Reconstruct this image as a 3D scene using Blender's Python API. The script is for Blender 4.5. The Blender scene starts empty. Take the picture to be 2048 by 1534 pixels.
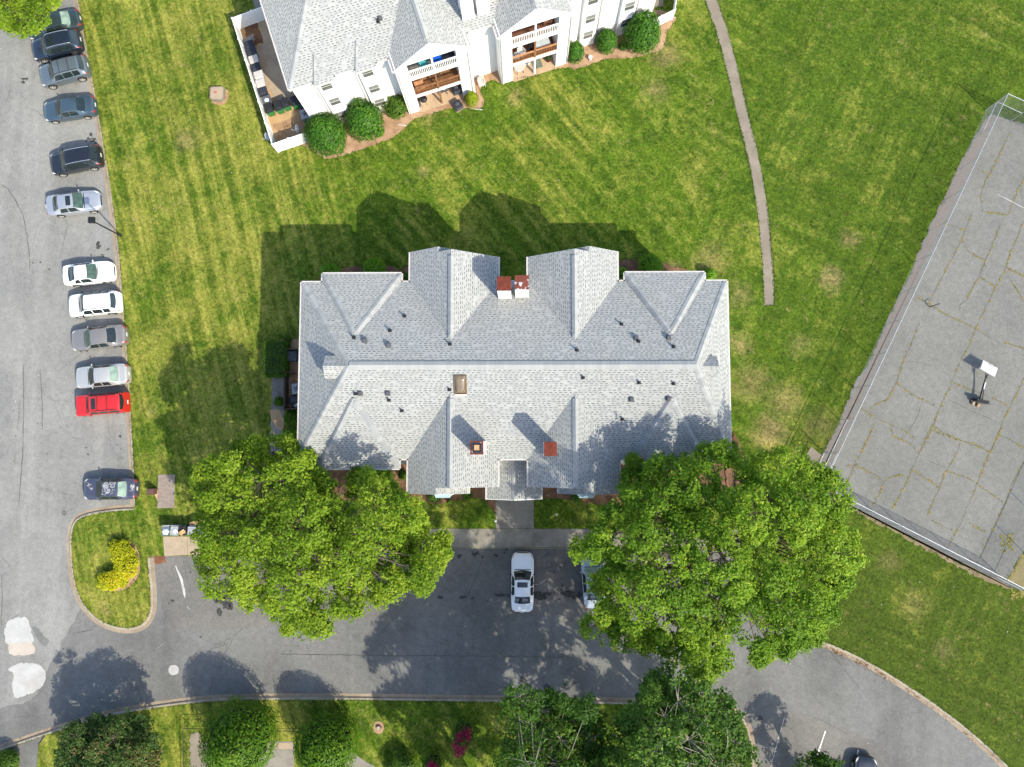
import bpy, bmesh, math, random
import numpy as np
from mathutils import Vector, Matrix
random.seed(11)
rng = np.random.default_rng(11)
S = bpy.context.scene
COL = S.collection
PI = math.pi

# ------------------------------------------------------------------ camera
CAM_H, FPX, NAD = 64.0, 1560.0, (1050.0, 890.0)
_d = np.array([NAD[0]-1024, -(NAD[1]-767), -FPX]); _d /= np.linalg.norm(_d)
_z = -_d; _x = np.array([1., 0, 0])-_z*_z[0]; _x /= np.linalg.norm(_x); _y = np.cross(_z, _x)
CM = np.stack([_x, _y, _z])
cam = bpy.data.cameras.new('camera'); cam.lens = FPX/2048*36; cam.sensor_width = 36
cam.clip_start = 0.5; cam.clip_end = 3000
co = bpy.data.objects.new('camera', cam); COL.objects.link(co)
co.matrix_world = Matrix.Translation((0, 0, CAM_H)) @ Matrix(CM.tolist()).to_4x4()
S.camera = co

# ------------------------------------------------------------------ light
SUN_EL = math.radians(43.6)
SHX, SHY = -0.692, 0.722                  # direction in which shadows fall
w = bpy.data.worlds.new('World'); S.world = w; w.use_nodes = True
nt = w.node_tree; nt.nodes.clear()
sky = nt.nodes.new('ShaderNodeTexSky'); sky.sky_type = 'NISHITA'; sky.sun_disc = False
sky.sun_elevation = SUN_EL
sky.sun_rotation = math.atan2(-SHX, -SHY)
sky.air_density = 1.0; sky.dust_density = 1.5; sky.ozone_density = 1.0
bg = nt.nodes.new('ShaderNodeBackground'); bg.inputs['Strength'].default_value = 0.15
wo = nt.nodes.new('ShaderNodeOutputWorld')
nt.links.new(sky.outputs[0], bg.inputs[0]); nt.links.new(bg.outputs[0], wo.inputs[0])
sun = bpy.data.lights.new('sun', 'SUN'); sun.energy = 3.0; sun.angle = math.radians(0.55)
sun.color = (1.0, 0.935, 0.775)
so = bpy.data.objects.new('sun', sun); COL.objects.link(so)
so.rotation_euler = Vector((SHX*math.cos(SUN_EL), SHY*math.cos(SUN_EL), -math.sin(SUN_EL))).to_track_quat('-Z', 'Y').to_euler()
so.location = (40, -40, 60)
S.view_settings.view_transform = 'Standard'; S.view_settings.look = 'None'
S.view_settings.exposure = 1.26; S.view_settings.gamma = 1.0
S.view_settings.use_curve_mapping = False
S.render.engine = 'CYCLES'
S.cycles.max_bounces = 6; S.cycles.diffuse_bounces = 3; S.cycles.transparent_max_bounces = 6

# ------------------------------------------------------------------ helpers
def at(u, v, z=0.0):
    c = CM @ np.array([u-1024.0, -(v-767.0), -FPX]); t = (z-CAM_H)/c[2]
    return Vector((c[0]*t, c[1]*t, z))

def pts(l, z=0.0):
    return [at(u, v, z) for u, v in l]

class G:
    """collects faces of one mesh"""
    def __init__(s): s.v = []; s.f = []; s.m = []; s.uv = []
    def add(s, vs, fs, mi=0, uv=None):
        o = len(s.v); s.v += [tuple(p) for p in vs]
        for k, f in enumerate(fs):
            s.f.append([o+i for i in f]); s.m.append(mi); s.uv.append(uv[k] if uv else None)
        return s
    def box(s, c, d, rz=0.0, mi=0, M=None, taper=1.0):
        x, y, z = d[0]/2, d[1]/2, d[2]/2; t = taper
        vs = [(-x, -y, -z), (x, -y, -z), (x, y, -z), (-x, y, -z), (-x*t, -y*t, z), (x*t, -y*t, z), (x*t, y*t, z), (-x*t, y*t, z)]
        R = M if M is not None else Matrix.Rotation(rz, 3, 'Z')
        vs = [R @ Vector(p)+Vector(c) for p in vs]
        return s.add(vs, [(3, 2, 1, 0), (4, 5, 6, 7), (0, 1, 5, 4), (1, 2, 6, 5), (2, 3, 7, 6), (3, 0, 4, 7)], mi)
    def span(s, a, b, w, h, mi=0, up=(0, 0, 1)):
        """bar of width w, height h from a to b"""
        a = Vector(a); b = Vector(b); d = b-a; L = d.length
        if L < 1e-6: return s
        ex = d/L; u = Vector(up)
        ey = u.cross(ex)
        if ey.length < 1e-4: ey = Vector((0, 1, 0)).cross(ex)
        ey.normalize(); ez = ex.cross(ey)
        M = Matrix((ex, ey, ez)).transposed()
        return s.box((a+b)/2, (L, w, h), M=M, mi=mi)
    def prism(s, poly, z0, z1, mi=0, top_only=False):
        n = len(poly); p = [(q[0], q[1]) for q in poly]
        ar = sum(p[i][0]*p[(i+1) % n][1]-p[(i+1) % n][0]*p[i][1] for i in range(n))
        if ar < 0: p.reverse()
        vs = [(x, y, z1) for x, y in p]
        fs = [tuple(range(n))]
        if not top_only:
            vs += [(x, y, z0) for x, y in p]
            fs += [(i, n+i, n+(i+1) % n, (i+1) % n) for i in range(n)] + [tuple(range(2*n-1, n-1, -1))]
        return s.add(vs, fs, mi)
    def tube(s, path, rad, n=6, mi=0, cap=True):
        path = [Vector(p) for p in path]
        if not hasattr(rad, '__len__'): rad = [rad]*len(path)
        vs = []; ex = None
        for i, p in enumerate(path):
            d = (path[min(i+1, len(path)-1)]-path[max(i-1, 0)]).normalized()
            if ex is None:
                ex = d.orthogonal().normalized()
            ex = (ex-d*ex.dot(d)).normalized(); ey = d.cross(ex)
            for k in range(n):
                a = 2*PI*k/n; vs.append(p+(ex*math.cos(a)+ey*math.sin(a))*rad[i])
        fs = []
        for i in range(len(path)-1):
            for k in range(n):
                fs.append((i*n+k, i*n+(k+1) % n, (i+1)*n+(k+1) % n, (i+1)*n+k))
        if cap:
            fs.append(tuple(range(n-1, -1, -1))); o = (len(path)-1)*n; fs.append(tuple(range(o, o+n)))
        return s.add(vs, fs, mi)
    def lathe(s, prof, c=(0, 0, 0), n=16, mi=0, M=None):
        """prof: list of (r, z) swept round z"""
        vs = []; c = Vector(c)
        for r, z in prof:
            for k in range(n):
                a = 2*PI*k/n; p = Vector((r*math.cos(a), r*math.sin(a), z))
                vs.append((M @ p if M is not None else p)+c)
        fs = []
        for i in range(len(prof)-1):
            for k in range(n):
                fs.append((i*n+k, i*n+(k+1) % n, (i+1)*n+(k+1) % n, (i+1)*n+k))
        fs.append(tuple(range(n-1, -1, -1))); o = (len(prof)-1)*n; fs.append(tuple(range(o, o+n)))
        return s.add(vs, fs, mi)
    def ell(s, c, r, nu=12, nv=8, mi=0, M=None):
        pr = []
        vs = []; c = Vector(c)
        for j in range(nv+1):
            th = PI*j/nv
            for k in range(nu):
                a = 2*PI*k/nu
                p = Vector((r[0]*math.sin(th)*math.cos(a), r[1]*math.sin(th)*math.sin(a), -r[2]*math.cos(th)))
                vs.append((M @ p if M is not None else p)+c)
        fs = [(j*nu+k, j*nu+(k+1) % nu, (j+1)*nu+(k+1) % nu, (j+1)*nu+k) for j in range(nv) for k in range(nu)]
        return s.add(vs, fs, mi)
    def build(s, name, mats, parent=None, smooth=False, sharp=None, **kw):
        me = bpy.data.meshes.new(name)
        me.from_pydata(s.v, [], s.f)
        if not isinstance(mats, (list, tuple)): mats = [mats]
        for m in mats: me.materials.append(m)
        if len(mats) > 1: me.polygons.foreach_set('material_index', s.m)
        if any(u is not None for u in s.uv):
            lay = me.uv_layers.new(name='UVMap'); k = 0
            for f, u in zip(s.f, s.uv):
                for i in range(len(f)):
                    lay.data[k].uv = u[i] if u else (0, 0); k += 1
        if smooth or sharp is not None:
            me.polygons.foreach_set('use_smooth', [True]*len(me.polygons))
            if sharp is not None: me.set_sharp_from_angle(angle=math.radians(sharp))
        me.validate(); me.update()
        return link(name, me, parent, **kw)

def link(name, me, parent=None, loc=None, rz=None):
    o = bpy.data.objects.new(name, me); COL.objects.link(o)
    if parent is not None: o.parent = parent
    if loc is not None: o.location = loc
    if rz is not None: o.rotation_euler = (0, 0, rz)
    return o

def tag(o, label, cat, group=None, kind=None):
    o['label'] = label; o['category'] = cat
    if group: o['group'] = group
    if kind: o['kind'] = kind
    return o

def thing(name, label, cat, loc=(0, 0, 0), rz=0.0, group=None):
    o = bpy.data.objects.new(name, None); COL.objects.link(o); o.empty_display_size = 0.3
    o.location = loc; o.rotation_euler = (0, 0, rz)
    return tag(o, label, cat, group)

def struct(o, kind='structure'):
    o['kind'] = kind; return o

def dup(o, parent=None):
    c = o.copy(); COL.objects.link(c)
    if parent is not None: c.parent = parent
    for ch in list(o.children): dup(ch, c)
    return c

# ------------------------------------------------------------------ materials
class N:
    def __init__(s, name):
        s.mat = bpy.data.materials.new(name); s.mat.use_nodes = True
        s.t = s.mat.node_tree; s.t.nodes.clear()
        s.out = s.n('ShaderNodeOutputMaterial')
        s.tc = None
    def n(s, typ, **kw):
        x = s.t.nodes.new(typ)
        for k, v in kw.items(): setattr(x, k, v)
        return x
    def set(s, sock, v):
        if isinstance(v, bpy.types.NodeSocket): s.t.links.new(v, sock)
        elif isinstance(v, (tuple, list)):
            sock.default_value = (*v, 1.0) if (len(v) == 3 and len(sock.default_value) == 4) else v
        else: sock.default_value = v
    def coord(s, which='Object'):
        if s.tc is None: s.tc = s.n('ShaderNodeTexCoord')
        return s.tc.outputs[which]
    def pos(s):
        return s.n('ShaderNodeNewGeometry').outputs['Position']
    def noise(s, vec, scale, detail=4, rough=0.55, out='Fac', dist=0.0):
        x = s.n('ShaderNodeTexNoise'); s.set(x.inputs['Vector'], vec)
        x.inputs['Scale'].default_value = scale; x.inputs['Detail'].default_value = detail
        x.inputs['Roughness'].default_value = rough; x.inputs['Distortion'].default_value = dist
        return x.outputs[out]
    def mapping(s, vec, scale=(1, 1, 1), rot=(0, 0, 0), loc=(0, 0, 0)):
        x = s.n('ShaderNodeMapping'); s.set(x.inputs['Vector'], vec)
        x.inputs['Scale'].default_value = scale; x.inputs['Rotation'].default_value = rot; x.inputs['Location'].default_value = loc
        return x.outputs[0]
    def ramp(s, fac, lo, hi, a=0.0, b=1.0):
        x = s.n('ShaderNodeMapRange'); x.interpolation_type = 'SMOOTHSTEP'
        s.set(x.inputs['Value'], fac)
        for k, v in (('From Min', lo), ('From Max', hi), ('To Min', a), ('To Max', b)): s.set(x.inputs[k], v)
        return x.outputs[0]
    def mix(s, fac, a, b, mode='MIX'):
        x = s.n('ShaderNodeMix', data_type='RGBA', blend_type=mode)
        s.set(x.inputs[0], fac); s.set(x.inputs[6], a); s.set(x.inputs[7], b)
        return x.outputs[2]
    def math(s, op, a, b=0.0, c=None):
        x = s.n('ShaderNodeMath', operation=op); s.set(x.inputs[0], a); s.set(x.inputs[1], b)
        if c is not None: s.set(x.inputs[2], c)
        return x.outputs[0]
    def vmath(s, op, a, b):
        x = s.n('ShaderNodeVectorMath', operation=op); s.set(x.inputs[0], a); s.set(x.inputs[1], b)
        return x.outputs['Value'] if op in ('DISTANCE', 'LENGTH', 'DOT_PRODUCT') else x.outputs[0]
    def sep(s, vec):
        x = s.n('ShaderNodeSeparateXYZ'); s.set(x.inputs[0], vec); return x.outputs
    def comb(s, x_, y_, z_=0.0):
        x = s.n('ShaderNodeCombineXYZ'); s.set(x.inputs[0], x_); s.set(x.inputs[1], y_); s.set(x.inputs[2], z_); return x.outputs[0]
    def white(s, vec):
        x = s.n('ShaderNodeTexWhiteNoise', noise_dimensions='3D'); s.set(x.inputs['Vector'], vec); return x.outputs['Value']
    def vor(s, vec, scale, feature='F1', out='Distance', rand=1.0):
        x = s.n('ShaderNodeTexVoronoi', feature=feature); s.set(x.inputs['Vector'], vec)
        x.inputs['Scale'].default_value = scale; x.inputs['Randomness'].default_value = rand
        return x.outputs[out]
    def bump(s, h, strength=0.3, dist=0.02):
        x = s.n('ShaderNodeBump'); s.set(x.inputs['Height'], h)
        x.inputs['Strength'].default_value = strength; x.inputs['Distance'].default_value = dist
        return x.outputs[0]
    def bsdf(s, col, rough=0.8, bump=None, metal=0.0, spec=0.3, coat=0.0, **kw):
        b = s.n('ShaderNodeBsdfPrincipled')
        s.set(b.inputs['Base Color'], col); s.set(b.inputs['Roughness'], rough)
        s.set(b.inputs['Metallic'], metal); s.set(b.inputs['Specular IOR Level'], spec)
        s.set(b.inputs['Coat Weight'], coat); b.inputs['Coat Roughness'].default_value = 0.06
        if bump is not None: s.set(b.inputs['Normal'], bump)
        s.t.links.new(b.outputs[0], s.out.inputs[0])
        return b

def lin(r, g, b):
    f = lambda c: c/12.92 if c <= 0.04045 else ((c+0.055)/1.055)**2.4
    return (f(r/255), f(g/255), f(b/255))

def simple(name, col, rough=0.8, var=0.25, scale=3.0, bump=0.15, bscale=30, metal=0.0, spec=0.3, coat=0.0, dirt=None):
    m = N(name); p = m.coord()
    n1 = m.noise(p, scale, 5, 0.6)
    c2 = tuple(c*(1-var) for c in col); c1 = tuple(min(1, c*(1+var*0.6)) for c in col)
    c = m.mix(m.ramp(n1, 0.3, 0.7), c2, c1)
    if dirt: c = m.mix(m.ramp(m.noise(p, scale*0.6, 6, 0.7), 0.5, 0.72, 0, 0.7), c, dirt)
    b = m.bump(m.noise(p, bscale, 3), bump, 0.01) if bump else None
    m.bsdf(c, rough, b, metal, spec, coat)
    return m.mat

MT = {}
# grass ---------------------------------------------------------------
def grass_mat():
    m = N('lawn_grass'); p0 = m.pos(); x, y, z = m.sep(p0)
    p = m.mapping(p0, rot=(0.35, 0.2, math.radians(27)))
    fine = m.noise(p, 4.6, 6, 0.78, dist=0.5); mid = m.noise(p, 0.75, 5, 0.68, dist=0.4); big = m.noise(p, 0.10, 4, 0.55); tuft = m.noise(p, 2.0, 5, 0.72, dist=0.6); clump = m.noise(p, 0.32, 5, 0.62, dist=0.5)
    def streaks(ang, sc, st):
        q = m.mapping(m.mapping(p0, rot=(0, 0, math.radians(ang))), (1, st, 1))
        return m.noise(q, sc, 4, 0.62)
    s1 = streaks(-15, 1.45, 0.05); s2 = streaks(-40, 1.1, 0.07); s3 = streaks(24, 0.95, 0.045); s4 = streaks(-62, 0.9, 0.06)
    st = m.mix(m.ramp(x, -19, -10), s1, s2); st = m.mix(m.ramp(x, 8, 20), st, m.mix(m.ramp(m.noise(p0, 0.09, 3, .5), .42, .58), s3, s4))
    streak = m.ramp(st, 0.34, 0.68, -0.5, 0.5)
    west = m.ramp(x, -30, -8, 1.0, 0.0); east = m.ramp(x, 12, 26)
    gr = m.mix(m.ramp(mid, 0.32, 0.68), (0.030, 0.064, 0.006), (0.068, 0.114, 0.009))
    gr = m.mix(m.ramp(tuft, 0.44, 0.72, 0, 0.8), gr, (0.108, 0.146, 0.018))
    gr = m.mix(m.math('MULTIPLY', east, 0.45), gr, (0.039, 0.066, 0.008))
    se = m.math('MULTIPLY', m.ramp(x, 6, 16), m.ramp(y, -2, -12)); gr = m.mix(m.math('MULTIPLY', se, 0.55), gr, (0.043, 0.059, 0.010))  # olive turf in the south-east, also darkened in place of lens vignetting
    dry = m.math('ADD', m.math('MULTIPLY', clump, 1.12), m.math('MULTIPLY', m.ramp(tuft, 0.3, 0.7, -1, 1), 0.13))
    dry = m.math('ADD', dry, m.math('ADD', m.math('MULTIPLY', west, 0.22), m.math('MULTIPLY', streak, m.math('MULTIPLY_ADD', east, -0.17, 0.34))))
    dry = m.math('ADD', dry, m.math('MULTIPLY', m.ramp(big, 0.35, 0.65, -1, 1), 0.10))
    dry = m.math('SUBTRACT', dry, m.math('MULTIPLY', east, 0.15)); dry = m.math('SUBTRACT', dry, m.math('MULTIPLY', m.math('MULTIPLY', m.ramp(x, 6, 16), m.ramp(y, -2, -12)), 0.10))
    gr = m.mix(m.ramp(dry, 0.40, 1.08, 0, 0.92), gr, m.mix(m.ramp(mid, 0.35, 0.65), (0.150, 0.165, 0.024), (0.214, 0.200, 0.042)))
    straw = m.math('MULTIPLY', m.ramp(m.noise(p, 1.3, 6, 0.75, dist=0.5), 0.54, 0.72), m.ramp(m.noise(p, 0.28, 4, 0.6), 0.44, 0.64))
    gr = m.mix(m.math('MULTIPLY', straw, 0.72), gr, (0.225, 0.170, 0.072))
    spots = [(1662, 560, 1.1, .9), (1540, 868, 1.8, .9), (1600, 690, 1.0, .5), (375, 280, 1.1, .7), (1480, 690, 1.0, .7), (1345, 545, 1.0, .7), (1030, 195, .8, .6), (845, 340, .6, .6),
             (925, 15, .6, .5), (1330, 110, 1.4, .8), (860, 230, .8, .6), (757, 1453, .4, .6), (208, 1220, .5, .7), (1890, 1300, .7, .5), (1310, 180, 1.2, .6), (300, 820, .5, .5), (1700, 480, .7, .7), (1500, 765, 2.0, .55), (1570, 805, 1.8, .6), (1640, 850, 1.5, .5), (1420, 520, 1.6, .55), (1480, 590, 1.2, .5), (1780, 1120, 1.0, .4), (1830, 1210, 1.2, .4)]
    acc = None; wob = m.math('MULTIPLY', m.noise(p, 0.9, 6, 0.75), 2.6)
    for u, v, r, k in spots:
        q = at(u, v, 0)
        d = m.math('ADD', m.vmath('DISTANCE', p0, tuple(q)), wob)
        f = m.ramp(d, r*0.3+0.7, r+1.9, k, 0.0)
        acc = f if acc is None else m.math('MAXIMUM', acc, f)
    gr = m.mix(m.math('MULTIPLY', acc, m.ramp(tuft, 0.25, 0.65, 0.25, 0.95)), gr, (0.225, 0.160, 0.078))
    sv_ = m.math('MULTIPLY_ADD', streak, 0.26, 1.0); gr = m.mix(1.0, gr, m.comb(sv_, sv_, sv_), 'MULTIPLY')
    g2 = m.noise(p, 11, 4, 0.85, dist=0.4)
    v = m.math('ADD', m.ramp(fine, 0.30, 0.70, 0.50, 1.50), m.ramp(g2, 0.3, 0.7, -0.30, 0.30))
    gr = m.mix(1.0, gr, m.comb(v, v, v), 'MULTIPLY')
    h = m.math('ADD', fine, m.math('MULTIPLY', mid, 1.0))
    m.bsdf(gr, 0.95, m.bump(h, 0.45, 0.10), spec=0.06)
    return m.mat
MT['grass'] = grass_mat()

def asphalt_mat(name, c1, c2, wear, scale=1.0, crack=True, streak=0.0, spots=0.25):
    m = N(name); p = m.pos(); x, y, z = m.sep(p)
    big = m.noise(p, 0.16*scale, 5, 0.6); mid = m.noise(p, 0.8, 5, 0.65); fine = m.noise(p, 24, 3, 0.8); gr = m.noise(p, 70, 2, 0.8)
    c = m.mix(m.ramp(big, 0.30, 0.68), c1, c2)
    c = m.mix(m.ramp(mid, 0.52, 0.78, 0, 0.5), c, wear)
    st = m.noise(m.mapping(p, (0.9, 0.06, 1)), 0.55, 4, 0.6)
    if streak: c = m.mix(m.ramp(st, 0.42, 0.66, 0, streak), c, tuple(q*1.22 for q in c2))
    sp = m.vor(p, 1.1, 'F1'); sz = m.white(m.vor(p, 1.1, 'F1', 'Position'))
    dark = m.ramp(m.math('ADD', sp, m.math('MULTIPLY', fine, 0.05)), 0.03, 0.07, 1.0, 0.0)
    dark = m.math('MULTIPLY', dark, m.math('GREATER_THAN', sz, 1-spots))
    c = m.mix(m.math('MULTIPLY', dark, 0.55), c, (0.02, 0.02, 0.022))
    pr_ = m.mapping(p, rot=(0.3, 0.2, 0.6)); sp7 = m.noise(pr_, 7, 4, 0.85); sp2 = m.noise(pr_, 2.2, 5, 0.7, dist=0.4)
    v = m.math('ADD', m.ramp(fine, 0.3, 0.7, 0.84, 1.16), m.math('ADD', m.ramp(sp7, 0.3, 0.7, -0.14, 0.14), m.ramp(sp2, 0.3, 0.7, -0.10, 0.10)))
    c = m.mix(1.0, c, m.comb(v, v, v), 'MULTIPLY')
    if crack:
        cr = m.vor(m.mapping(p, (1, 1, 1)), 0.13, 'DISTANCE_TO_EDGE')
        wob = m.math('MULTIPLY', m.noise(p, 1.6, 5, 0.7), 0.035)
        line = m.ramp(m.math('ABSOLUTE', m.math('SUBTRACT', m.math('ADD', cr, wob), 0.022)), 0.0008, 0.0030, 1.0, 0.0)
        keep = m.ramp(m.noise(p, 0.22, 3, 0.6), 0.50, 0.62)
        c = m.mix(m.math('MULTIPLY', m.math('MULTIPLY', line, keep), 0.5), c, (0.035, 0.035, 0.036))
    m.bsdf(c, 0.9, m.bump(m.math('ADD', fine, gr), 0.25, 0.012), spec=0.2)
    return m.mat
MT['road'] = asphalt_mat('road_asphalt', (0.099, 0.098, 0.093), (0.143, 0.141, 0.133), (0.16, 0.155, 0.142), streak=0.35)
MT['lot'] = asphalt_mat('lot_asphalt', (0.150, 0.149, 0.140), (0.206, 0.203, 0.188), (0.215, 0.204, 0.176), streak=0.45)
MT['bay'] = asphalt_mat('bay_asphalt', (0.100, 0.096, 0.090), (0.150, 0.142, 0.130), (0.165, 0.150, 0.128), spots=0.4)
MT['court'] = asphalt_mat('court_asphalt', (0.132, 0.131, 0.119), (0.158, 0.156, 0.142), (0.144, 0.138, 0.121), crack=False, spots=0.08)

def concrete_mat(name, a, b, stain, sscale=0.8):
    m = N(name); p = m.pos()
    c = m.mix(m.ramp(m.noise(p, 0.9, 5, 0.6), 0.3, 0.7), a, b)
    c = m.mix(m.ramp(m.noise(p, sscale, 6, 0.7), 0.48, 0.74, 0, 0.75), c, stain)
    f = m.noise(p, 22, 4, 0.75); v = m.ramp(f, 0.3, 0.7, 0.86, 1.14)
    c = m.mix(1.0, c, m.comb(v, v, v), 'MULTIPLY')
    m.bsdf(c, 0.9, m.bump(f, 0.2, 0.01), spec=0.2)
    return m.mat
MT['kerb'] = concrete_mat('kerb_concrete', (0.24, 0.205, 0.155), (0.31, 0.275, 0.215), (0.15, 0.115, 0.085))
MT['gutter_pan'] = concrete_mat('gutter_concrete', (0.225, 0.175, 0.125), (0.285, 0.23, 0.165), (0.16, 0.12, 0.085))
MT['walk'] = concrete_mat('walk_concrete', (0.17, 0.155, 0.13), (0.23, 0.21, 0.175), (0.10, 0.088, 0.075), 0.5)
MT['path'] = concrete_mat('path_concrete', (0.165, 0.140, 0.105), (0.225, 0.192, 0.148), (0.115, 0.098, 0.078), 0.45)
MT['pad'] = concrete_mat('pad_concrete', (0.28, 0.22, 0.155), (0.36, 0.285, 0.20), (0.20, 0.15, 0.10))
MT['patio'] = concrete_mat('patio_concrete', (0.36, 0.25, 0.155), (0.42, 0.30, 0.19), (0.25, 0.17, 0.10))
MT['patch'] = concrete_mat('patch_concrete', (0.325, 0.32, 0.305), (0.385, 0.378, 0.36), (0.29, 0.27, 0.24), 0.5)
MT['pinkpatch'] = concrete_mat('warm_patch_concrete', (0.36, 0.315, 0.265), (0.40, 0.35, 0.295), (0.32, 0.275, 0.23), 0.6)
MT['darkpatch'] = concrete_mat('dull_patch', (0.13, 0.132, 0.125), (0.155, 0.155, 0.145), (0.11, 0.11, 0.10), 0.6)
MT['straw'] = concrete_mat('pine_straw', (0.25, 0.150, 0.085), (0.37, 0.245, 0.150), (0.17, 0.098, 0.055), 1.6)
MT['mulch'] = concrete_mat('brown_mulch', (0.085, 0.048, 0.028), (0.17, 0.092, 0.052), (0.24, 0.14, 0.075), 0.9)
MT['clay'] = concrete_mat('red_clay', (0.13, 0.055, 0.03), (0.20, 0.085, 0.045), (0.08, 0.04, 0.025), 1.6)
MT['sandy'] = concrete_mat('sandy_soil', (0.34, 0.215, 0.11), (0.42, 0.28, 0.15), (0.20, 0.115, 0.055), 1.0)
MT['paint'] = concrete_mat('faded_paint', (0.36, 0.36, 0.345), (0.44, 0.44, 0.42), (0.2, 0.2, 0.19), 2.0)
MT['paint_white'] = concrete_mat('stall_paint', (0.55, 0.53, 0.49), (0.62, 0.60, 0.56), (0.4, 0.38, 0.35), 2.0)
MT['stain'] = simple('oil_stain', (0.046, 0.043, 0.041), 0.75, 0.45, 4)
MT['crack'] = simple('crack_dark', (0.078, 0.077, 0.072), 0.9, 0.3, 4)
MT['weed'] = simple('crack_weeds', (0.165, 0.150, 0.030), 0.9, 0.5, 6)
MT['weed_dry'] = simple('crack_weeds_dry', (0.20, 0.145, 0.042), 0.9, 0.5, 6)

# roof shingles --------------------------------------------------------
def shingle_mat():
    m = N('roof_shingles'); uv = m.coord('UV'); u, v, _ = m.sep(uv)
    EX, TW = 0.165, 0.345
    vr = m.math('DIVIDE', v, EX); row = m.math('FLOOR', vr); fv = m.math('FRACT', vr)
    off = m.white(m.comb(row, 3.3, 0.0))
    ur = m.math('ADD', m.math('DIVIDE', u, TW), m.math('MULTIPLY', off, 7.0))
    cell = m.math('FLOOR', ur); fu = m.math('FRACT', ur)
    r = m.white(m.comb(cell, row, 1.0)); r2 = m.white(m.comb(cell, row, 5.0)); r3 = m.white(m.comb(cell, row, 9.0))
    big = m.noise(uv, 0.35, 4, 0.6)
    base = m.mix(r2, (0.272, 0.281, 0.278), (0.345, 0.350, 0.336))
    base = m.mix(m.ramp(big, 0.35, 0.7, 0, 0.35), base, (0.30, 0.292, 0.265))
    tab = m.math('GREATER_THAN', r, 0.16)
    low = m.ramp(fv, 0.30, 0.44, 1.0, 0.0)
    hw = m.math('MULTIPLY_ADD', r3, 0.18, 0.20)
    edge = m.ramp(m.math('SUBTRACT', hw, m.math('ABSOLUTE', m.math('SUBTRACT', fu, 0.5))), -0.03, 0.05)
    dash = m.math('MULTIPLY', m.math('MULTIPLY', tab, low), edge)
    tone = m.math('MULTIPLY', dash, m.math('MULTIPLY_ADD', r2, 0.45, 0.50))
    c = m.mix(tone, base, (0.075, 0.083, 0.085))
    g = m.noise(uv, 60, 2, 0.8); vv = m.ramp(g, 0.3, 0.7, 0.86, 1.14)
    c = m.mix(1.0, c, m.comb(vv, vv, vv), 'MULTIPLY')
    h = m.math('SUBTRACT', m.math('MULTIPLY', tab, 0.5), m.math('MULTIPLY', fv, 1.0))
    m.bsdf(c, 0.92, m.bump(h, 0.30, 0.02), spec=0.12).inputs['Diffuse Roughness'].default_value = 0.45
    return m.mat
MT['shingle'] = shingle_mat()
def cap_mat():
    m = N('ridge_cap_shingle'); a = m.n('ShaderNodeAttribute', attribute_name='tint').outputs['Fac']
    c = m.mix(a, (0.245, 0.255, 0.255), (0.325, 0.332, 0.322))
    g = m.noise(m.coord(), 25, 3, 0.8); vv = m.ramp(g, 0.3, 0.7, 0.85, 1.15)
    m.bsdf(m.mix(1.0, c, m.comb(vv, vv, vv), 'MULTIPLY'), 0.9, spec=0.12).inputs['Diffuse Roughness'].default_value = 0.45
    return m.mat
MT['cap'] = cap_mat()

def siding_mat(name, col, course=0.11):
    m = N(name); p = m.coord(); x, y, z = m.sep(p)
    f = m.math('FRACT', m.math('DIVIDE', z, course))
    n = m.noise(p, 1.2, 5, 0.6)
    c = m.mix(m.ramp(n, 0.35, 0.75, 0, 0.16), col, tuple(q*0.82 for q in col))
    c = m.mix(m.math('MULTIPLY', m.math('GREATER_THAN', f, 0.90), 0.22), c, (0.3, 0.3, 0.3))
    m.bsdf(c, 0.55, m.bump(m.math('SUBTRACT', 1.0, f), 0.4, 0.02), spec=0.3)
    return m.mat
MT['siding'] = siding_mat('white_siding', (0.74, 0.735, 0.72))
MT['trim'] = simple('white_trim', (0.74, 0.735, 0.715), 0.5, 0.08, 2, 0.05)
MT['gutter'] = simple('white_gutter', (0.46, 0.43, 0.40), 0.4, 0.12, 2, 0)
MT['fascia'] = simple('brown_fascia', (0.16, 0.075, 0.05), 0.6, 0.2, 3)
MT['rust'] = simple('rusty_metal', (0.125, 0.030, 0.018), 0.85, 0.35, 4, 0.2, spec=0.15, dirt=(0.08, 0.026, 0.018))
def peel():
    m = N('peeling_rust'); p = m.coord()
    f = m.noise(m.mapping(p, loc=(1.4, 0.6, 0.3)), 1.9, 6, 0.7)
    c = m.mix(m.ramp(f, 0.53, 0.56), (0.125, 0.030, 0.018), (0.40, 0.41, 0.42))
    m.bsdf(c, 0.7); return m.mat
MT['peel'] = peel()
MT['black'] = simple('black_plastic', (0.018, 0.018, 0.02), 0.55, 0.3, 5, 0.1)
MT['blackmetal'] = simple('black_metal', (0.022, 0.022, 0.024), 0.45, 0.2, 5, 0.05, metal=0.3)
MT['ventgrey'] = simple('vent_grey', (0.075, 0.078, 0.085), 0.6, 0.25, 5, 0.1)
MT['steel'] = simple('galvanised_steel', (0.50, 0.51, 0.52), 0.45, 0.2, 6, 0.05, metal=0.55)
MT['wire'] = simple('chain_link_wire', (0.22, 0.225, 0.23), 0.6, 0.2, 6, 0, metal=0.3)
MT['amber'] = simple('amber_skylight', (0.15, 0.108, 0.06), 0.08, 0.2, 1.5, 0, spec=0.6, coat=0.8)
MT['bronze'] = simple('bronze_frame', (0.10, 0.065, 0.04), 0.5, 0.2, 4)
MT['bluemetal'] = simple('pale_blue_metal_roof', (0.30, 0.42, 0.48), 0.5, 0.15, 2, 0.05, metal=0.1)
MT['wood'] = simple('brown_deck_wood', (0.225, 0.105, 0.045), 0.75, 0.35, 3, 0.2)
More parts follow.
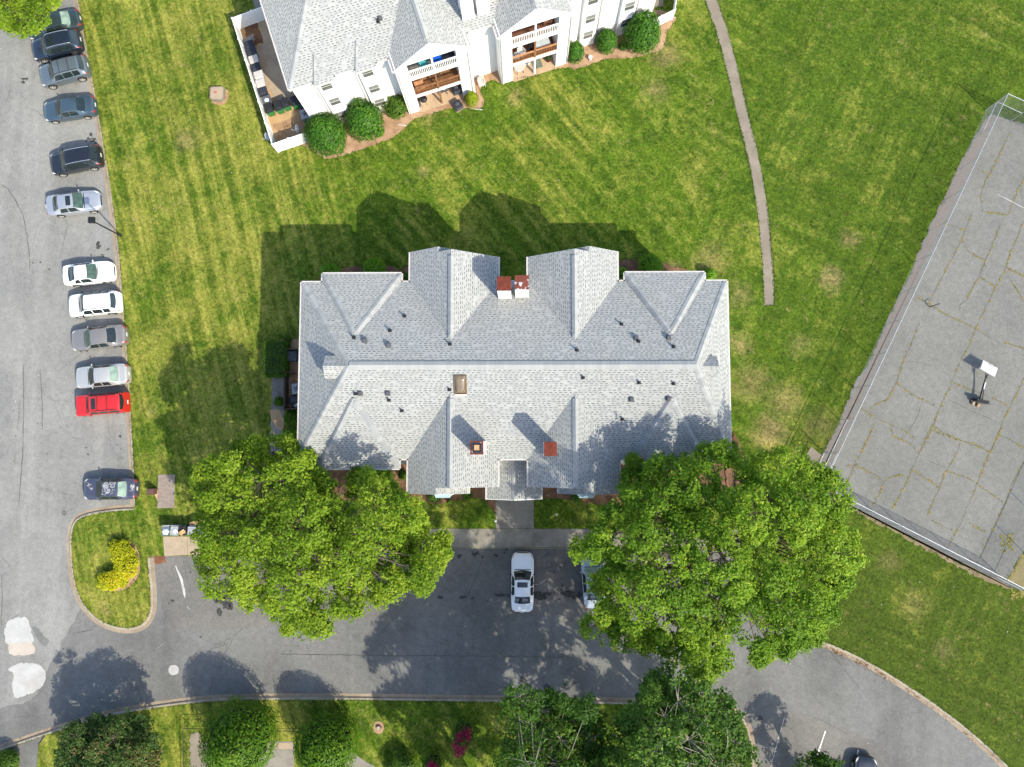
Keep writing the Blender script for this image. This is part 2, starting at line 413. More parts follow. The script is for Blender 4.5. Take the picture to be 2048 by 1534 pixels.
MT['greywood'] = simple('grey_deck_wood', (0.17, 0.165, 0.155), 0.8, 0.3, 3, 0.2)
MT['redwood'] = simple('red_deck_wood', (0.20, 0.085, 0.05), 0.75, 0.35, 3, 0.2)
MT['darkwood'] = simple('dark_fence_wood', (0.075, 0.05, 0.036), 0.85, 0.4, 3, 0.2)
MT['plank'] = simple('weathered_plank', (0.26, 0.255, 0.25), 0.8, 0.3, 3, 0.2)
MT['glass'] = simple('window_glass', (0.105, 0.112, 0.104), 0.04, 0.3, 1.5, 0, spec=0.6)  # grey base colour stands in for sky mirrored in the panes
MT['sky_tone'] = simple('window_sky_tone', (0.185, 0.185, 0.172), 0.5, 0.12, 2, 0)  # upper sash: reflected sky painted as a paler grey
MT['bark'] = simple('tree_bark', (0.115, 0.085, 0.062), 0.9, 0.4, 4, 0.4, 12)
MT['palebark'] = simple('pale_bark', (0.27, 0.24, 0.20), 0.9, 0.3, 4, 0.3, 12)
MT['white_plastic'] = simple('white_plastic', (0.50, 0.50, 0.49), 0.4, 0.08, 3, 0)
MT['offwhite_lid'] = simple('off_white_lid', (0.42, 0.405, 0.38), 0.5, 0.15, 3, 0)
MT['greylid'] = simple('grey_lid', (0.29, 0.305, 0.31), 0.5, 0.15, 3, 0)
MT['bluelid'] = simple('blue_grey_plastic', (0.10, 0.135, 0.165), 0.5, 0.15, 3, 0)
MT['navybin'] = simple('dark_navy_plastic', (0.024, 0.028, 0.04), 0.55, 0.2, 3, 0)
MT['greenbin'] = simple('green_plastic', (0.02, 0.155, 0.04), 0.5, 0.15, 3, 0)
MT['card'] = simple('cardboard', (0.38, 0.235, 0.12), 0.85, 0.2, 3, 0.1)
MT['bag'] = simple('white_bag', (0.66, 0.68, 0.70), 0.35, 0.12, 6, 0.5, 8)
MT['paver'] = None
def paver():
    m = N('brick_pavers'); p = m.coord()
    b = m.n('ShaderNodeTexBrick'); m.set(b.inputs['Vector'], p)
    b.inputs['Color1'].default_value = (0.22, 0.175, 0.145, 1); b.inputs['Color2'].default_value = (0.29, 0.235, 0.195, 1); b.inputs['Mortar'].default_value = (0.12, 0.09, 0.07, 1)
    b.inputs['Scale'].default_value = 1.0; b.inputs['Brick Width'].default_value = 0.22; b.inputs['Row Height'].default_value = 0.11; b.inputs['Mortar Size'].default_value = 0.012
    m.bsdf(b.outputs[0], 0.9, m.bump(b.outputs['Fac'], -0.4, 0.01)); return m.mat
MT['paver'] = paver()
MT['teal'] = simple('teal_fabric', (0.06, 0.30, 0.34), 0.8)
MT['bluefab'] = simple('bright_blue_plastic', (0.01, 0.10, 0.55), 0.5, 0.15)
MT['orangebox'] = simple('tan_box', (0.42, 0.20, 0.09), 0.8)
MT['bench_glass'] = simple('pale_table_top', (0.40, 0.44, 0.45), 0.15, 0.1, 2, 0, spec=0.5)
MT['mat_green'] = simple('green_mat', (0.12, 0.14, 0.11), 0.9)
MT['brownbox'] = simple('brown_pedestal', (0.10, 0.05, 0.04), 0.7)
MT['redmark'] = simple('red_marking', (0.36, 0.12, 0.09), 0.8)

def leaf_mat(name, a, b, c, trans=0.35):
    m = N(name); t = m.n('ShaderNodeAttribute', attribute_name='tint').outputs['Fac']
    col = m.mix(m.ramp(t, 0.0, 0.6), a, b); col = m.mix(m.ramp(t, 0.62, 1.0), col, c)
    d = m.n('ShaderNodeBsdfPrincipled'); m.set(d.inputs['Base Color'], col); d.inputs['Roughness'].default_value = 0.5
    d.inputs['Specular IOR Level'].default_value = 0.12
    tr = m.n('ShaderNodeBsdfTranslucent'); m.set(tr.inputs[0], m.mix(1.0, col, (1.25, 1.35, 0.7), 'MULTIPLY'))
    mx = m.n('ShaderNodeMixShader'); mx.inputs[0].default_value = trans
    m.t.links.new(d.outputs[0], mx.inputs[1]); m.t.links.new(tr.outputs[0], mx.inputs[2]); m.t.links.new(mx.outputs[0], m.out.inputs[0])
    return m.mat
MT['leaf_oak'] = leaf_mat('leaf_big_tree', (0.089, 0.165, 0.011), (0.195, 0.292, 0.020), (0.326, 0.383, 0.039), 0.42)
MT['leaf_right'] = leaf_mat('leaf_right_tree', (0.078, 0.163, 0.011), (0.178, 0.290, 0.021), (0.309, 0.385, 0.039), 0.42)
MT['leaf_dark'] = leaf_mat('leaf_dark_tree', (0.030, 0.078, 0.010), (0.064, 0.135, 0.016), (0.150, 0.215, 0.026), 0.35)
MT['leaf_holly'] = leaf_mat('leaf_holly', (0.036, 0.100, 0.007), (0.080, 0.170, 0.012), (0.165, 0.245, 0.022), 0.35)
MT['leaf_bright'] = leaf_mat('leaf_bright', (0.085, 0.20, 0.010), (0.13, 0.28, 0.016), (0.20, 0.34, 0.03), 0.35)
MT['leaf_laurel'] = leaf_mat('leaf_laurel', (0.028, 0.090, 0.012), (0.056, 0.150, 0.016), (0.125, 0.23, 0.026), 0.3)
MT['leaf_lime'] = leaf_mat('leaf_lime', (0.14, 0.20, 0.008), (0.19, 0.25, 0.012), (0.25, 0.28, 0.02), 0.3)
MT['leaf_yellow'] = leaf_mat('leaf_yellow', (0.26, 0.30, 0.012), (0.52, 0.50, 0.02), (0.58, 0.40, 0.03), 0.35)
MT['leaf_photinia'] = leaf_mat('leaf_photinia', (0.026, 0.066, 0.014), (0.062, 0.108, 0.022), (0.22, 0.13, 0.06), 0.25)
MT['leaf_grass'] = leaf_mat('grass_blades', (0.040, 0.085, 0.008), (0.085, 0.130, 0.014), (0.17, 0.165, 0.04), 0.35)
MT['leaf_litter'] = leaf_mat('dry_leaves', (0.16, 0.075, 0.025), (0.26, 0.13, 0.045), (0.34, 0.20, 0.08), 0.1)
MT['leaf_pink'] = leaf_mat('petal_pink', (0.26, 0.015, 0.06), (0.40, 0.03, 0.10), (0.48, 0.06, 0.12), 0.3)
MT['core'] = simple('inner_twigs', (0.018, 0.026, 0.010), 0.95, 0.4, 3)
# ------------------------------------------------------------------ ground, roads, lawns
ZR = -0.12                                   # road level; lawns, paths and houses stand at 0
def sheet(name, poly, z, mat, kind='structure', sub=False):
    g = G(); g.prism(poly, z-0.1, z, top_only=True)
    return struct(g.build(name, mat), kind)

def smooth(l, n=4):
    """Catmull-Rom through the points"""
    out = []; P_ = [Vector(p) for p in l]
    for i in range(len(P_)-1):
        a = P_[max(i-1, 0)]; b = P_[i]; c = P_[i+1]; d = P_[min(i+2, len(P_)-1)]
        for k in range(n):
            t = k/n
            out.append(0.5*((2*b)+(c-a)*t+(2*a-5*b+4*c-d)*t*t+(3*b-a-3*c+d)*t**3))
    out.append(P_[-1]); return out

def rough_edge(poly, amp=0.06, step=0.25, seed=1):
    r = random.Random(seed); out = []
    n = len(poly)
    for i in range(n):
        a = Vector(poly[i][:2]); b = Vector(poly[(i+1) % n][:2]); L = (b-a).length
        k = max(1, min(400, int(L/step))) if L < 60 else 1
        for j in range(k):
            p = a.lerp(b, j/k)
            if k > 1: p += Vector((r.gauss(0, amp), r.gauss(0, amp)))
            out.append((p.x, p.y))
    return out

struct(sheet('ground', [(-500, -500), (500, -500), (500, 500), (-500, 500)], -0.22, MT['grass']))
road = sheet('road', [(-80, -70), (75, -70), (75, -3), (-80, -3)], ZR, MT['road'])

kerb_west = [(128, -120), (142, -50), (158, 20), (168, 80), (178, 135), (188, 190), (197, 240), (205, 290), (214, 345), (222, 400), (229, 450), (235, 500), (240, 560), (246, 640), (251, 700), (256, 770), (260, 840), (264, 910), (267, 970), (268, 1012)]
kerb_island = [(268, 1018), (240, 1019), (205, 1023), (175, 1029), (155, 1038), (145, 1052), (141, 1075), (141, 1110), (145, 1150), (152, 1180), (165, 1208), (185, 1232), (210, 1248), (238, 1257), (262, 1258), (282, 1252), (296, 1238), (303, 1215), (303, 1180), (300, 1145), (298, 1116)]
kerb_east = [(1478, 1094), (1482, 1150), (1500, 1205), (1540, 1245), (1590, 1265), (1640, 1283), (1700, 1308), (1760, 1340), (1830, 1384), (1890, 1426), (1950, 1474), (2010, 1530), (2060, 1590), (2140, 1720)]
kerb_south = [(-60, 1520), (0, 1499), (60, 1478), (130, 1455), (210, 1432), (300, 1415), (400, 1402), (480, 1398), (560, 1397), (700, 1397), (850, 1399), (1000, 1401), (1150, 1404), (1300, 1407), (1400, 1411), (1455, 1418), (1483, 1436), (1497, 1462), (1503, 1500), (1508, 1560), (1510, 1640)]
kw = smooth(pts(kerb_west)); ki = smooth(pts(kerb_island)); ke = smooth(pts(kerb_east)); ks = smooth(pts(kerb_south))
front = pts([(305, 1112), (330, 1112), (500, 1112), (840, 1097), (1478, 1094)])
big = [(-120, 420)] + [(kw[0].x-3, 150)] + [(p.x, p.y) for p in kw] + [(p.x, p.y) for p in ki] + [(p.x, p.y) for p in front] + [(p.x, p.y) for p in ke] + [(60, -420), (420, -420), (420, 420)]
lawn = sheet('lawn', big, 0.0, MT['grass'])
i0 = 2
south = [(ks[i].x, ks[i].y) for i in range(len(ks))]
south = [q for q in south if q[0] > at(78, 1480).x] + [(at(1510, 1640).x+2, -420), (at(78, 1480).x-2, -420), (at(72, 1560).x, at(72, 1560).y), (at(77, 1490).x, at(77, 1490).y)]
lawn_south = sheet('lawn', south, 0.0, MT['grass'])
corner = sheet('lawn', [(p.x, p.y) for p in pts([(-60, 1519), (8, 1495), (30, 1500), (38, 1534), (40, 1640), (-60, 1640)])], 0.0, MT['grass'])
# asphalt sheets of different ages
lot = [(p.x, p.y) for p in pts([(-600, -500), (160, -500)])] + [(p.x+0.3, p.y) for p in kw] + [(p.x, p.y) for p in pts([(175, 1060), (160, 1200), (120, 1300), (60, 1400), (-60, 1440), (-700, 1460)])]
sheet('parking_lot', rough_edge(lot, 0.12, 0.6, 3), ZR+0.004, MT['lot'])
bay = [(p.x, p.y) for p in pts([(306, 1112), (900, 1092), (1478, 1090), (1490, 1150), (1500, 1218), (1200, 1232), (900, 1236), (600, 1246), (420, 1262), (330, 1262)])]
sheet('parking_bay', rough_edge(bay, 0.10, 0.5, 5), ZR+0.004, MT['bay'])
bay2 = [(p.x, p.y) for p in pts([(1515, 1438), (1600, 1425), (1720, 1470), (1830, 1530), (1850, 1640), (1512, 1640), (1512, 1500)])]
sheet('parking_bay', rough_edge(bay2, 0.12, 0.5, 6), ZR+0.004, MT['bay'])

def sweep(name, path, prof, mat):
    """prof: list of (offset to the left of travel, z)"""
    g = G(); vs = []; n = len(prof); P_ = [Vector((p.x, p.y, 0)) for p in path]
    for i, p in enumerate(P_):
        d = (P_[min(i+1, len(P_)-1)]-P_[max(i-1, 0)]).normalized(); nn = Vector((-d.y, d.x, 0))
        for o, z in prof: vs.append(p+nn*o+Vector((0, 0, z)))
    fs = [(i*n+k, (i+1)*n+k, (i+1)*n+k+1, i*n+k+1) for i in range(len(P_)-1) for k in range(n-1)]
    g.add(vs, fs); return struct(g.build(name, mat))
# travelling as listed the lawn lies to the left for west, island, east; to the right for south
KP = [(0.10, -0.05), (0.10, 0.018), (-0.03, 0.012), (-0.07, -0.02), (-0.085, ZR)]
GP = [(-0.085, ZR+0.012), (-0.36, ZR+0.010), (-0.37, ZR-0.02)]
for k_, pth in (('w', kw), ('i', ki), ('e', ke)):
    sweep('kerb', pth, KP, MT['kerb']); sweep('gutter_pan', pth, GP, MT['gutter_pan'])
sweep('kerb', ks, [(-o, z) for o, z in KP], MT['kerb'])
sweep('gutter_pan', ks, [(-o, z) for o, z in GP], MT['gutter_pan'])

# repaired patches of pale concrete in the west lot
def blob(u, v, ru, rv, n=28, seed=0, amp=0.06, pw=2.4):
    r = random.Random(seed); out = []
    for k in range(n):
        a = 2*PI*k/n; c, s_ = math.cos(a), math.sin(a)
        q = (abs(c)**pw+abs(s_)**pw)**(-1/pw)*(1+r.gauss(0, amp))
        p = at(u+ru*q*c, v+rv*q*s_, 0); out.append((p.x, p.y))
    return out
def fray(l, seed): return rough_edge([(p.x, p.y) for p in smooth(pts(l+l[:1]), 3)][:-1], 0.035, 0.12, seed)
sheet('road_patch', fray([(7, 1258), (14, 1243), (30, 1236), (50, 1235), (58, 1250), (64, 1272), (62, 1285), (15, 1290), (8, 1275)], 2), ZR+0.010, MT['patch'])
sheet('road_patch', fray([(16, 1288), (40, 1286), (62, 1286), (69, 1302), (60, 1310), (36, 1311), (16, 1307)], 3), ZR+0.013, MT['pinkpatch'])
sheet('road_patch', fray([(14, 1340), (34, 1328), (66, 1327), (84, 1336), (90, 1354), (84, 1372), (62, 1386), (36, 1397), (26, 1392), (22, 1368), (26, 1352)], 4), ZR+0.010, MT['patch'])
sheet('road_patch', blob(346, 1341, 10.5, 10, 24, 5, 0.03), ZR+0.010, MT['patch'])
sheet('road_patch', fray([(62, 1256), (72, 1254), (86, 1272), (97, 1282), (90, 1292), (82, 1291), (70, 1274)], 6), ZR+0.009, MT['darkpatch'])

# stains, cracks and old paint on the asphalt
def ribbon(g, path, w, z, seed=0, jit=0.02, step=0.35, mi=0, taper=True):
    r = random.Random(seed); q = []
    for a, b in zip(path[:-1], path[1:]):
        n = max(1, int((b-a).length/step))
        for j in range(n): q.append(a.lerp(b, j/n)+Vector((r.gauss(0, jit), r.gauss(0, jit), 0)))
    q.append(path[-1]); vs = []
    for i, p in enumerate(q):
        d = (q[min(i+1, len(q)-1)]-q[max(i-1, 0)]).normalized(); nn = Vector((-d.y, d.x, 0))
        ww = w*(0.55+0.9*r.random())*(0.35 if taper and i in (0, len(q)-1) else 1)/2
        vs += [Vector((p.x, p.y, z))+nn*ww, Vector((p.x, p.y, z))-nn*ww]
    g.add(vs, [(2*i+1, 2*i+3, 2*i+2, 2*i) for i in range(len(q)-1)], mi)
g = G(); r_ = random.Random(9)
def stain(u, v, ru, rv=None, seed=0):
    rv = rv or ru; q = random.Random(seed+3)
    if ru < 2: g.prism(blob(u, v, ru, rv, 9, seed, 0.2, 2.0), 0, ZR+0.016+0.0003*(seed % 9), top_only=True); return
    for k in range(int(7+ru*rv*0.35)):
        a, d = q.uniform(0, 6.283), q.random()**.6
        rr = q.uniform(.25, .72)*(1-.5*d); zk = ZR+0.015+0.00022*(k % 19)+0.0004*(seed % 5)
        g.prism(blob(u+math.cos(a)*d*ru, v+math.sin(a)*d*rv, max(.45, ru*rr), max(.4, rv*rr), 10, seed*31+k, 0.25, 2.0), 0, zk, top_only=True)
ST = [(900, 1108, 3), (918, 1113, 5), (948, 1108, 6, 5), (955, 1107, 4), (965, 1114, 3), (992, 1111, 4), (1009, 1106, 4, 3), (1013, 1099, 3), (1096, 1108, 2.5), (1108, 1144, 2), (1124, 1171, 3),
      (880, 1195, 7, 3), (925, 1195, 8, 3), (945, 1197, 5, 2), (1000, 1190, 9, 4), (1015, 1192, 6, 3), (1080, 1192, 13, 8), (1100, 1188, 9, 5), (1118, 1180, 6, 4), (1135, 1188, 13, 6), (1152, 1194, 9, 5), (1160, 1190, 6, 5), (975, 1202, 2), (1120, 1200, 2),
      (195, 490, 5), (194, 494, 4), (196, 484, 3.5, 3), (215, 498, 3, 2), (204, 509, 5, 1.6), (201, 513, 7, 1.4), (79, 524, 1.6), (97, 538, 1.6), (64, 525, 1.4), (184, 278, 6, 4), (175, 276, 3), (190, 285, 3, 2), (181, 268, 3.5, 4), (171, 281, 2),
      (48, 157, 8, 3), (44, 163, 5, 3), (239, 872, 3), (171, 895, 2.6, 1.6), (174, 908, 3, 2), (233, 890, 2.4, 1), (30, 872, 1.2), (92, 908, 1.2), (240, 898, 1.6, .7), (343, 1202, 4, 3), (337, 1207, 1.6), (380, 1145, 1.5), (400, 1275, 3, 2),
      (440, 1195, 13, 12), (425, 1190, 7, 4), (455, 1210, 9, 10), (438, 1225, 5, 9), (462, 1192, 8, 9), (1046, 1360, 5.5, 6), (1148, 1370, 4, 3), (1293, 1362, 6, 4.5), (1215, 1361, 1.4), (1003, 1345, 1.2), (586, 1278, 1.5), (595, 1293, 1.3), (570, 1291, 1), (1521, 1437, 5, 6),
      (1988, 275, 4.4, 3.4), (855, 1375, 1.2), (915, 1267, 1.2), (912, 1295, 1), (783, 1346, 1), (1015, 1330, 1)]
for i, s_ in enumerate(ST):
    stain(s_[0], s_[1], s_[2], s_[3] if len(s_) > 3 else None, i)
for i in range(90):
    u, v = r_.choice([(r_.uniform(0, 150), r_.uniform(230, 1200)), (r_.uniform(860, 1170), r_.uniform(1100, 1215)), (r_.uniform(320, 1500), r_.uniform(1230, 1390))])
    stain(u, v, r_.uniform(0.5, 1.1), None, i)
struct(g.build('oil_stains', MT['stain']), 'stuff')
g = G()
def ell_line(c_, n): return pts(c_, 0)
for i, (l, w_) in enumerate([([(0, 368), (15, 377), (28, 398), (45, 430), (52, 470), (57, 505), (58, 540)], .05), ([(45, 728), (46, 800), (44, 900), (38, 985), (36, 1010)], .05), ([(78, 735), (82, 780), (84, 860)], .04),
        ([(150, 1268), (182, 1260), (190, 1252)], .03), ([(620, 1310), (800, 1312), (1000, 1313), (1150, 1316)], .035), ([(560, 1308), (640, 1311)], .03), ([(968, 1108), (955, 1150), (935, 1190)], .05),
        ([(2, 1150), (3, 1200), (0, 1260)], .05), ([(612, 1290), (625, 1330)], .03), ([(1640, 1440), (1700, 1470)], .02)]):
    ribbon(g, pts(l), w_, ZR+0.02, i, 0.02)
struct(g.build('asphalt_cracks', MT['crack']), 'stuff')
g = G()
ribbon(g, pts([(350, 1132), (358, 1150), (364, 1170), (369, 1196)]), 0.16, ZR+0.021, 3, 0.02)
ribbon(g, pts([(1078, 1170), (1094, 1158)]), 0.06, ZR+0.021, 4, 0.01)
ribbon(g, pts([(1070, 1169), (1076, 1170)]), 0.10, ZR+0.021, 5, 0.01)
ribbon(g, pts([(373, 1213), (378, 1219)]), 0.10, ZR+0.021, 6, 0.01)
ribbon(g, pts([(310, 1300), (330, 1285)]), 0.03, ZR+0.021, 7, 0.01)
struct(g.build('worn_paint', MT['paint']), 'stuff')
for i, (a, b, w_) in enumerate([((1652, 1463), (1634, 1516), .11), ((1718, 1501), (1700, 1556), .12)]):
    g = G(); ribbon(g, pts([a, b]), w_, ZR+0.021, 20+i, 0.0, 0.5, taper=False)
    struct(g.build('stall_line', MT['paint_white']))
g = G(); ribbon(g, pts([(1570, 1434), (1557, 1480), (1541, 1540)]), 0.05, ZR+0.021, 8, 0.01); struct(g.build('stall_line', MT['paint']))
g = G(); g.lathe([(0.20, 0), (0.24, 0.006), (0.30, 0.006), (0.30, 0)], at(1094, 1375, ZR+0.017), 20); g.lathe([(0.15, 0), (0.15, 0.004)], at(1094, 1375, ZR+0.017), 16)
tag(g.build('manhole_cover', MT['ventgrey']), 'round iron manhole cover near the kerb of the shaded road', 'manhole')
g = G(); g.lathe([(0.14, 0), (0.17, 0.006), (0.21, 0.006), (0.21, 0)], at(128, 1026, ZR+0.017), 20); g.lathe([(0.11, 0), (0.11, 0.004)], at(128, 1026, ZR+0.017), 16)
tag(g.build('manhole_cover', MT['darkpatch']), 'small round cover in the sunny asphalt beside the grass island', 'manhole')

# front walk: separate slabs
def slab(u0, v0, u1, v1, name='slab', mat='walk', parent=None, z=0.012, seed=0):
    r = random.Random(seed); zz = z+r.uniform(-0.004, 0.004); gap = 0.012
    a = at(u0, v1, 0); b = at(u1, v0, 0)
    g = G(); g.box(((a.x+b.x)/2, (a.y+b.y)/2, zz-0.07), (b.x-a.x-gap, b.y-a.y-gap, 0.14))
    return g.build(name, MT[mat], parent)
g = G(); a = at(838, 1095.5, 0); b = at(1478, 1057, 0)
g.box(((a.x+b.x)/2, (a.y+b.y)/2, -0.05), (b.x-a.x-0.02, b.y-a.y-0.02, 0.08)); a2 = at(991, 1058, 0); b2 = at(1068, 985, 0)
g.box(((a2.x+b2.x)/2, (a2.y+b2.y)/2, -0.052), (b2.x-a2.x-0.02, b2.y-a2.y, 0.08))
walk = struct(g.build('front_walk', MT['clay']))
us = [840, 878, 916, 954, 991.5, 1029, 1067, 1105, 1142, 1180, 1218, 1256, 1294, 1332, 1370, 1408, 1446, 1478]
for i, (u0, u1) in enumerate(zip(us[:-1], us[1:])):
    slab(u0, 1057.5, u1, 1094.5, parent=walk, seed=i)
for i, (v0, v1) in enumerate([(985, 1021), (1021, 1057)]):
    slab(991.5, v0, 1029, v1, parent=walk, seed=40+i); slab(1029, v0, 1067.5, v1, parent=walk, seed=50+i)
# edge kerb of the walk toward the bay
g = G(); p, q = at(838, 1095.8, 0), at(1478, 1095.0, 0)
g.box(((p.x+q.x)/2, (p.y+q.y)/2-0.035, -0.06), (q.x-p.x, 0.05, 0.14)); struct(g.build('kerb', MT['kerb']))

# path across the lawn on the right
pc = smooth(pts([(1395, -90), (1412, -30), (1424, 5), (1446, 70), (1467, 150), (1486, 232), (1501, 292), (1514, 352), (1525, 420), (1532, 490), (1536.5, 550), (1538.5, 611)]))
g = G(); vs = []; r_ = random.Random(4)
for i, p in enumerate(pc):
    d = (pc[min(i+1, len(pc)-1)]-pc[max(i-1, 0)]).normalized(); nn = Vector((-d.y, d.x, 0)); hw = 0.50-0.09*i/len(pc)
    vs += [p+nn*(hw+r_.gauss(0, .012))+Vector((0, 0, .015)), p-nn*(hw+r_.gauss(0, .012))+Vector((0, 0, .015))]
g.add(vs, [(2*i+1, 2*i+3, 2*i+2, 2*i) for i in range(len(pc)-1)]); struct(g.build('garden_path', MT['path']))

# planting beds
def bed(l, mat, z=0.006, seed=0, amp=0.05):
    c = smooth(pts(l+l[:1]), 3)[:-1]
    return sheet('planting_bed', rough_edge([(p.x, p.y) for p in c], amp, 0.2, seed), z, mat)
bed([(560, 262), (575, 295), (610, 292), (650, 316), (700, 306), (760, 285), (795, 268), (815, 250), (830, 238), (880, 222), (915, 216), (960, 217), (968, 200), (960, 178), (985, 160), (1005, 168), (1030, 160), (1130, 134), (1150, 140), (1180, 128), (1215, 118), (1260, 116), (1300, 108), (1325, 95), (1335, 60), (1352, 40), (1345, 30), (1300, 20), (1200, 60), (1100, 90), (900, 130), (700, 200), (600, 240)], MT['straw'], 0.006, 1)
bed([(618, 905), (625, 945), (660, 985), (700, 1000), (760, 985), (800, 992), (840, 1003), (870, 1008), (895, 1004), (925, 1000), (955, 995), (972, 1003), (992, 1025), (994, 985), (985, 940), (800, 905)], MT['mulch'], 0.006, 2)
bed([(1070, 985), (1075, 998), (1110, 997), (1150, 1000), (1200, 1010), (1235, 1014), (1262, 1000), (1290, 1000), (1400, 985), (1500, 960), (1490, 915), (1470, 870), (1450, 880), (1300, 905), (1100, 935)], MT['mulch'], 0.006, 3)
bed([(560, 680), (600, 680), (640, 700), (640, 800), (596, 812), (570, 812), (552, 770)], MT['straw'], 0.006, 4)
bed([(800, 545), (812, 530), (850, 520), (880, 540), (880, 590), (800, 590)], MT['mulch'], 0.006, 5)
bed([(1225, 530), (1245, 520), (1300, 522), (1340, 530), (1380, 545), (1380, 590), (1225, 590)], MT['mulch'], 0.006, 6)
bed([(640, 552), (680, 536), (760, 532), (800, 540), (800, 590), (640, 590)], MT['mulch'], 0.006, 7)
# crescent of straw round the island shrub
bed([(262, 1082), (272, 1092), (279, 1112), (280, 1140), (272, 1160), (255, 1176), (232, 1182), (210, 1182), (200, 1172), (230, 1160), (255, 1120), (252, 1090)], MT['straw'], 0.007, 8, 0.04)
# concrete pad for the bins beside the bay, brick pad, side path
g = G(); g.prism([(p.x, p.y) for p in pts([(326, 1073), (374, 1073), (375, 1110), (329, 1112)])], -0.1, 0.02); pad = struct(g.build('bin_pad', MT['pad']))
g = G(); g.prism([(p.x, p.y) for p in pts([(374.6, 1073), (440, 1073), (440, 1109), (375.6, 1110)])], -0.1, 0.018); g.build('slab', MT['pad'], pad)
sheet('clay_spill', rough_edge([(p.x, p.y) for p in pts([(305, 1111), (329, 1107), (332, 1124), (310, 1128)])], 0.04, 0.15, 3), ZR+0.02, MT['clay'])
g = G(); g.prism([(p.x, p.y) for p in pts([(316.5, 949), (350, 949), (349, 1016), (315, 1016)])], -0.1, 0.03)
struct(g.build('brick_pad', MT['paver']))
sheet('side_path', rough_edge([(p.x, p.y) for p in pts([(543, 752), (570, 752), (570, 800), (566, 850), (562, 905), (541, 905), (541, 850), (543, 800)])], 0.03, 0.2, 4), 0.012, MT['walk'])
sheet('bare_soil', rough_edge([(p.x, p.y) for p in smooth(pts([(540, 820), (556, 818), (568, 840), (566, 858), (552, 856), (542, 836), (540, 820)]), 3)], 0.03, 0.12, 5), 0.016, MT['sandy'])
sheet('bare_soil', rough_edge([(p.x, p.y) for p in smooth(pts([(308, 985), (317, 978), (317, 1002), (312, 996), (308, 985)]), 3)], 0.03, 0.12, 6), 0.008, MT['sandy'])
# patio at the bottom edge behind the round trees
g = G(); g.prism([(p.x, p.y) for p in pts([(384, 1483), (588, 1483), (588, 1580), (384, 1580)])], -0.1, 0.012); pat = struct(g.build('lower_patio', MT['walk']))
g = G(); g.prism([(p.x, p.y) for p in pts([(545, 1486), (586, 1486), (586, 1498), (546, 1498)])], -0.1, 0.018); g.build('slab', MT['pad'], pat)
sheet('planting_bed', rough_edge([(p.x, p.y) for p in pts([(380, 1470), (400, 1462), (410, 1534), (380, 1534)])], 0.05, 0.2, 8), 0.02, MT['path'])
sheet('lower_path', [(p.x, p.y) for p in smooth(pts([(700, 1500), (715, 1512), (735, 1525), (760, 1545), (720, 1580), (700, 1560), (690, 1530), (700, 1500)]), 3)], 0.012, MT['walk'])
# thin crack lines of litter
g = G(); r_ = random.Random(77)
for i in range(75):
    u, v = r_.choice([(r_.uniform(0, 230), r_.uniform(60, 1250)), (r_.uniform(250, 520), r_.uniform(0, 680)), (r_.uniform(560, 1500), r_.uniform(1230, 1390)), (r_.uniform(870, 1240), r_.uniform(230, 380)), (r_.uniform(1560, 2040), r_.uniform(1150, 1500)), (r_.uniform(840, 990), r_.uniform(1010, 1050))])
    p = at(u, v, 0.02); a = r_.uniform(0, 6.3); s_ = r_.uniform(0.015, 0.045)
    g.box((p.x, p.y, 0.02), (s_*1.8, s_, 0.01), a)
struct(g.build('scattered_litter', MT['white_plastic']), 'stuff')

# ------------------------------------------------------------------ basketball court
court = [(1980, 228), (1966, 247), (1950, 274), (1921, 325), (1902, 362), (1884, 408), (1859, 453), (1840, 499), (1823, 542), (1803, 583), (1779, 629), (1756, 682), (1736, 730), (1710, 763), (1696, 803), (1671, 862), (1650, 899), (1620, 960),
         (1640, 985), (1692, 1008), (1736, 1035), (1789, 1059), (1846, 1091), (1897, 1118), (1953, 1145), (2012, 1160), (2025, 1143), (2040, 1115), (2100, 985), (2200, 760), (2330, 460), (2390, 340)]
sheet('sports_court', rough_edge([(p.x, p.y) for p in pts(court)], 0.05, 0.3, 1), 0.008, MT['court'])
g = G()
Zc = lambda l, s_, ox, oy: pts([(ox+a/s_, oy+b/s_) for a, b in l])
z1 = lambda l: Zc(l, 3.732, 1500, 140); z2 = lambda l: Zc(l, 3.732, 1500, 500); z3 = lambda l: Zc(l, 3.732, 1500, 850)
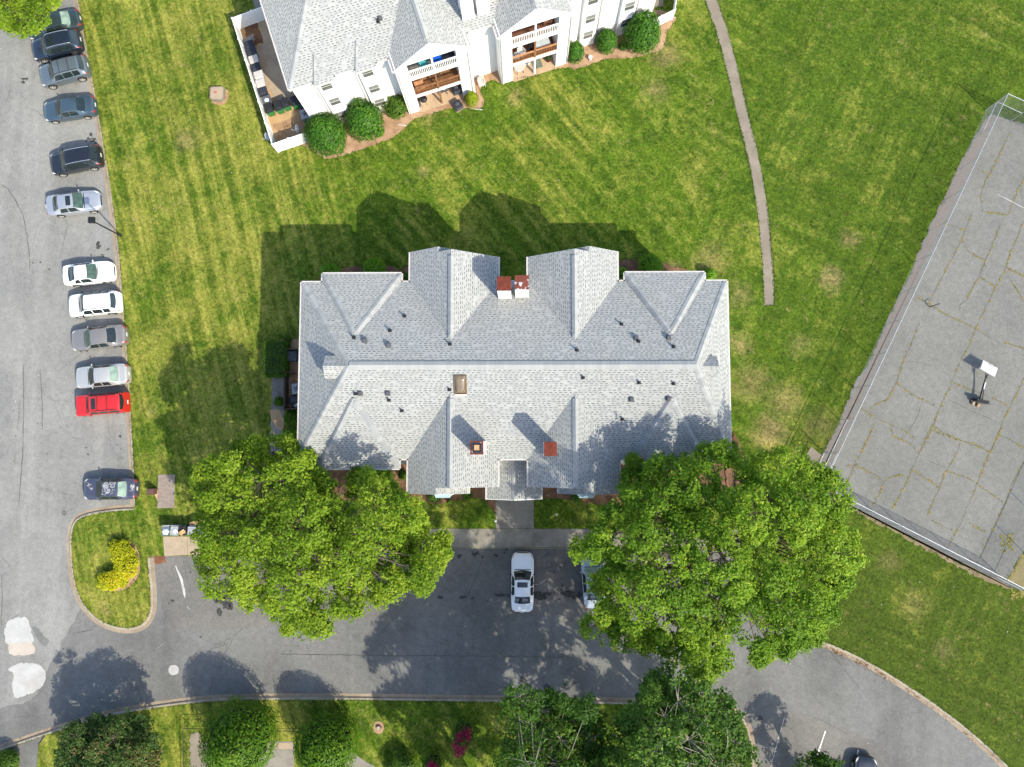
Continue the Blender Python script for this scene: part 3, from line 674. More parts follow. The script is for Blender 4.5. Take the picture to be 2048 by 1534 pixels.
WL = [z1([(1945, 460), (1900, 550), (1850, 660), (1790, 770), (1740, 870), (1722, 945), (1735, 1055), (1830, 1070), (1925, 1085)]), z1([(2045, 800), (2000, 900), (1960, 1000), (1925, 1085)]),
      z1([(1685, 740), (1770, 770)]), z1([(1665, 1055), (1600, 1200), (1580, 1270), (1530, 1370), (1480, 1450), (1440, 1534)]), z1([(1450, 1140), (1600, 1195)]), z1([(1580, 1275), (1640, 1360), (1750, 1420)]),
      z1([(1865, 1150), (1830, 1260), (1770, 1400), (1715, 1534)]), z1([(2045, 1120), (1960, 1330), (1900, 1500)]), z1([(1920, 1480), (2045, 1534)]),
      z2([(1540, 0), (1480, 110), (1420, 230), (1370, 330), (1345, 400)]), z2([(1780, 20), (1700, 210), (1620, 360)]), z2([(1950, 0), (1900, 160), (1835, 275)]), z2([(1610, 0), (1670, 45), (1755, 75)]), z2([(1710, 200), (1780, 240), (1835, 275)]),
      z2([(1835, 275), (1760, 430), (1690, 580), (1640, 700), (1560, 850), (1510, 980), (1440, 1130), (1390, 1250), (1340, 1370), (1260, 1534)]), z2([(1240, 350), (1300, 380), (1400, 445), (1500, 500), (1600, 545), (1690, 585), (1760, 635), (1870, 700)]), z2([(1900, 690), (2045, 735)]), z2([(1930, 145), (2045, 195)]), z2([(1920, 190), (1980, 280), (2045, 380)]),
      z2([(1270, 530), (1220, 660), (1160, 800), (1090, 990), (1030, 1110), (930, 1160), (890, 1190)]), z2([(1090, 990), (1200, 1070), (1290, 1120), (1400, 1175)]), z2([(830, 1180), (930, 1250), (1040, 1300), (1130, 1340), (1230, 1400)]), z2([(940, 1270), (890, 1390), (830, 1520)]), z2([(1050, 1310), (1070, 1390), (1110, 1410), (1200, 1450), (1250, 1520)]),
      z2([(1350, 1340), (1470, 1390), (1570, 1420), (1680, 1450), (1790, 1510)]), z2([(2045, 960), (1960, 1130), (1880, 1300), (1800, 1500)]), z2([(1850, 1380), (1950, 1420), (2045, 1480)]), z2([(1520, 990), (1640, 1040), (1800, 1100), (1930, 1160)]),
      z3([(920, 20), (850, 160), (790, 280), (720, 440)]), z3([(1360, 10), (1280, 170), (1210, 330), (1150, 470), (1060, 630)]), z3([(700, 310), (790, 300), (890, 350), (1000, 420), (1060, 385), (1160, 375)]), z3([(1000, 430), (960, 530), (915, 600)]),
      z3([(1215, 335), (1330, 410), (1410, 465)]), z3([(1460, 340), (1420, 460), (1370, 570), (1320, 680)]), z3([(1460, 335), (1580, 380), (1690, 430)]), z3([(1890, 0), (1790, 200), (1710, 400), (1640, 580), (1560, 760), (1470, 920)]), z3([(1570, 120), (1520, 260), (1470, 335)]),
      z3([(1690, 440), (1800, 510), (1890, 580)]), z3([(2045, 270), (1960, 430), (1890, 620), (1810, 780), (1740, 930), (1700, 1030)]), z3([(1640, 730), (1700, 770), (1750, 800)]), z3([(1330, 700), (1430, 750), (1510, 790)]), z3([(1370, 15), (1560, 110), (1790, 200)])]
gw = G(); gd = G(); gc = G(); r_ = random.Random(21)
for i, l in enumerate(WL):
    ribbon(gc, l, 0.026, 0.0125, i, 0.03)
    for a, b in zip(l[:-1], l[1:]):
        L = (b-a).length; n = int(L/0.085)
        dens = r_.uniform(0.25, 0.95)
        for k in range(n):
            if r_.random() > dens: continue
            p = a.lerp(b, (k+r_.random())/max(n, 1)); s_ = r_.uniform(0.035, 0.105); an = r_.uniform(0, 6.28)
            q = (p.x+r_.gauss(0, .04), p.y+r_.gauss(0, .04))
            tgt = gw if r_.random() < 0.6 else gd
            tgt.add([(q[0]+s_*math.cos(an+t), q[1]+s_*math.sin(an+t)*.8, 0.013+0.006*(t > 1)+r_.random()*0.02) for t in (0, 1.7, 3.1, 4.6)], [(0, 1, 2, 3)])
for l in ([(2008, 885), (2020, 905)], [(2030, 985), (2036, 1000)]):
    for k in range(60):
        p = at(r_.uniform(l[0][0]-8, l[1][0]+8), r_.uniform(l[0][1]+180, l[1][1]+200), 0); s_ = r_.uniform(.04, .12); an = r_.uniform(0, 6.28)
        gw.add([(p.x+s_*math.cos(an+t), p.y+s_*math.sin(an+t), 0.016+r_.random()*.02) for t in (0, 1.7, 3.1, 4.6)], [(0, 1, 2, 3)])
struct(gw.build('crack_weeds', MT['weed']), 'stuff'); struct(gd.build('dry_crack_weeds', MT['weed_dry']), 'stuff')
for l, w_ in (([(1975, 1090), (2010, 1075)], .03), (z3([(1300, 250), (1470, 330)]), .03), (z2([(1560, 470), (1570, 410), (1640, 350)]), .05), (z2([(1290, 1130), (1240, 1260), (1175, 1360)]), .04), (z2([(1180, 830), (1280, 840), (1360, 870)]), .03), (z2([(1470, 1110), (1650, 1200), (1870, 1290)]), .03)):
    ribbon(gc, l if isinstance(l[0], Vector) else pts(l), w_, 0.0125, 3, 0.02)
struct(gc.build('asphalt_cracks', MT['crack']), 'stuff')
g = G(); ribbon(g, z1([(1840, 925), (1940, 975), (2045, 1030)]), 0.05, 0.0135, 1, 0.005); struct(g.build('court_line', MT['paint']))
# dirt band along the fence
sheet('dirt_band', rough_edge([(p.x, p.y) for p in pts([(1976, 236), (1990, 232), (1960, 300), (1905, 410), (1850, 520), (1800, 630), (1750, 735), (1700, 845), (1660, 925), (1640, 950), (1652, 900), (1697, 806), (1737, 733), (1780, 632), (1824, 545), (1860, 456), (1903, 365), (1951, 277)])], 0.07, 0.3, 2), 0.0105, concrete_mat('dirty_court_edge', (0.145, 0.115, 0.095), (0.18, 0.155, 0.135), (0.10, 0.075, 0.06), 0.9))
sheet('gate_slab', [(p.x, p.y) for p in pts([(1611, 913), (1622, 893), (1648, 914), (1632, 938)])], 0.016, MT['path'])
sheet('bare_soil', rough_edge([(p.x, p.y) for p in pts([(1690, 1004), (1740, 1030), (1800, 1058), (1900, 1112), (1960, 1142), (2015, 1158), (2030, 1178), (1990, 1168), (1940, 1147), (1890, 1120), (1840, 1092), (1780, 1059), (1730, 1035), (1690, 1009)])], 0.10, 0.22, 12), 0.010, concrete_mat('fence_line_soil', (0.15, 0.115, 0.07), (0.20, 0.155, 0.095), (0.09, 0.085, 0.03), 1.4))
sheet('dry_grass_edge', rough_edge([(p.x, p.y) for p in pts([(2014, 1160), (2026, 1142), (2042, 1112), (2080, 1040), (2120, 1100), (2060, 1200)])], 0.1, 0.3, 13), 0.011, concrete_mat('dry_turf', (0.16, 0.135, 0.05), (0.21, 0.17, 0.075), (0.10, 0.11, 0.03), 1.5))
# ------------------------------------------------------------------ apartment houses
class Roof:
    def __init__(s): s.pl = []; s.fn = []
    def plane(s, poly, eave):
        """poly in 3D, eave: horizontal unit direction along the eave"""
        p0 = Vector(poly[0]); nrm = None
        for i in range(1, len(poly)-1):
            c = (Vector(poly[i])-p0).cross(Vector(poly[i+1])-p0)
            if c.length > 1e-6: nrm = c.normalized(); break
        poly = [Vector(p) for p in poly]
        if nrm.z < 0: poly.reverse(); nrm = -nrm
        e = Vector((eave[0], eave[1], 0)).normalized(); up = nrm.cross(e)
        if up.z < 0: up = -up
        uv = [((p-Vector((0, 0, 0))).dot(e), p.dot(up)) for p in poly]
        s.pl.append((poly, uv))
    def hip(s, x0, x1, y0, y1, ze, rx0, rx1, ry, rz):
        A, B, C, D = (x0, y0, ze), (x1, y0, ze), (x1, y1, ze), (x0, y1, ze); R0, R1 = (rx0, ry, rz), (rx1, ry, rz)
        s.plane([A, B, R1, R0], (1, 0)); s.plane([B, C, R1], (0, 1)); s.plane([C, D, R0, R1], (1, 0)); s.plane([D, A, R0], (0, 1))
        def f(x, y):
            if not (x0-.01 <= x <= x1+.01 and y0-.01 <= y <= y1+.01): return -9
            return min(ze+(x-x0)*(rz-ze)/(rx0-x0), ze+(x1-x)*(rz-ze)/(x1-rx1), ze+(y-y0)*(rz-ze)/(ry-y0), ze+(y1-y)*(rz-ze)/(y1-ry))
        s.fn.append(f)
    def gable_y(s, x0, x1, ya, yb, ze, zr, xm=None):
        xm = (x0+x1)/2 if xm is None else xm
        s.plane([(x0, ya, ze), (xm, ya, zr), (xm, yb, zr), (x0, yb, ze)], (0, 1)); s.plane([(x1, ya, ze), (x1, yb, ze), (xm, yb, zr), (xm, ya, zr)], (0, 1))
        lo, hi = min(ya, yb), max(ya, yb)
        def f(x, y):
            if not (x0-.01 <= x <= x1+.01 and lo-.01 <= y <= hi+.01): return -9
            return min(ze+(x-x0)*(zr-ze)/(xm-x0), ze+(x1-x)*(zr-ze)/(x1-xm))
        s.fn.append(f)
    def gable_x(s, y0, y1, xa, xb, ze, zr):
        ym = (y0+y1)/2
        s.plane([(xa, y0, ze), (xb, y0, ze), (xb, ym, zr), (xa, ym, zr)], (1, 0)); s.plane([(xa, y1, ze), (xa, ym, zr), (xb, ym, zr), (xb, y1, ze)], (1, 0))
        lo, hi = min(xa, xb), max(xa, xb)
        def f(x, y):
            if not (lo-.01 <= x <= hi+.01 and y0-.01 <= y <= y1+.01): return -9
            return ze+min(y-y0, y1-y)*(zr-ze)/(ym-y0)
        s.fn.append(f)
    def bay(s, xa, xb, ye, ze, ax, ay, az):
        s.plane([(xa, ye, ze), (xb, ye, ze), (ax, ay, az)], (1, 0))
        s.plane([(xa, ye, ze), (ax, ay, az), (xa, ay, ze)], (0, 1)); s.plane([(xb, ye, ze), (ax, ay, az), (xb, ay, ze)], (0, 1))
        lo, hi = min(ye, ay), max(ye, ay)
        def f(x, y):
            if not (xa <= x <= xb and lo <= y <= hi): return -9
            return min(ze+abs(ye-y)*(az-ze)/abs(ye-ay), ze+(x-xa)*(az-ze)/(ax-xa), ze+(xb-x)*(az-ze)/(xb-ax))
        s.fn.append(f)
    def z(s, x, y): return max(f(x, y) for f in s.fn)
    def build(s, parent, name='roof'):
        g = G()
        for p, uv in s.pl: g.add(p, [tuple(range(len(p)))], uv=[uv])
        return g.build(name, MT['shingle'], parent)

def caps(R, a, b, w, lift, parent, name='ridge_cap', piece=0.30, skirt=0.05, solid=False):
    """overlapping cap shingles along a ridge or hip from a to b"""
    a = Vector(a[:2]); b = Vector(b[:2]); d = b-a; L = d.length; e = d/L; n = Vector((-e.y, e.x))
    k = max(1, int(L/piece)); g = G(); tint = []; r = random.Random(int(abs(a.x*31+a.y*17+b.x*7)*10))
    for i in range(k):
        p0 = a+e*(L*i/k); p1 = a+e*(L*(i+1)/k+0.02); vs = []
        for p, dz in ((p0, lift+0.014), (p1, lift)):
            zc = R.z(p.x, p.y)
            l_ = p+n*w; r__ = p-n*w
            zl, zr = R.z(l_.x, l_.y), R.z(r__.x, r__.y)
            if zl < 0: zl = zc-0.1
            if zr < 0: zr = zc-0.1
            zl = min(zl, zc); zr = min(zr, zc)
            vs += [(l_.x, l_.y, zl-0.01), (l_.x, l_.y, zl+dz*0.8), (p.x, p.y, zc+dz+0.012), (r__.x, r__.y, zr+dz*0.8), (r__.x, r__.y, zr-0.01)]
        g.add(vs, [(0, 5, 6, 1), (1, 6, 7, 2), (2, 7, 8, 3), (3, 8, 9, 4), (0, 1, 2, 3, 4), (9, 8, 7, 6, 5)])
        tint += [r.random()*(0.5 if solid else 1)+(0.4 if solid else 0)]*10
    o = g.build(name, MT['cap'], parent); me = o.data
    at_ = me.attributes.new('tint', 'FLOAT', 'POINT'); at_.data.foreach_set('value', tint)
    o['kind'] = 'stuff'
    return o

def inset(poly, d):
    n = len(poly); ar = sum(poly[i][0]*poly[(i+1) % n][1]-poly[(i+1) % n][0]*poly[i][1] for i in range(n)); sg = 1 if ar > 0 else -1
    L = []
    for i in range(n):
        a = Vector(poly[i]); b = Vector(poly[(i+1) % n]); e = (b-a).normalized(); nn = Vector((-e.y, e.x))*sg
        L.append((a+nn*d, e))
    out = []
    for i in range(n):
        p, e = L[i-1]; q, f = L[i]; c = e.x*f.y-e.y*f.x
        if abs(c) < 1e-9: out.append(q); continue
        t = ((q-p).x*f.y-(q-p).y*f.x)/c; out.append(p+e*t)
    return [(p.x, p.y) for p in out]

def gutters(edges, ze, parent, name='gutter'):
    for a, b in edges:
        a = Vector((*a, ze-0.055)); b = Vector((*b, ze-0.055)); g = G()
        g.span(a, b, 0.10, 0.10)
        e = (b-a).normalized(); L = (b-a).length; k = max(1, int(L/1.2))
        for i in range(k): g.span(a+e*(L*(i+.5)/k)+Vector((0, 0, .062)), a+e*(L*(i+.5)/k+0.05)+Vector((0, 0, .056)), 0.13, 0.02)
        g.build(name, MT['gutter'], parent)

def window(parent, p, nx, ny, w, h, sky_tone=False, mat='trim'):
    """window in a wall with outward normal (nx, ny); p = centre of the sill"""
    p = Vector(p); n = Vector((nx, ny, 0)); e = Vector((-ny, nx, 0)); g = G(); t = 0.045
    for s_ in (-1, 1): g.span(p+e*(s_*(w/2+t/2)), p+e*(s_*(w/2+t/2))+Vector((0, 0, h)), t, 0.08, up=tuple(e))
    g.span(p-e*(w/2+t)+Vector((0, 0, -.03))+n*.02, p+e*(w/2+t)+Vector((0, 0, -.03))+n*.01, 0.09, 0.05); g.span(p-e*(w/2+t)+Vector((0, 0, h+.035)), p+e*(w/2+t)+Vector((0, 0, h+.035)), 0.085, 0.05)
    g.span(p-e*(w/2)+Vector((0, 0, h/2)), p+e*(w/2)+Vector((0, 0, h/2)), 0.05, 0.03)
    fr = g.build('window', MT[mat], parent)
    for k, (z0, z1) in enumerate(((0.0, h/2-.012), (h/2+.012, h))):
        g = G(); c = p+n*(-0.002+0.012*k)+Vector((0, 0, (z0+z1)/2)); g.span(c-e*(w/2), c+e*(w/2), 0.02, z1-z0)
        g.build('pane', MT['sky_tone'] if (sky_tone and k == 1) else MT['glass'], fr)
    return fr

def vent_pipe(roof, R, x, y, tall=0.32):
    z = R.z(x, y); g = G(); g.box((x, y, z+0.03), (0.25, 0.25, 0.03)); g.lathe([(0.11, 0), (0.07, 0.10), (0.06, tall), (0.04, tall)], (x, y, z+.02), 10)
    return g.build('vent_pipe', MT['black'], roof)
def box_vent(roof, R, x, y, s_=0.29):
    z = R.z(x, y); g = G(); g.box((x, y, z+0.05), (s_*1.15, s_*1.15, 0.06)); g.box((x, y, z+0.14), (s_*0.8, s_*0.8, 0.14)); g.box((x, y, z+0.23), (s_, s_, 0.05), taper=0.8)
    return g.build('roof_vent', MT['ventgrey'], roof)

def chimney(parent, x, y, wx, wy, z0, z1, cap='rust', kind='flat'):
    g = G(); g.box((x, y, (z0+z1)/2), (wx-.06, wy-.06, z1-z0))
    ch = g.build('chimney', MT['siding'], parent)
    g = G()
    for sx in (-1, 1):
        for sy in (-1, 1): g.box((x+sx*(wx/2-.04), y+sy*(wy/2-.04), (z0+z1)/2), (.10, .10, z1-z0-.02))
    g.build('corner_board', MT['trim'], ch)
    g = G(); zb = z0+0.0
    for k, (sx, sy) in enumerate(((1, 0), (-1, 0), (0, 1), (0, -1))): pass
    g = G()
    if kind == 'flat':
        hx, hy = wx/2+.03, wy/2+.03
        g.box((x, y, z1+.03), (hx*2, hy*2, .06)); g.add([(x-hx+.03, y-hy+.03, z1+.062), (x+hx-.03, y-hy+.03, z1+.062), (x+hx-.03, y+hy-.03, z1+.062), (x-hx+.03, y+hy-.03, z1+.062), (x, y, z1+.11)], [(0, 1, 4), (1, 2, 4), (2, 3, 4), (3, 0, 4)])
    else:
        for sx, sy, lx, ly in ((0, 1, wx+.04, .10), (0, -1, wx+.04, .10), (1, 0, .10, wy-.16), (-1, 0, .10, wy-.16)): g.box((x+sx*(wx/2-.03), y+sy*(wy/2-.03), z1+.04), (lx, ly, .08))
        q = G()
        for sx, sy, lx, ly in ((0, 1, .56, .07), (0, -1, .56, .07), (1, 0, .07, .42), (-1, 0, .07, .42)): q.box((x+sx*.245, y+sy*.245, z1+.10), (lx, ly, .2))
        q.box((x, y, z1-.01), (wx-.24, wy-.24, .02)); q.build('flue_frame', MT['black'], ch)
        q = G(); q.box((x, y, z1+.14), (.36, .36, .03)); q.build('flue_lid', MT['card'], ch)
    g.build('chimney_cap', MT[cap], ch)
    return ch

def fascia_trim(parent, a, b, w=0.05, h=0.20, name='rake_board'):
    g = G(); g.span(a, b, w, h); return g.build(name, MT['trim'], parent)

# ================================================================ main house
ZE, ZW, ZM = 7.7, 10.05, 11.0
mo = Vector((-0.85, 5.4, 0))
mainh = thing('apartment_building', 'large grey shingled apartment building in the centre between the two big trees', 'building', mo)
class Sub: pass
def shift(R, o):
    pass
ox, oy = mo.x, mo.y
X = lambda x: x-ox
Y = lambda y: y-oy
R = Roof()
R.hip(X(-16.4), X(14.72), Y(-1.0), Y(11.92), ZE, X(-12.1), X(11.66), Y(5.45), ZM)
for x0, x1 in ((-8.43, -1.93), (0.22, 6.77)):
    R.gable_y(X(x0), X(x1), Y(13.75), Y(6.9), ZE, ZW); R.gable_y(X(x0), X(x1), Y(-2.97), Y(3.9), ZE, ZW)
zn = ZE+2.19*(ZW-ZE)/3.25
for x0, x1 in ((-8.43, -4.05), (2.39, 6.77)):
    R.gable_y(X(x0), X(x1), Y(14.13), Y(13.752), ZE, zn); R.gable_y(X(x0), X(x1), Y(-3.46), Y(-2.972), ZE, zn)
for xa, xb, ax in ((-14.87, -9.05, -11.95), (7.3, 13.1, 10.15)):
    R.bay(X(xa), X(xb), Y(12.56), ZE, X(ax), Y(7.75), 10.02); R.bay(X(xa), X(xb), Y(-1.69), ZE, X(ax), Y(3.25), 10.04)
R.gable_x(Y(4.6), Y(6.2), X(-13.9), X(-11.9), 10.22, 10.88); R.gable_x(Y(4.6), Y(6.2), X(13.35), X(11.6), 9.75, 10.45)
mroof = R.build(mainh)
RM = R
def mcap(x0, y0, x1, y1, w, lift, solid=False): caps(RM, (X(x0), Y(y0)), (X(x1), Y(y1)), w, lift, mroof, solid=solid)
mcap(-12.05, 5.45, 11.6, 5.45, 0.27, 0.085, True)
for xm in (-5.18, 3.495):
    mcap(xm, 13.3, xm, 7.5, 0.21, 0.07, True); mcap(xm, -2.9, xm, 3.2, 0.21, 0.07, True)
for a, b in (((-16.3, -0.9), (-12.1, 5.4)), ((-16.3, 11.82), (-12.1, 5.5)), ((14.62, -0.9), (11.66, 5.4)), ((14.62, 11.82), (11.66, 5.5))):
    mcap(*a, *b, 0.21, 0.03)
for xa, xb, ax in ((-14.87, -9.05, -11.95), (7.3, 13.1, 10.15)):
    for xx in (xa+.05, xb-.05):
        mcap(xx, 12.5, ax, 7.75, 0.21, 0.03); mcap(xx, -1.63, ax, 3.25, 0.21, 0.03)
outl = [(-16.4, -1.0), (-14.87, -1.0), (-14.87, -1.69), (-9.05, -1.69), (-9.05, -1.0), (-8.43, -1.0), (-8.43, -3.46), (-4.05, -3.46), (-4.05, -2.97), (-1.93, -2.97), (-1.93, -1.0), (.22, -1.0), (.22, -2.97), (2.39, -2.97), (2.39, -3.46), (6.77, -3.46), (6.77, -1.0), (7.3, -1), (7.3, -1.69), (13.1, -1.69), (13.1, -1.0), (14.72, -1.0), (14.72, 11.92),
        (13.1, 11.92), (13.1, 12.56), (7.3, 12.56), (7.3, 11.92), (6.77, 11.92), (6.77, 14.13), (2.39, 14.13), (2.39, 13.75), (.22, 13.75), (.22, 11.92), (-1.93, 11.92), (-1.93, 13.75), (-4.05, 13.75), (-4.05, 14.13), (-8.43, 14.13), (-8.43, 11.92), (-9.05, 11.92), (-9.05, 12.56), (-14.87, 12.56), (-14.87, 11.92), (-16.4, 11.92)]
outm = [(X(a), Y(b)) for a, b in outl]
g = G(); g.prism(inset(outm, 0.22), -0.2, ZE-0.16); g.build('wall', MT['siding'], mainh)
g = G(); g.prism(inset(outm, 0.02), ZE-0.15, ZE-0.115); g.build('soffit', MT['trim'], mainh)
ed = []
for i in range(len(outm)):
    a, b = Vector(outm[i]), Vector(outm[(i+1) % len(outm)])
    yy = outl[i][1], outl[(i+1) % len(outl)][1]
    if abs(yy[0]-yy[1]) < 1e-6 and (yy[0] > 13 or yy[0] < -2.5): continue          # gable ends carry no gutter
    e = (b-a).normalized(); n_ = Vector((e.y, -e.x))*0.05
    ed.append((tuple(a+n_-e*0.0), tuple(b+n_+e*0.0)))
gutters(ed, ZE, mainh)
for x0, x1, ya, zr in ((-8.43, -1.93, 13.7, ZW), (.22, 6.77, 13.7, ZW), (-8.43, -4.05, 14.08, zn), (2.39, 6.77, 14.08, zn), (-8.43, -1.93, -2.92, ZW), (.22, 6.77, -2.92, ZW), (-8.43, -4.05, -3.41, zn), (2.39, 6.77, -3.41, zn)):
    sgn = 1 if ya > 5 else -1; xm = (x0+x1)/2
    g = G(); yw = Y(ya-sgn*0.18); t_ = 0.12
    tri = [(X(x0+.2), ZE-.16), (X(x1-.2), ZE-.16), (X(xm), zr-.22)]
    vs = [(a, yw, z) for a, z in tri]+[(a, yw-sgn*t_, z) for a, z in tri]
    g.add(vs, [(0, 1, 2), (5, 4, 3), (0, 3, 4, 1), (1, 4, 5, 2), (2, 5, 3, 0)]); g.build('gable_wall', MT['siding'], mainh)
    for xe in (x0, x1):
        a_ = Vector((X(xe), Y(ya+sgn*.04), ZE-.11)); b_ = Vector((X(xm), Y(ya+sgn*.04), zr-.11))
        if zr == ZW and ((xe == x0) == (x0 < -3)): a_ = a_.lerp(b_, .70)     # the lower nested gable hides the rest of this rake
        fascia_trim(mainh, a_, b_, 0.035, 0.17)
# dormers: small gable faces
for xf, sgn, zt in ((-13.9, -1, 10.88), (13.35, 1, 10.45)):
    g = G(); xw = X(xf-sgn*0.08); zb = RM.z(X(xf), Y(5.4)); zl = 10.2 if sgn < 0 else 9.73
    vs = [(xw, Y(4.68), 9.3), (xw, Y(6.12), 9.3), (xw, Y(6.12), zl), (xw, Y(5.4), zt-.08), (xw, Y(4.68), zl)]
    vs += [(v[0]-sgn*0.1, v[1], v[2]) for v in vs]
    g.add(vs, [(0, 1, 2, 3, 4), (9, 8, 7, 6, 5)]+[(i, 5+i, 5+(i+1) % 5, (i+1) % 5) for i in range(5)]); g.build('dormer_wall', MT['siding'], mroof)
# chimneys
chimney(mainh, X(-1.42), Y(10.97), 0.92, 0.92, 7.0, 11.5); chimney(mainh, X(-0.20), Y(11.05), 0.92, 0.92, 7.0, 11.5, 'peel')
chimney(mainh, X(-3.2), Y(-.18), 0.84, 0.86, 7.0, 12.0, 'rust', 'crown'); chimney(mainh, X(1.68), Y(-.26), 0.80, 0.88, 7.0, 12.0)
# skylight
def hit(R, u, v, ox_, oy_, rot=None):
    z = 9.0
    for _ in range(12):
        p = at(u, v, z); z = R.z(p.x-ox_, p.y-oy_)
    p = at(u, v, z); return p.x-ox_, p.y-oy_
sx_, sy_ = hit(RM, 921, 769, ox, oy); sl = math.atan((ZM-ZE)/6.45)
M_ = Matrix.Rotation(sl, 3, 'X'); zc = RM.z(sx_, sy_)
g = G()
for dx, dy, lx, ly in ((-.40, 0, .06, 1.42), (.40, 0, .06, 1.42), (0, .68, .74, .06), (0, -.68, .74, .06)): g.box(Vector((sx_, sy_, zc+.06))+M_ @ Vector((dx, dy, 0)), (lx, ly, .16), M=M_)
sk = g.build('skylight', MT['bronze'], mroof)
g = G(); vs = []; nu, nv = 9, 13
for j in range(nv):
    for i in range(nu):
        a, b = i/(nu-1)*2-1, j/(nv-1)*2-1; hgt = .18*((1-a**4)*(1-b**4))**.6
        vs.append(Vector((sx_, sy_, zc+.12))+M_ @ Vector((a*.37, b*.65, hgt)))
g.add(vs, [(j*nu+i, j*nu+i+1, (j+1)*nu+i+1, (j+1)*nu+i) for j in range(nv-1) for i in range(nu-1)]); g.build('dome_pane', MT['amber'], sk, smooth=True)
g = G(); g.box(Vector((sx_, sy_, zc+.02))+M_ @ Vector((0, -.78, 0)), (.84, .14, .03), M=M_); g.build('flashing', MT['gutter'], sk)
for u, v in ((809, 633), (780, 662), (708, 676), (900, 689), (1154, 701), (1243, 649), (1277, 683), (1347, 694), (899, 779), (1166, 755), (1278, 765), (1347, 767), (711, 787), (778, 800), (804, 821), (1245, 838)):
    vent_pipe(mroof, RM, *hit(RM, u, v, ox, oy))
for u, v in ((730, 682), (777, 691), (1272, 677), (1337, 676), (721, 787), (776, 787), (1263, 799), (1337, 798)):
    box_vent(mroof, RM, *hit(RM, u, v, ox, oy))
# entry canopy in the notch
RP = Roof(); RP.gable_y(X(-2.88), X(1.22), Y(-4.08), Y(-0.8), 5.0, 6.15)
pr = RP.build(mainh, 'entry_roof')
caps(RP, (X(-.83), Y(-4.0)), (X(-.83), Y(-1.2)), .16, .03, pr)
gutters([((X(-2.93), Y(-4.08)), (X(-2.93), Y(-3.1))), ((X(1.27), Y(-4.08)), (X(1.27), Y(-3.1)))], 5.0, mainh)
for xe in (-2.88, 1.22): fascia_trim(mainh, (X(xe), Y(-4.04), 4.90), (X(-.83), Y(-4.04), 6.05), .04, .18)
g = G()
tri = [(X(-2.6), 4.86), (X(1.0), 4.86), (X(-.83), 5.95)]
vs = [(a, Y(-3.86), z) for a, z in tri]+[(a, Y(-3.74), z) for a, z in tri]
g.add(vs, [(0, 1, 2), (5, 4, 3), (0, 3, 4, 1), (1, 4, 5, 2), (2, 5, 3, 0)]); g.build('gable_wall', MT['siding'], mainh)
for xe in (-2.62, .96):
    g = G(); g.box((X(xe), Y(-3.8), 2.43), (.22, .22, 4.86)); g.build('entry_post', MT['trim'], mainh)
    g = G(); g.box((X(xe-.12 if xe < 0 else xe+.12), Y(-4.1), .12), (.12, .3, .1)); g.build('downspout', MT['bluelid'], mainh)
# bay window roofs on the front
for xa, xb in ((-7.0, -5.35), (3.75, 5.4)):
    g = G(); zt, zb = 5.6, 5.1; y0, y1 = -3.25, -3.95
    vs = [(X(xa), Y(y0), zt), (X(xb), Y(y0), zt), (X(xb-.3), Y(y1), zb), (X(xa+.3), Y(y1), zb), (X(xa-.1), Y(y0), zb), (X(xb+.1), Y(y0), zb)]
    g.add(vs, [(0, 3, 2, 1), (0, 4, 3), (1, 2, 5), (4, 5, 2, 3)])
    for k in range(5):
        t = (k+.5)/5; a = Vector(vs[0]).lerp(Vector(vs[1]), t); b = Vector(vs[3]).lerp(Vector(vs[2]), t); g.span(a+Vector((0, 0, .02)), b+Vector((0, 0, .02)), .03, .03)
    g.build('bay_roof', MT['bluemetal'], mainh)
    g = G(); g.prism([(X(xa-.05), Y(y0)), (X(xb+.05), Y(y0)), (X(xb-.32), Y(y1+.1)), (X(xa+.32), Y(y1+.1))], 0.3, zb-.02); bw = g.build('bay_wall', MT['siding'], mainh)
    for zz in (.9, 3.4): window(mainh, (X((xa+xb)/2), Y(y1+.1)-.02, zz), 0, -1, .9, 1.3)
# windows round the house
for zz in (0.9, 3.5, 5.9):
    for xx in (-13.4, -10.5, 8.8, 11.6):
        window(mainh, (X(xx), Y(-1.69)+.2, zz), 0, -1, .85, 1.15); window(mainh, (X(xx), Y(12.56)-.2, zz), 0, 1, .85, 1.15)
    for yy in (2.0, 5.4, 9.0):
        window(mainh, (X(-16.4)+.2, Y(yy), zz), -1, 0, .85, 1.15); window(mainh, (X(14.72)-.2, Y(yy), zz), 1, 0, .85, 1.15)
    for xx in (-6.9, -5.4, 3.9, 5.2):
        window(mainh, (X(xx), Y(14.13)-.2, zz), 0, 1, .85, 1.15)
g = G(); g.box((X(-.83), Y(-1.0)+.2, 1.1), (1.7, .08, 2.2)); dr = g.build('entry_door', MT['brownbox'], mainh)
g = G(); g.ell((X(-.55), Y(-1.0)+.14, 1.05), (.04, .04, .04)); g.build('handle', MT['steel'], dr)

# ================================================================ house at the top with balconies
A = math.radians(18.1)
to = at(786, 145, 7.7); to.z = 0
toph = thing('apartment_building', 'white apartment building with stacked balconies at the top edge, turned at an angle', 'building', to, A)
ca, sa = math.cos(A), math.sin(A)
def tl(u, v, z=0.0):
    p = at(u, v, z)-to; return (p.x*ca+p.y*sa, -p.x*sa+p.y*ca)
RT = Roof()
EY = 1.19; x0, x1 = -7.83, 22.2; y1 = EY+12.95; ry = EY+6.47
RT.hip(x0, x1, EY, y1, ZE, x0+4.75, x1-4.3, ry, ZM)
W1, W2 = (0.0, 6.17), (8.26, 14.38)
for a, b in (W1, W2):
    RT.gable_y(a, b, 0.0, 6.4, ZE, ZW); RT.gable_y(a, b, y1+1.2, y1-5.2, ZE, ZW)
BU = [(-5.95, -4.32), (-2.68, -1.02), (15.40, 17.06), (18.70, 20.33)]
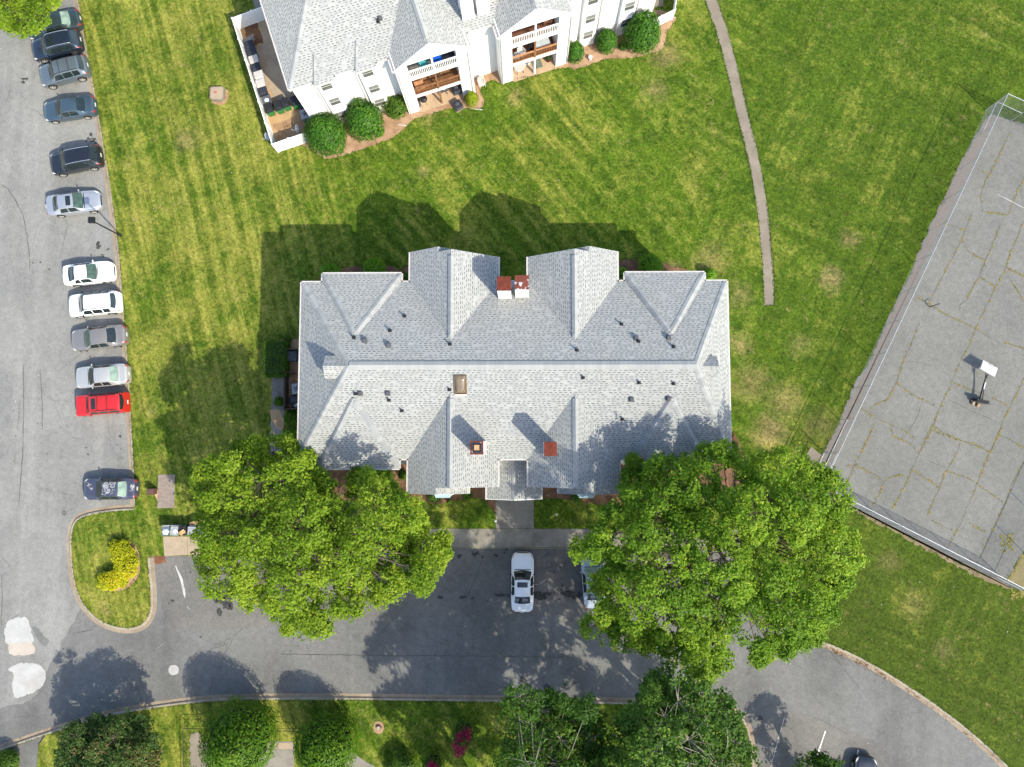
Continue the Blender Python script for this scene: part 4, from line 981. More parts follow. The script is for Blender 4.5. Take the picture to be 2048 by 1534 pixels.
for a, b in BU: RT.bay(a, b, 0.86, ZE, (a+b)/2, 2.75, 8.60)
RT.gable_x(ry-.8, ry+.8, x0+2.5, x0+4.6, 9.6, 10.3)
troof = RT.build(toph)
tc = lambda a, b, w, l, s_=False: caps(RT, a, b, w, l, troof, solid=s_)
tc((x0+4.8, ry), (x1-4.35, ry), .27, .085, True)
for a, b in (W1, W2): tc(((a+b)/2, .45), ((a+b)/2, 6.0), .21, .07, True)
for a, b in (((x0+.1, EY+.1), (x0+4.75, ry)), ((x1-.1, EY+.1), (x1-4.3, ry)), ((x0+.1, y1-.1), (x0+4.75, ry)), ((x1-.1, y1-.1), (x1-4.3, ry))): tc(a, b, .21, .03)
for a, b in BU:
    for xx in (a+.04, b-.04): tc((xx, .9), ((a+b)/2, 2.7), .12, .03)
outt = [(x0, EY), (BU[0][0], EY), (BU[0][0], .86), (BU[0][1], .86), (BU[0][1], EY), (BU[1][0], EY), (BU[1][0], .86), (BU[1][1], .86), (BU[1][1], EY), (0, EY), (0, 0), (6.17, 0), (6.17, EY), (8.26, EY), (8.26, 0), (14.38, 0), (14.38, EY), (BU[2][0], EY), (BU[2][0], .86), (BU[2][1], .86), (BU[2][1], EY), (BU[3][0], EY), (BU[3][0], .86), (BU[3][1], .86), (BU[3][1], EY), (x1, EY), (x1, y1), (x0, y1)]
wallp = []
D = 2.15
for p in inset(outt, 0.17):
    wallp.append(p)
# cut the balcony hollows: the wall steps back behind the two wings
def cut(poly):
    out = []
    for (x, y) in poly:
        if abs(y-0.17) < .01 and (0 < x < 6.2 or 8.2 < x < 14.4): out.append((x+(-.0), D))
        else: out.append((x, y))
    return out
g = G(); g.prism(cut(wallp), -0.2, ZE-0.16); g.build('wall', MT['siding'], toph)
ed = []
for i in range(len(outt)):
    a, b = Vector(outt[i]), Vector(outt[(i+1) % len(outt)])
    if abs(a.y) < .01 and abs(b.y) < .01: continue
    e = (b-a).normalized(); n_ = Vector((e.y, -e.x))*.05; ed.append((tuple(a+n_), tuple(b+n_)))
gutters(ed, ZE, toph)
g = G(); g.prism([(x, D+.01) if (y < .1 and (-.1 < x < 6.3 or 8.2 < x < 14.5)) else (x, y) for x, y in inset(outt, .02)], ZE-.15, ZE-.115); g.build('soffit', MT['trim'], toph)
deckmats = {0: ('greywood', 'wood'), 1: ('redwood', 'redwood')}
for wi, (a, b) in enumerate((W1, W2)):
    xm = (a+b)/2; xl, xr = a+1.12, b-1.2
    for p0, p1 in ((a+.14, xl), (xr, b-.14)):
        g = G(); g.prism([(p0, .10), (p1, .10), (p1, D-.003), (p0, D-.003)], -.2, 7.86); g.build('corner_pier', MT['siding'], toph)
    g = G(); zt = 7.86
    sl_ = (ZW-ZE)/((b-a)/2)
    pr_ = [(xl+.003, zt), (xr-.003, zt), (xr-.003, ZE-.2+sl_*(b-xr)), (xm, ZW-.22), (xl+.003, ZE-.2+sl_*(xl-a))]
    vs = [(x, .10, z) for x, z in pr_]+[(x, .26, z) for x, z in pr_]; n5 = len(pr_)
    g.add(vs, [tuple(range(n5)), tuple(range(2*n5-1, n5-1, -1))]+[(i, n5+i, n5+(i+1) % n5, (i+1) % n5) for i in range(n5)])
    gw_ = g.build('gable_wall', MT['siding'], toph)
    # round gable vent
    g = G()
    for k in range(24):
        t0, t1 = 2*PI*k/24, 2*PI*(k+1)/24
        g.span((xm+.36*math.cos(t0), .085, 9.2+.36*math.sin(t0)), (xm+.36*math.cos(t1), .085, 9.2+.36*math.sin(t1)), .06, .06, up=(0, 1, 0))
    for k in range(-3, 4): 
        hw = math.sqrt(max(0, .33**2-(k*.09)**2)); g.span((xm-hw, .09, 9.2+k*.09), (xm+hw, .09, 9.2+k*.09), .03, .03)
    g.build('round_vent', MT['trim'], gw_)
    for xe in (a, b): fascia_trim(toph, (xe, .03, ZE-.10), (xm, .03, ZW-.10), .05, .18)
    g = G(); g.prism([(xl, -.05), (xr, -.05), (xr, D), (xl, D)], -.1, .02); g.build('patio_slab', MT['patio'], toph)
    for lv, (zb, zt_) in enumerate(((2.42, 2.76), (5.38, 5.72))):
        wood = deckmats[wi][1-lv]
        g = G(); g.box(((xl+xr)/2, (D+.2)/2, zt_-.10), (xr-xl-.01, D-.21, .06)); dk = g.build('deck', MT[wood], toph)
        nb = 13
        for k in range(nb):
            g = G() if k == 0 else g
            if k == 0:
                g.box((0, 0, 0), (xr-xl-.02, .14, .04)); bo = g.build('deck_board', MT[wood], dk); bo.location = ((xl+xr)/2, .30, zt_-.045); b0 = bo
            else:
                bo = b0.copy(); COL.objects.link(bo); bo.location = ((xl+xr)/2, .30+k*.148, zt_-.045)
        g = G(); g.box(((xl+xr)/2, .15, (zb+zt_)/2), (xr-xl-.006, .12, zt_-zb)); g.build('deck_fascia', MT['trim'], toph)
        g = G(); g.box(((xl+xr)/2, D-.03, zt_+1.15), (1.6, .05, 2.2)); 
        sd = g.build('sliding_door', MT['glass'], toph)
        g = G()
        for xx in (-.8, 0, .8): g.box(((xl+xr)/2+xx, D-.05, zt_+1.15), (.07, .07, 2.24))
        g.box(((xl+xr)/2, D-.05, zt_+2.28), (1.7, .07, .08)); g.build('door_frame', MT['trim'], sd)
        # railing
        railm = 'trim' if lv == 1 else ('wood' if wi == 0 else 'orangebox')
        balm = 'trim' if lv == 1 else ('wood' if wi == 0 else 'wood')
        rl = G(); rl.box(((xl+xr)/2, .15, zt_+1.02), (xr-xl-.006, .13, .05)); rl.box(((xl+xr)/2, .15, zt_+.14), (xr-xl-.006, .06, .06)); ro = rl.build('railing', MT[railm], toph)
        nb = 27; g = G(); g.box((0, 0, 0), (.045, .045, .86)); 
        for k in range(nb):
            x = xl+(k+.5)*(xr-xl)/nb
            if k == 0: q = g.build('baluster', MT[balm], ro); q0 = q
            else: q = q0.copy(); COL.objects.link(q)
            q.location = (x, .15, zt_+.575)
    for zb, zt_, m_ in ((.02, 2.41, 'wood' if wi == 0 else 'trim'), (2.77, 5.37, 'wood'), (5.73, 7.85, 'trim')):
        g = G(); g.box((xm-.02, .155, (zb+zt_)/2), (.14, .14, zt_-zb)); g.build('balcony_post', MT[m_], toph)
for a, b in BU:
    for k, zz in enumerate((1.35, 3.78, 6.42)):
        window(toph, ((a+b)/2, 1.0, zz-.05), 0, -1, .84, 1.14, sky_tone=(k != 2))
for zz in (.9, 3.5, 5.9):
    for yy in (4.0, 7.6, 11.0): window(toph, (x0+.14, yy, zz), -1, 0, .85, 1.1); window(toph, (x1-.14, yy, zz), 1, 0, .85, 1.1)
# downspouts at the corners of the two bays and the wings
for xx, yy in ((BU[0][0]-.1, 1.28), (BU[1][0]-.1, 1.28), (BU[2][1]+.12, 1.28), (BU[3][1]+.1, 1.28), (5.85, .05), (14.15, .05), (.3, .05), (8.5, .05)):
    g = G(); g.box((xx, yy, 3.7), (.08, .07, 7.4)); g.build('downspout', MT['gutter'], toph)
for u, v in ((928, 39), (977, 31)):
    z = 9.0; lx, ly = tl(u, v, 8.0)
for cx, kind in ((6.62, 'rust'), (7.80, 'rust')):
    chimney(toph, cx, 2.35, .92, .95, 7.0, 11.5, kind)
for u, v in ((638, 2), (754, 37)):
    lx, ly = tl(u, v, 9.3); vent_pipe(troof, RT, lx, ly, .4); box_vent(troof, RT, lx+.22, ly+.12, .26)
# ------------------------------------------------------------------ cars
def paint(name, col, metal=0.35, rough=0.32, coat=0.8):
    m = N(name); p = m.coord(); n = m.noise(p, 3.0, 4, 0.6)
    c = m.mix(m.ramp(n, .3, .75, 0, .18), col, tuple(q*.8+.01 for q in col))
    m.bsdf(c, m.ramp(n, .3, .7, rough-.04, rough+.10), None, metal, 0.4, coat); return m.mat
MT['carglass'] = simple('car_glass', (0.014, 0.022, 0.022), 0.05, 0.3, 2, 0, spec=0.7)
MT['carglass_green'] = simple('car_glass_green', (0.05, 0.085, 0.062), 0.06, 0.45, 1.8, 0, spec=0.7)
MT['carglass_pale'] = simple('car_glass_pale', (0.20, 0.28, 0.22), 0.08, 0.35, 1.6, 0, spec=0.6)  # paler green base stands in for sun reflection and the interior behind
MT['tyre'] = simple('tyre_rubber', (0.018, 0.018, 0.018), 0.85, 0.2, 5)
MT['rim'] = simple('alloy_rim', (0.48, 0.46, 0.43), 0.35, 0.15, 8, 0, metal=0.5)
MT['headlight'] = simple('headlight_lens', (0.55, 0.52, 0.42), 0.12, 0.15, 6, 0, spec=0.6)
MT['taillight'] = simple('taillight_lens', (0.30, 0.02, 0.02), 0.2, 0.2, 6, 0, spec=0.5)
MT['chrome'] = simple('bright_trim', (0.62, 0.62, 0.62), 0.25, 0.1, 5, 0, metal=0.8)
MT['plate'] = simple('number_plate', (0.62, 0.62, 0.60), 0.5, 0.05, 5, 0)

PROF = {   # t, centre height, belt height, half width at belt, half width at roof edge
 'sedan': [(0, .48, .42, .40, .26), (.012, .60, .52, .60, .40), (.03, .67, .59, .71, .50), (.06, .74, .66, .80, .58), (.10, .79, .72, .86, .63), (.16, .84, .77, .885, .66), (.255, .91, .85, .89, .70), (.30, .96, .89, .89, .71), (.345, 1.10, .915, .89, .69), (.42, 1.36, .93, .89, .60), (.46, 1.42, .935, .89, .585), (.56, 1.45, .94, .89, .585), (.66, 1.42, .945, .89, .585), (.72, 1.36, .95, .89, .60), (.80, 1.15, .96, .885, .66), (.86, 1.02, .955, .87, .70), (.93, .99, .94, .83, .67), (.965, .96, .91, .77, .61), (.985, .84, .78, .68, .52), (1, .58, .52, .52, .38)],
 'suv': [(0, .55, .48, .44, .30), (.012, .68, .60, .66, .46), (.03, .80, .70, .78, .56), (.06, .90, .80, .86, .64), (.14, .98, .90, .91, .70), (.22, 1.04, .97, .915, .73), (.27, 1.10, 1.00, .915, .73), (.32, 1.30, 1.02, .915, .70), (.385, 1.56, 1.03, .915, .64), (.43, 1.62, 1.035, .915, .625), (.55, 1.66, 1.04, .915, .62), (.70, 1.65, 1.05, .915, .62), (.82, 1.61, 1.06, .91, .61), (.875, 1.56, 1.07, .90, .61), (.93, 1.28, 1.07, .88, .66), (.965, 1.07, 1.02, .85, .68), (.985, .92, .84, .80, .62), (1, .62, .54, .68, .48)],
 'boxy': [(0, .70, .62, .80, .64), (.012, .90, .84, .84, .70), (.05, .98, .94, .87, .74), (.14, 1.02, .98, .875, .75), (.235, 1.06, 1.02, .875, .75), (.26, 1.10, 1.03, .875, .745), (.30, 1.34, 1.04, .875, .71), (.345, 1.58, 1.045, .875, .66), (.37, 1.64, 1.045, .875, .65), (.50, 1.67, 1.05, .875, .65), (.70, 1.67, 1.05, .875, .65), (.88, 1.66, 1.05, .875, .65), (.925, 1.62, 1.05, .87, .655), (.955, 1.36, 1.05, .865, .69), (.975, 1.08, 1.02, .855, .71), (.985, .80, .74, .84, .70), (1, .60, .54, .76, .60)],
 'coupe': [(0, .46, .40, .36, .22), (.012, .57, .50, .57, .38), (.03, .64, .57, .70, .50), (.06, .71, .64, .79, .58), (.10, .77, .70, .86, .63), (.16, .83, .76, .885, .66), (.26, .90, .84, .89, .70), (.31, .95, .88, .89, .71), (.36, 1.09, .90, .89, .68), (.44, 1.34, .92, .89, .59), (.49, 1.40, .925, .89, .575), (.58, 1.43, .93, .89, .575), (.66, 1.40, .94, .89, .575), (.74, 1.30, .95, .89, .60), (.82, 1.12, .97, .88, .65), (.88, 1.05, .97, .86, .68), (.94, 1.03, .96, .81, .65), (.97, .99, .93, .75, .58), (.988, .84, .78, .66, .48), (1, .58, .52, .50, .36)],
}
def cur(P_, t, k):
    for i in range(len(P_)-1):
        if t <= P_[i+1][0]:
            a, b = P_[i], P_[i+1]; s_ = (t-a[0])/(b[0]-a[0]); 
            m0 = ((b[k]-a[k])/(b[0]-a[0]) if i == 0 else (b[k]-P_[i-1][k])/(b[0]-P_[i-1][0]))*(b[0]-a[0])
            m1 = ((b[k]-a[k])/(b[0]-a[0]) if i+2 >= len(P_) else (P_[i+2][k]-a[k])/(P_[i+2][0]-a[0]))*(b[0]-a[0])
            s2, s3 = s_*s_, s_**3
            return (2*s3-3*s2+1)*a[k]+(s3-2*s2+s_)*m0+(-2*s3+3*s2)*b[k]+(s3-s2)*m1
    return P_[-1][k]

class Car:
    def __init__(s, typ, L, W=1.80):
        s.P = PROF[typ]; s.typ = typ; s.L = L; s.W = W/1.80; s.wt = (.185, .79) if typ != 'boxy' else (.17, .80)
        s.wr = .33 if typ in ('sedan', 'coupe') else .37
    def sec(s, t):
        zc, zb, wb, wr_ = (cur(s.P, t, k) for k in (1, 2, 3, 4)); wb *= s.W; wr_ *= s.W
        zlow = .20 if s.typ in ('sedan', 'coupe') else .26
        if t < .05: zlow += .10*(1-t/.05)
        if t > .95: zlow += .12*((t-.95)/.05)
        for wt in s.wt:                                   # wheel arches
            d = abs(t-wt)*s.L; ra = s.wr+.06
            if d < ra: zlow = max(zlow, s.wr*0.95+math.sqrt(max(0, ra*ra-d*d)))
        zlow = min(zlow, zb-.06); zm = max(zlow+.02, zlow+(zb-zlow)*.55)
        edge = zc-.045 if zc-zb > .18 else zb+(zc-zb)*.62
        return [(wb*.955, zlow), (wb*1.0, zm), (wb*.985, zb-.02), (wb*.955, zb+.01), (wr_+(.02 if zc-zb > .2 else .06), edge-.03), (wr_, edge), (wr_*.55, zc-.012), (0, zc)]
    def pt(s, t, q, off=0.0):
        sd = 1 if q >= 0 else -1; a = (1-min(1, abs(q)))*7
        def raw(t, a):
            S_ = s.sec(min(1, max(0, t))); i = min(6, int(a)); f = a-i
            return Vector((s.L*(min(1, max(0, t))-.5), sd*(S_[i][0]*(1-f)+S_[i+1][0]*f), S_[i][1]*(1-f)+S_[i+1][1]*f))
        p = raw(t, a)
        if off:
            e = .006
            du = raw(t+e, a)-raw(t-e, a); dv = raw(t, min(7, a+.08))-raw(t, max(0, a-.08)); n = du.cross(dv)
            if n.length > 1e-9:
                n.normalize()
                c = p-Vector((p.x*.9, 0, .55))
                if n.dot(c) < 0: n = -n
                p = p+n*off
        return p
    def patch(s, g, t0, t1, q0, q1, nt=6, nq=8, off=.007, mi=0):
        """t0, t1 may be functions of q"""
        f = lambda x, q: x(q) if callable(x) else x
        top = []; 
        for i in range(nt+1):
            for j in range(nq+1):
                q = q0+(q1-q0)*j/nq; t = f(t0, q)+(f(t1, q)-f(t0, q))*i/nt
                top.append(s.pt(t, q, off))
        g.add(top, [(i*(nq+1)+j, i*(nq+1)+j+1, (i+1)*(nq+1)+j+1, (i+1)*(nq+1)+j) for i in range(nt) for j in range(nq)], mi)

def make_car(label, typ, L, W, mat, front, rear, glass='carglass', rearglass='carglass', sunroof=False, rails=False, bars=False, ribs=False, cat='car', wear=None, trimm=None, group='cars parked by the kerb'):
    c = Car(typ, L, W); pf = at(*front, .55); pr = at(*rear, .55); mid = (pf+pr)/2; d = pf-pr
    rz = math.atan2(d.y, d.x)+PI                       # local +x runs from nose to tail
    T_ = thing('parked_car', label, cat, (mid.x, mid.y, ZR+.012), rz, group)
    ts = sorted(set([0, .006, .012, .02, .035]+[i/44 for i in range(1, 44)]+[.965, .98, .988, .994, 1]))
    g = G(); qs = [-1+2*i/28 for i in range(29)]; nq = len(qs)
    vs = [c.pt(t, q) for t in ts for q in qs]
    fs = [(i*nq+j, i*nq+j+1, (i+1)*nq+j+1, (i+1)*nq+j) for i in range(len(ts)-1) for j in range(nq-1)]
    fs += [tuple(range(nq-1, -1, -1)), tuple(range((len(ts)-1)*nq, len(ts)*nq))]
    fs += [(i*nq+nq-1, i*nq, (i+1)*nq, (i+1)*nq+nq-1) for i in range(len(ts)-1)]
    g.add(vs, fs); body = g.build('body', mat, T_, sharp=38)
    q5 = 2/7                                            # |q| of roof edge
    sv = typ in ('suv', 'boxy')
    w0 = {'sedan': .305, 'suv': .275, 'boxy': .262, 'coupe': .315}[typ]; w1 = {'sedan': .44, 'suv': .405, 'boxy': .352, 'coupe': .465}[typ]
    r0 = {'sedan': .715, 'suv': .885, 'boxy': .93, 'coupe': .70}[typ]; r1 = {'sedan': .845, 'suv': .955, 'boxy': .968, 'coupe': .86}[typ]
    arc = lambda base, k: (lambda q: base+k*(abs(q)/q5)**2)
    g = G(); c.patch(g, arc(w0-.012, .022), arc(w1-.008, .012), -q5*1.02, q5*1.02, 6, 10); g.build('windscreen', MT[glass], T_, smooth=True)
    g = G(); c.patch(g, arc(r0+.006, -.01), arc(r1, -.02), -q5*.94, q5*.94, 6, 10); g.build('rear_window', MT[rearglass], T_, smooth=True)
    # side windows: between belt (|q|=4/7) and roof edge (3/7)
    sw = {'sedan': [(.365, .545), (.56, .715)], 'suv': [(.335, .52), (.535, .71), (.725, .86)], 'boxy': [(.315, .50), (.515, .68), (.70, .90)], 'coupe': [(.38, .60), (.615, .74)]}[typ]
    for sd in (-1, 1):
        for k, (a, b) in enumerate(sw):
            fa = (lambda q, a=a: a+.05*(4/7-abs(q))*7*(1 if a == sw[0][0] else .12)); last = (b == sw[-1][1])
            fb = (lambda q, b=b, last=last: b-(.035 if last and not sv else .012 if last else 0)*(4/7-abs(q))*7)
            g = G(); c.patch(g, fa, fb, sd*.562, sd*.440, 6, 3, .006); g.build('side_window', MT['carglass'], T_, smooth=True)
        # mirrors
        tm = w0+.055; p = c.pt(tm, sd*.585); g = G(); g.ell((p.x, p.y+sd*.10, p.z+.06), (.055, .10, .07), 8, 6); g.span(p, (p.x, p.y+sd*.08, p.z+.05), .05, .04); g.build('mirror', trimm or mat, T_, smooth=True)
        # lights
        g = G(); c.patch(g, (lambda q: .022+.03*max(0, abs(q)-.4)/.18) if typ != 'boxy' else .008, (lambda q: .065+.05*max(0, abs(q)-.4)/.18) if typ != 'boxy' else .03, sd*.42, sd*.585, 4, 4, .008); g.build('headlight', MT['headlight'], T_, smooth=True)
        g = G()
        if sv: c.patch(g, .93, .985, sd*.50, sd*.64, 4, 3, .008)
        else: c.patch(g, .955, .992, sd*.36, sd*.66, 4, 4, .008)
        g.build('taillight', MT['taillight'], T_, smooth=True)
        # wheels
        for wt in c.wt:
            x = c.L*(wt-.5); y = sd*(c.sec(.5)[1][0]-.13); R_ = c.wr; M_ = Matrix.Rotation(-sd*PI/2, 3, 'X')
            g = G(); g.lathe([(R_*.62, -.10), (R_*.93, -.11), (R_, -.08), (R_, .08), (R_*.93, .125), (R_*.66, .13), (R_*.62, .10)], (x, y, R_), 20, M=M_); wh = g.build('wheel', MT['tyre'], T_, sharp=40)
            g = G(); g.lathe([(R_*.655, .09), (R_*.655, .118), (R_*.56, .105), (R_*.5, .085)], (x, y, R_), 20, M=M_)
            for k in range(5):
                a = 2*PI*k/5; v0 = M_ @ Vector((.05*math.cos(a), .05*math.sin(a), .115)); v1 = M_ @ Vector((R_*.6*math.cos(a), R_*.6*math.sin(a), .112))
                g.span(Vector((x, y, R_))+v0, Vector((x, y, R_))+v1, .075, .03, up=(0, sd, 0))
            g.lathe([(.075, .08), (.07, .13), (.02, .135)], (x, y, R_), 10, M=M_); g.build('rim', MT['rim'], wh)
    ts_ = {'sedan': (.475, .56), 'suv': (.455, .545), 'boxy': (.40, .485), 'coupe': (.50, .58)}[typ]
    if sunroof:
        g = G(); c.patch(g, ts_[0], ts_[1], -.19, .19, 3, 8, .008); g.build('sunroof', MT['carglass'], T_, smooth=True)
    if rails:
        for sd in (-1, 1):
            g = G(); path = [c.pt(t, sd*.265, .055 if .42 < t < .84 else .01) for t in (.40, .44, .5, .58, .66, .74, .82, .86)]; g.tube(path, .018, 6); g.build('roof_rail', MT['blackmetal'] if bars else (trimm or MT['chrome']), T_)
    if bars:
        for t in bars if isinstance(bars, tuple) else (.52, .70):
            g = G(); g.tube([c.pt(t, -.265, .06), c.pt(t, 0, .06), c.pt(t, .265, .06)], .02, 6); g.build('roof_bar', MT['black'] if rails else MT['chrome'], T_)
    if ribs:
        for k in range(-3, 4):
            g = G(); q = k*.062; g.tube([c.pt(t, q, .004) for t in (.57, .66, .75, .84)], .012, 5); g.build('roof_rib', mat, T_)
    # bumper slot, plate, handles, wipers
    p = c.pt(.99, 0); g = G(); g.box((c.L*.5+.005, 0, .72 if not sv else .80), (.02, .32, .16)); g.build('number_plate', MT['plate'], T_)
    g = G(); c.patch(g, .004, .016, -.42, .42, 2, 8, .008); g.build('grille', MT['black'], T_)
    g = G(); c.patch(g, w0-.028, w0-.014, -q5*.9, q5*.9, 1, 8, .006); g.build('wiper_cowl', MT['black'], T_)
    for sd in (-1, 1):
        for t in (.50, .665):
            p = c.pt(t, sd*.66, .012); g = G(); g.box(p, (.16, .03, .03)); g.build('door_handle', trimm or mat, T_)
    if wear == 'peel':
        r = random.Random(5); g = G()
        for (ta, tb, qa, qb, n) in ((.46, .66, -.20, .26, 46), (.90, .96, -.05, .2, 10), (.10, .20, -.02, .25, 8)):
            for k in range(n):
                t, q = r.uniform(ta, tb), r.uniform(qa, qb); rad = r.uniform(.05, .13); th = r.uniform(.02, .035); n_ = 9; a0 = r.uniform(0, 6.3); arcl = r.uniform(1.5, 5.5)
                vs = []
                for i in range(n_):
                    a = a0+arcl*i/(n_-1)
                    for rr in (rad, rad+th):
                        vs.append(c.pt(t+rr*math.cos(a)/c.L, q+rr*math.sin(a)*.42, .004))
                g.add(vs, [(2*i, 2*i+1, 2*i+3, 2*i+2) for i in range(n_-1)])
        o = g.build('bare_paint_patches', MT['paint'], T_); o['kind'] = 'stuff'
    return T_

pm = {k: paint('paint_'+k, *v) for k, v in dict(
    teal=((.040, .062, .066), .45), navy=((.020, .032, .056), .45), steelblue=((.135, .165, .185), .5), slate=((.060, .095, .125), .5), black=((.012, .015, .022), .3), silver=((.40, .41, .44), .55),
    white=((.78, .78, .775), 0.0), white_two=((.74, .735, .72), 0.0), taupe=((.255, .235, .215), .5), champagne=((.46, .45, .425), .45), red=((.46, .014, .014), 0.1), purple=((.060, .062, .095), .35), pearl=((.72, .73, .74), .1), paleblue=((.36, .42, .49), .4), dark=((.022, .026, .036), .4)).items()}
make_car('dark teal sedan half hidden by the corner tree', 'sedan', 4.75, 1.80, pm['teal'], (60, 62), (155, 38), rearglass='carglass_pale')
make_car('navy estate car with a ribbed roof and sunroof, next to the dark teal sedan', 'suv', 4.35, 1.82, pm['navy'], (64, 104), (163, 80), sunroof=True, rails=True, ribs=True)
make_car('blue-grey crossover with black roof bars, next to the navy estate car', 'suv', 4.30, 1.80, pm['steelblue'], (79, 157), (178, 131), rails=True, bars=True)
make_car('slate blue sedan parked alone between the grey crossover and the black estate car', 'sedan', 4.55, 1.78, pm['slate'], (86, 225), (191, 210))
make_car('black estate car with pale roof rails and red rear lights at the kerb', 'suv', 4.45, 1.82, pm['black'], (99, 332), (205, 311), rails=True)
make_car('silver sedan with a dark sunroof beside the lamp post', 'sedan', 4.60, 1.78, pm['silver'], (203, 399), (93, 414), sunroof=True, glass='carglass_green')
make_car('white saloon parked nose to the kerb with a glassy windscreen', 'coupe', 4.25, 1.78, pm['white'], (228, 541), (128, 553), glass='carglass_green')
make_car('white crossover with black roof rails, tail to the kerb beside the taupe sedan', 'suv', 4.45, 1.84, pm['white_two'], (136, 614), (243, 603), rails=True, trimm=MT['black'])
make_car('taupe grey sedan with dark rear window between the white crossover and the champagne sedan', 'sedan', 4.75, 1.82, pm['taupe'], (140, 683), (255, 669), glass='carglass_green')
make_car('champagne sedan with a pale green rear window beside the red car', 'sedan', 4.55, 1.80, pm['champagne'], (149, 757), (259, 747), rearglass='carglass_pale')
make_car('bright red boxy SUV with chrome roof bars and a sunroof', 'boxy', 4.30, 1.76, pm['red'], (154, 813), (257, 804), sunroof=True, rails=True, bars=True, trimm=pm['red'])
make_car('purple-grey sedan with peeling white paint blotches on its roof', 'sedan', 4.55, 1.76, pm['purple'], (166, 978), (274, 977), rearglass='carglass_pale', wear='peel')
make_car('pearl white sedan standing alone in the shaded bay before the entry', 'sedan', 4.72, 1.82, pm['pearl'], (1045.5, 1106), (1044.5, 1223), sunroof=True, trimm=MT['black'], group='cars in the bay before the house')
make_car('pale blue sedan mostly covered by the right-hand tree crown', 'sedan', 4.65, 1.78, pm['paleblue'], (1182, 1101), (1190, 1215), glass='carglass_pale', group='cars in the bay before the house')
make_car('dark car just showing its rounded nose at the bottom edge', 'sedan', 4.7, 1.80, pm['dark'], (1733, 1516), (1722, 1634), group='cars in the lower bays')
# ------------------------------------------------------------------ trees and shrubs
def leaf_mesh(name, cen, out, size, mat, parent, up=0.7, rnd=0.75, aspect=0.55, seed=0, sizevar=0.35, extra=None):
    """cen: (n,3) leaf positions, out: (n,3) outward directions"""
    r = np.random.default_rng(seed); n = len(cen)
    nr = out*0.75+np.array([0, 0, up])+r.normal(0, rnd, (n, 3)); nr /= np.linalg.norm(nr, axis=1)[:, None]
    t = r.normal(0, 1, (n, 3)); t -= nr*(t*nr).sum(1)[:, None]; t /= np.linalg.norm(t, axis=1)[:, None]
    b = np.cross(nr, t); L = (size*(1+r.uniform(-sizevar, sizevar, n)))[:, None]; W = L*aspect*0.5
    fold = nr*(L*0.10)
    v = np.empty((n, 4, 3)); v[:, 0] = cen-t*L*.5; v[:, 1] = cen+b*W+fold; v[:, 2] = cen+t*L*.5; v[:, 3] = cen-b*W+fold
    v = v.reshape(-1, 3)
    me = bpy.data.meshes.new(name); me.vertices.add(4*n); me.vertices.foreach_set('co', v.astype(np.float32).ravel())
    me.loops.add(4*n); me.loops.foreach_set('vertex_index', np.arange(4*n, dtype=np.int32))
    me.polygons.add(n); me.polygons.foreach_set('loop_start', np.arange(0, 4*n, 4, dtype=np.int32))
    me.update(calc_edges=True)
    tint = np.clip(r.beta(2, 2.4, n)*0.85+(extra if extra is not None else 0), 0, 1)
    a = me.attributes.new('tint', 'FLOAT', 'POINT'); a.data.foreach_set('value', np.repeat(tint, 4).astype(np.float32))
    me.materials.append(mat)
    return link(name, me, parent)

def inside(poly, x, y):
    c = False; n = len(poly)
    for i in range(n):
        x1_, y1_ = poly[i]; x2, y2 = poly[i-1]
        if (y1_ > y) != (y2 > y) and x < (x2-x1_)*(y-y1_)/(y2-y1_)+x1_: c = not c
    return c
def dist_edge(poly, x, y):
    best = 1e9; n = len(poly)
    for i in range(n):
        x1_, y1_ = poly[i]; x2, y2 = poly[i-1]; dx, dy = x2-x1_, y2-y1_; L = dx*dx+dy*dy
        t = max(0, min(1, ((x-x1_)*dx+(y-y1_)*dy)/L)) if L else 0
        best = min(best, math.hypot(x-x1_-t*dx, y-y1_-t*dy))
    return best

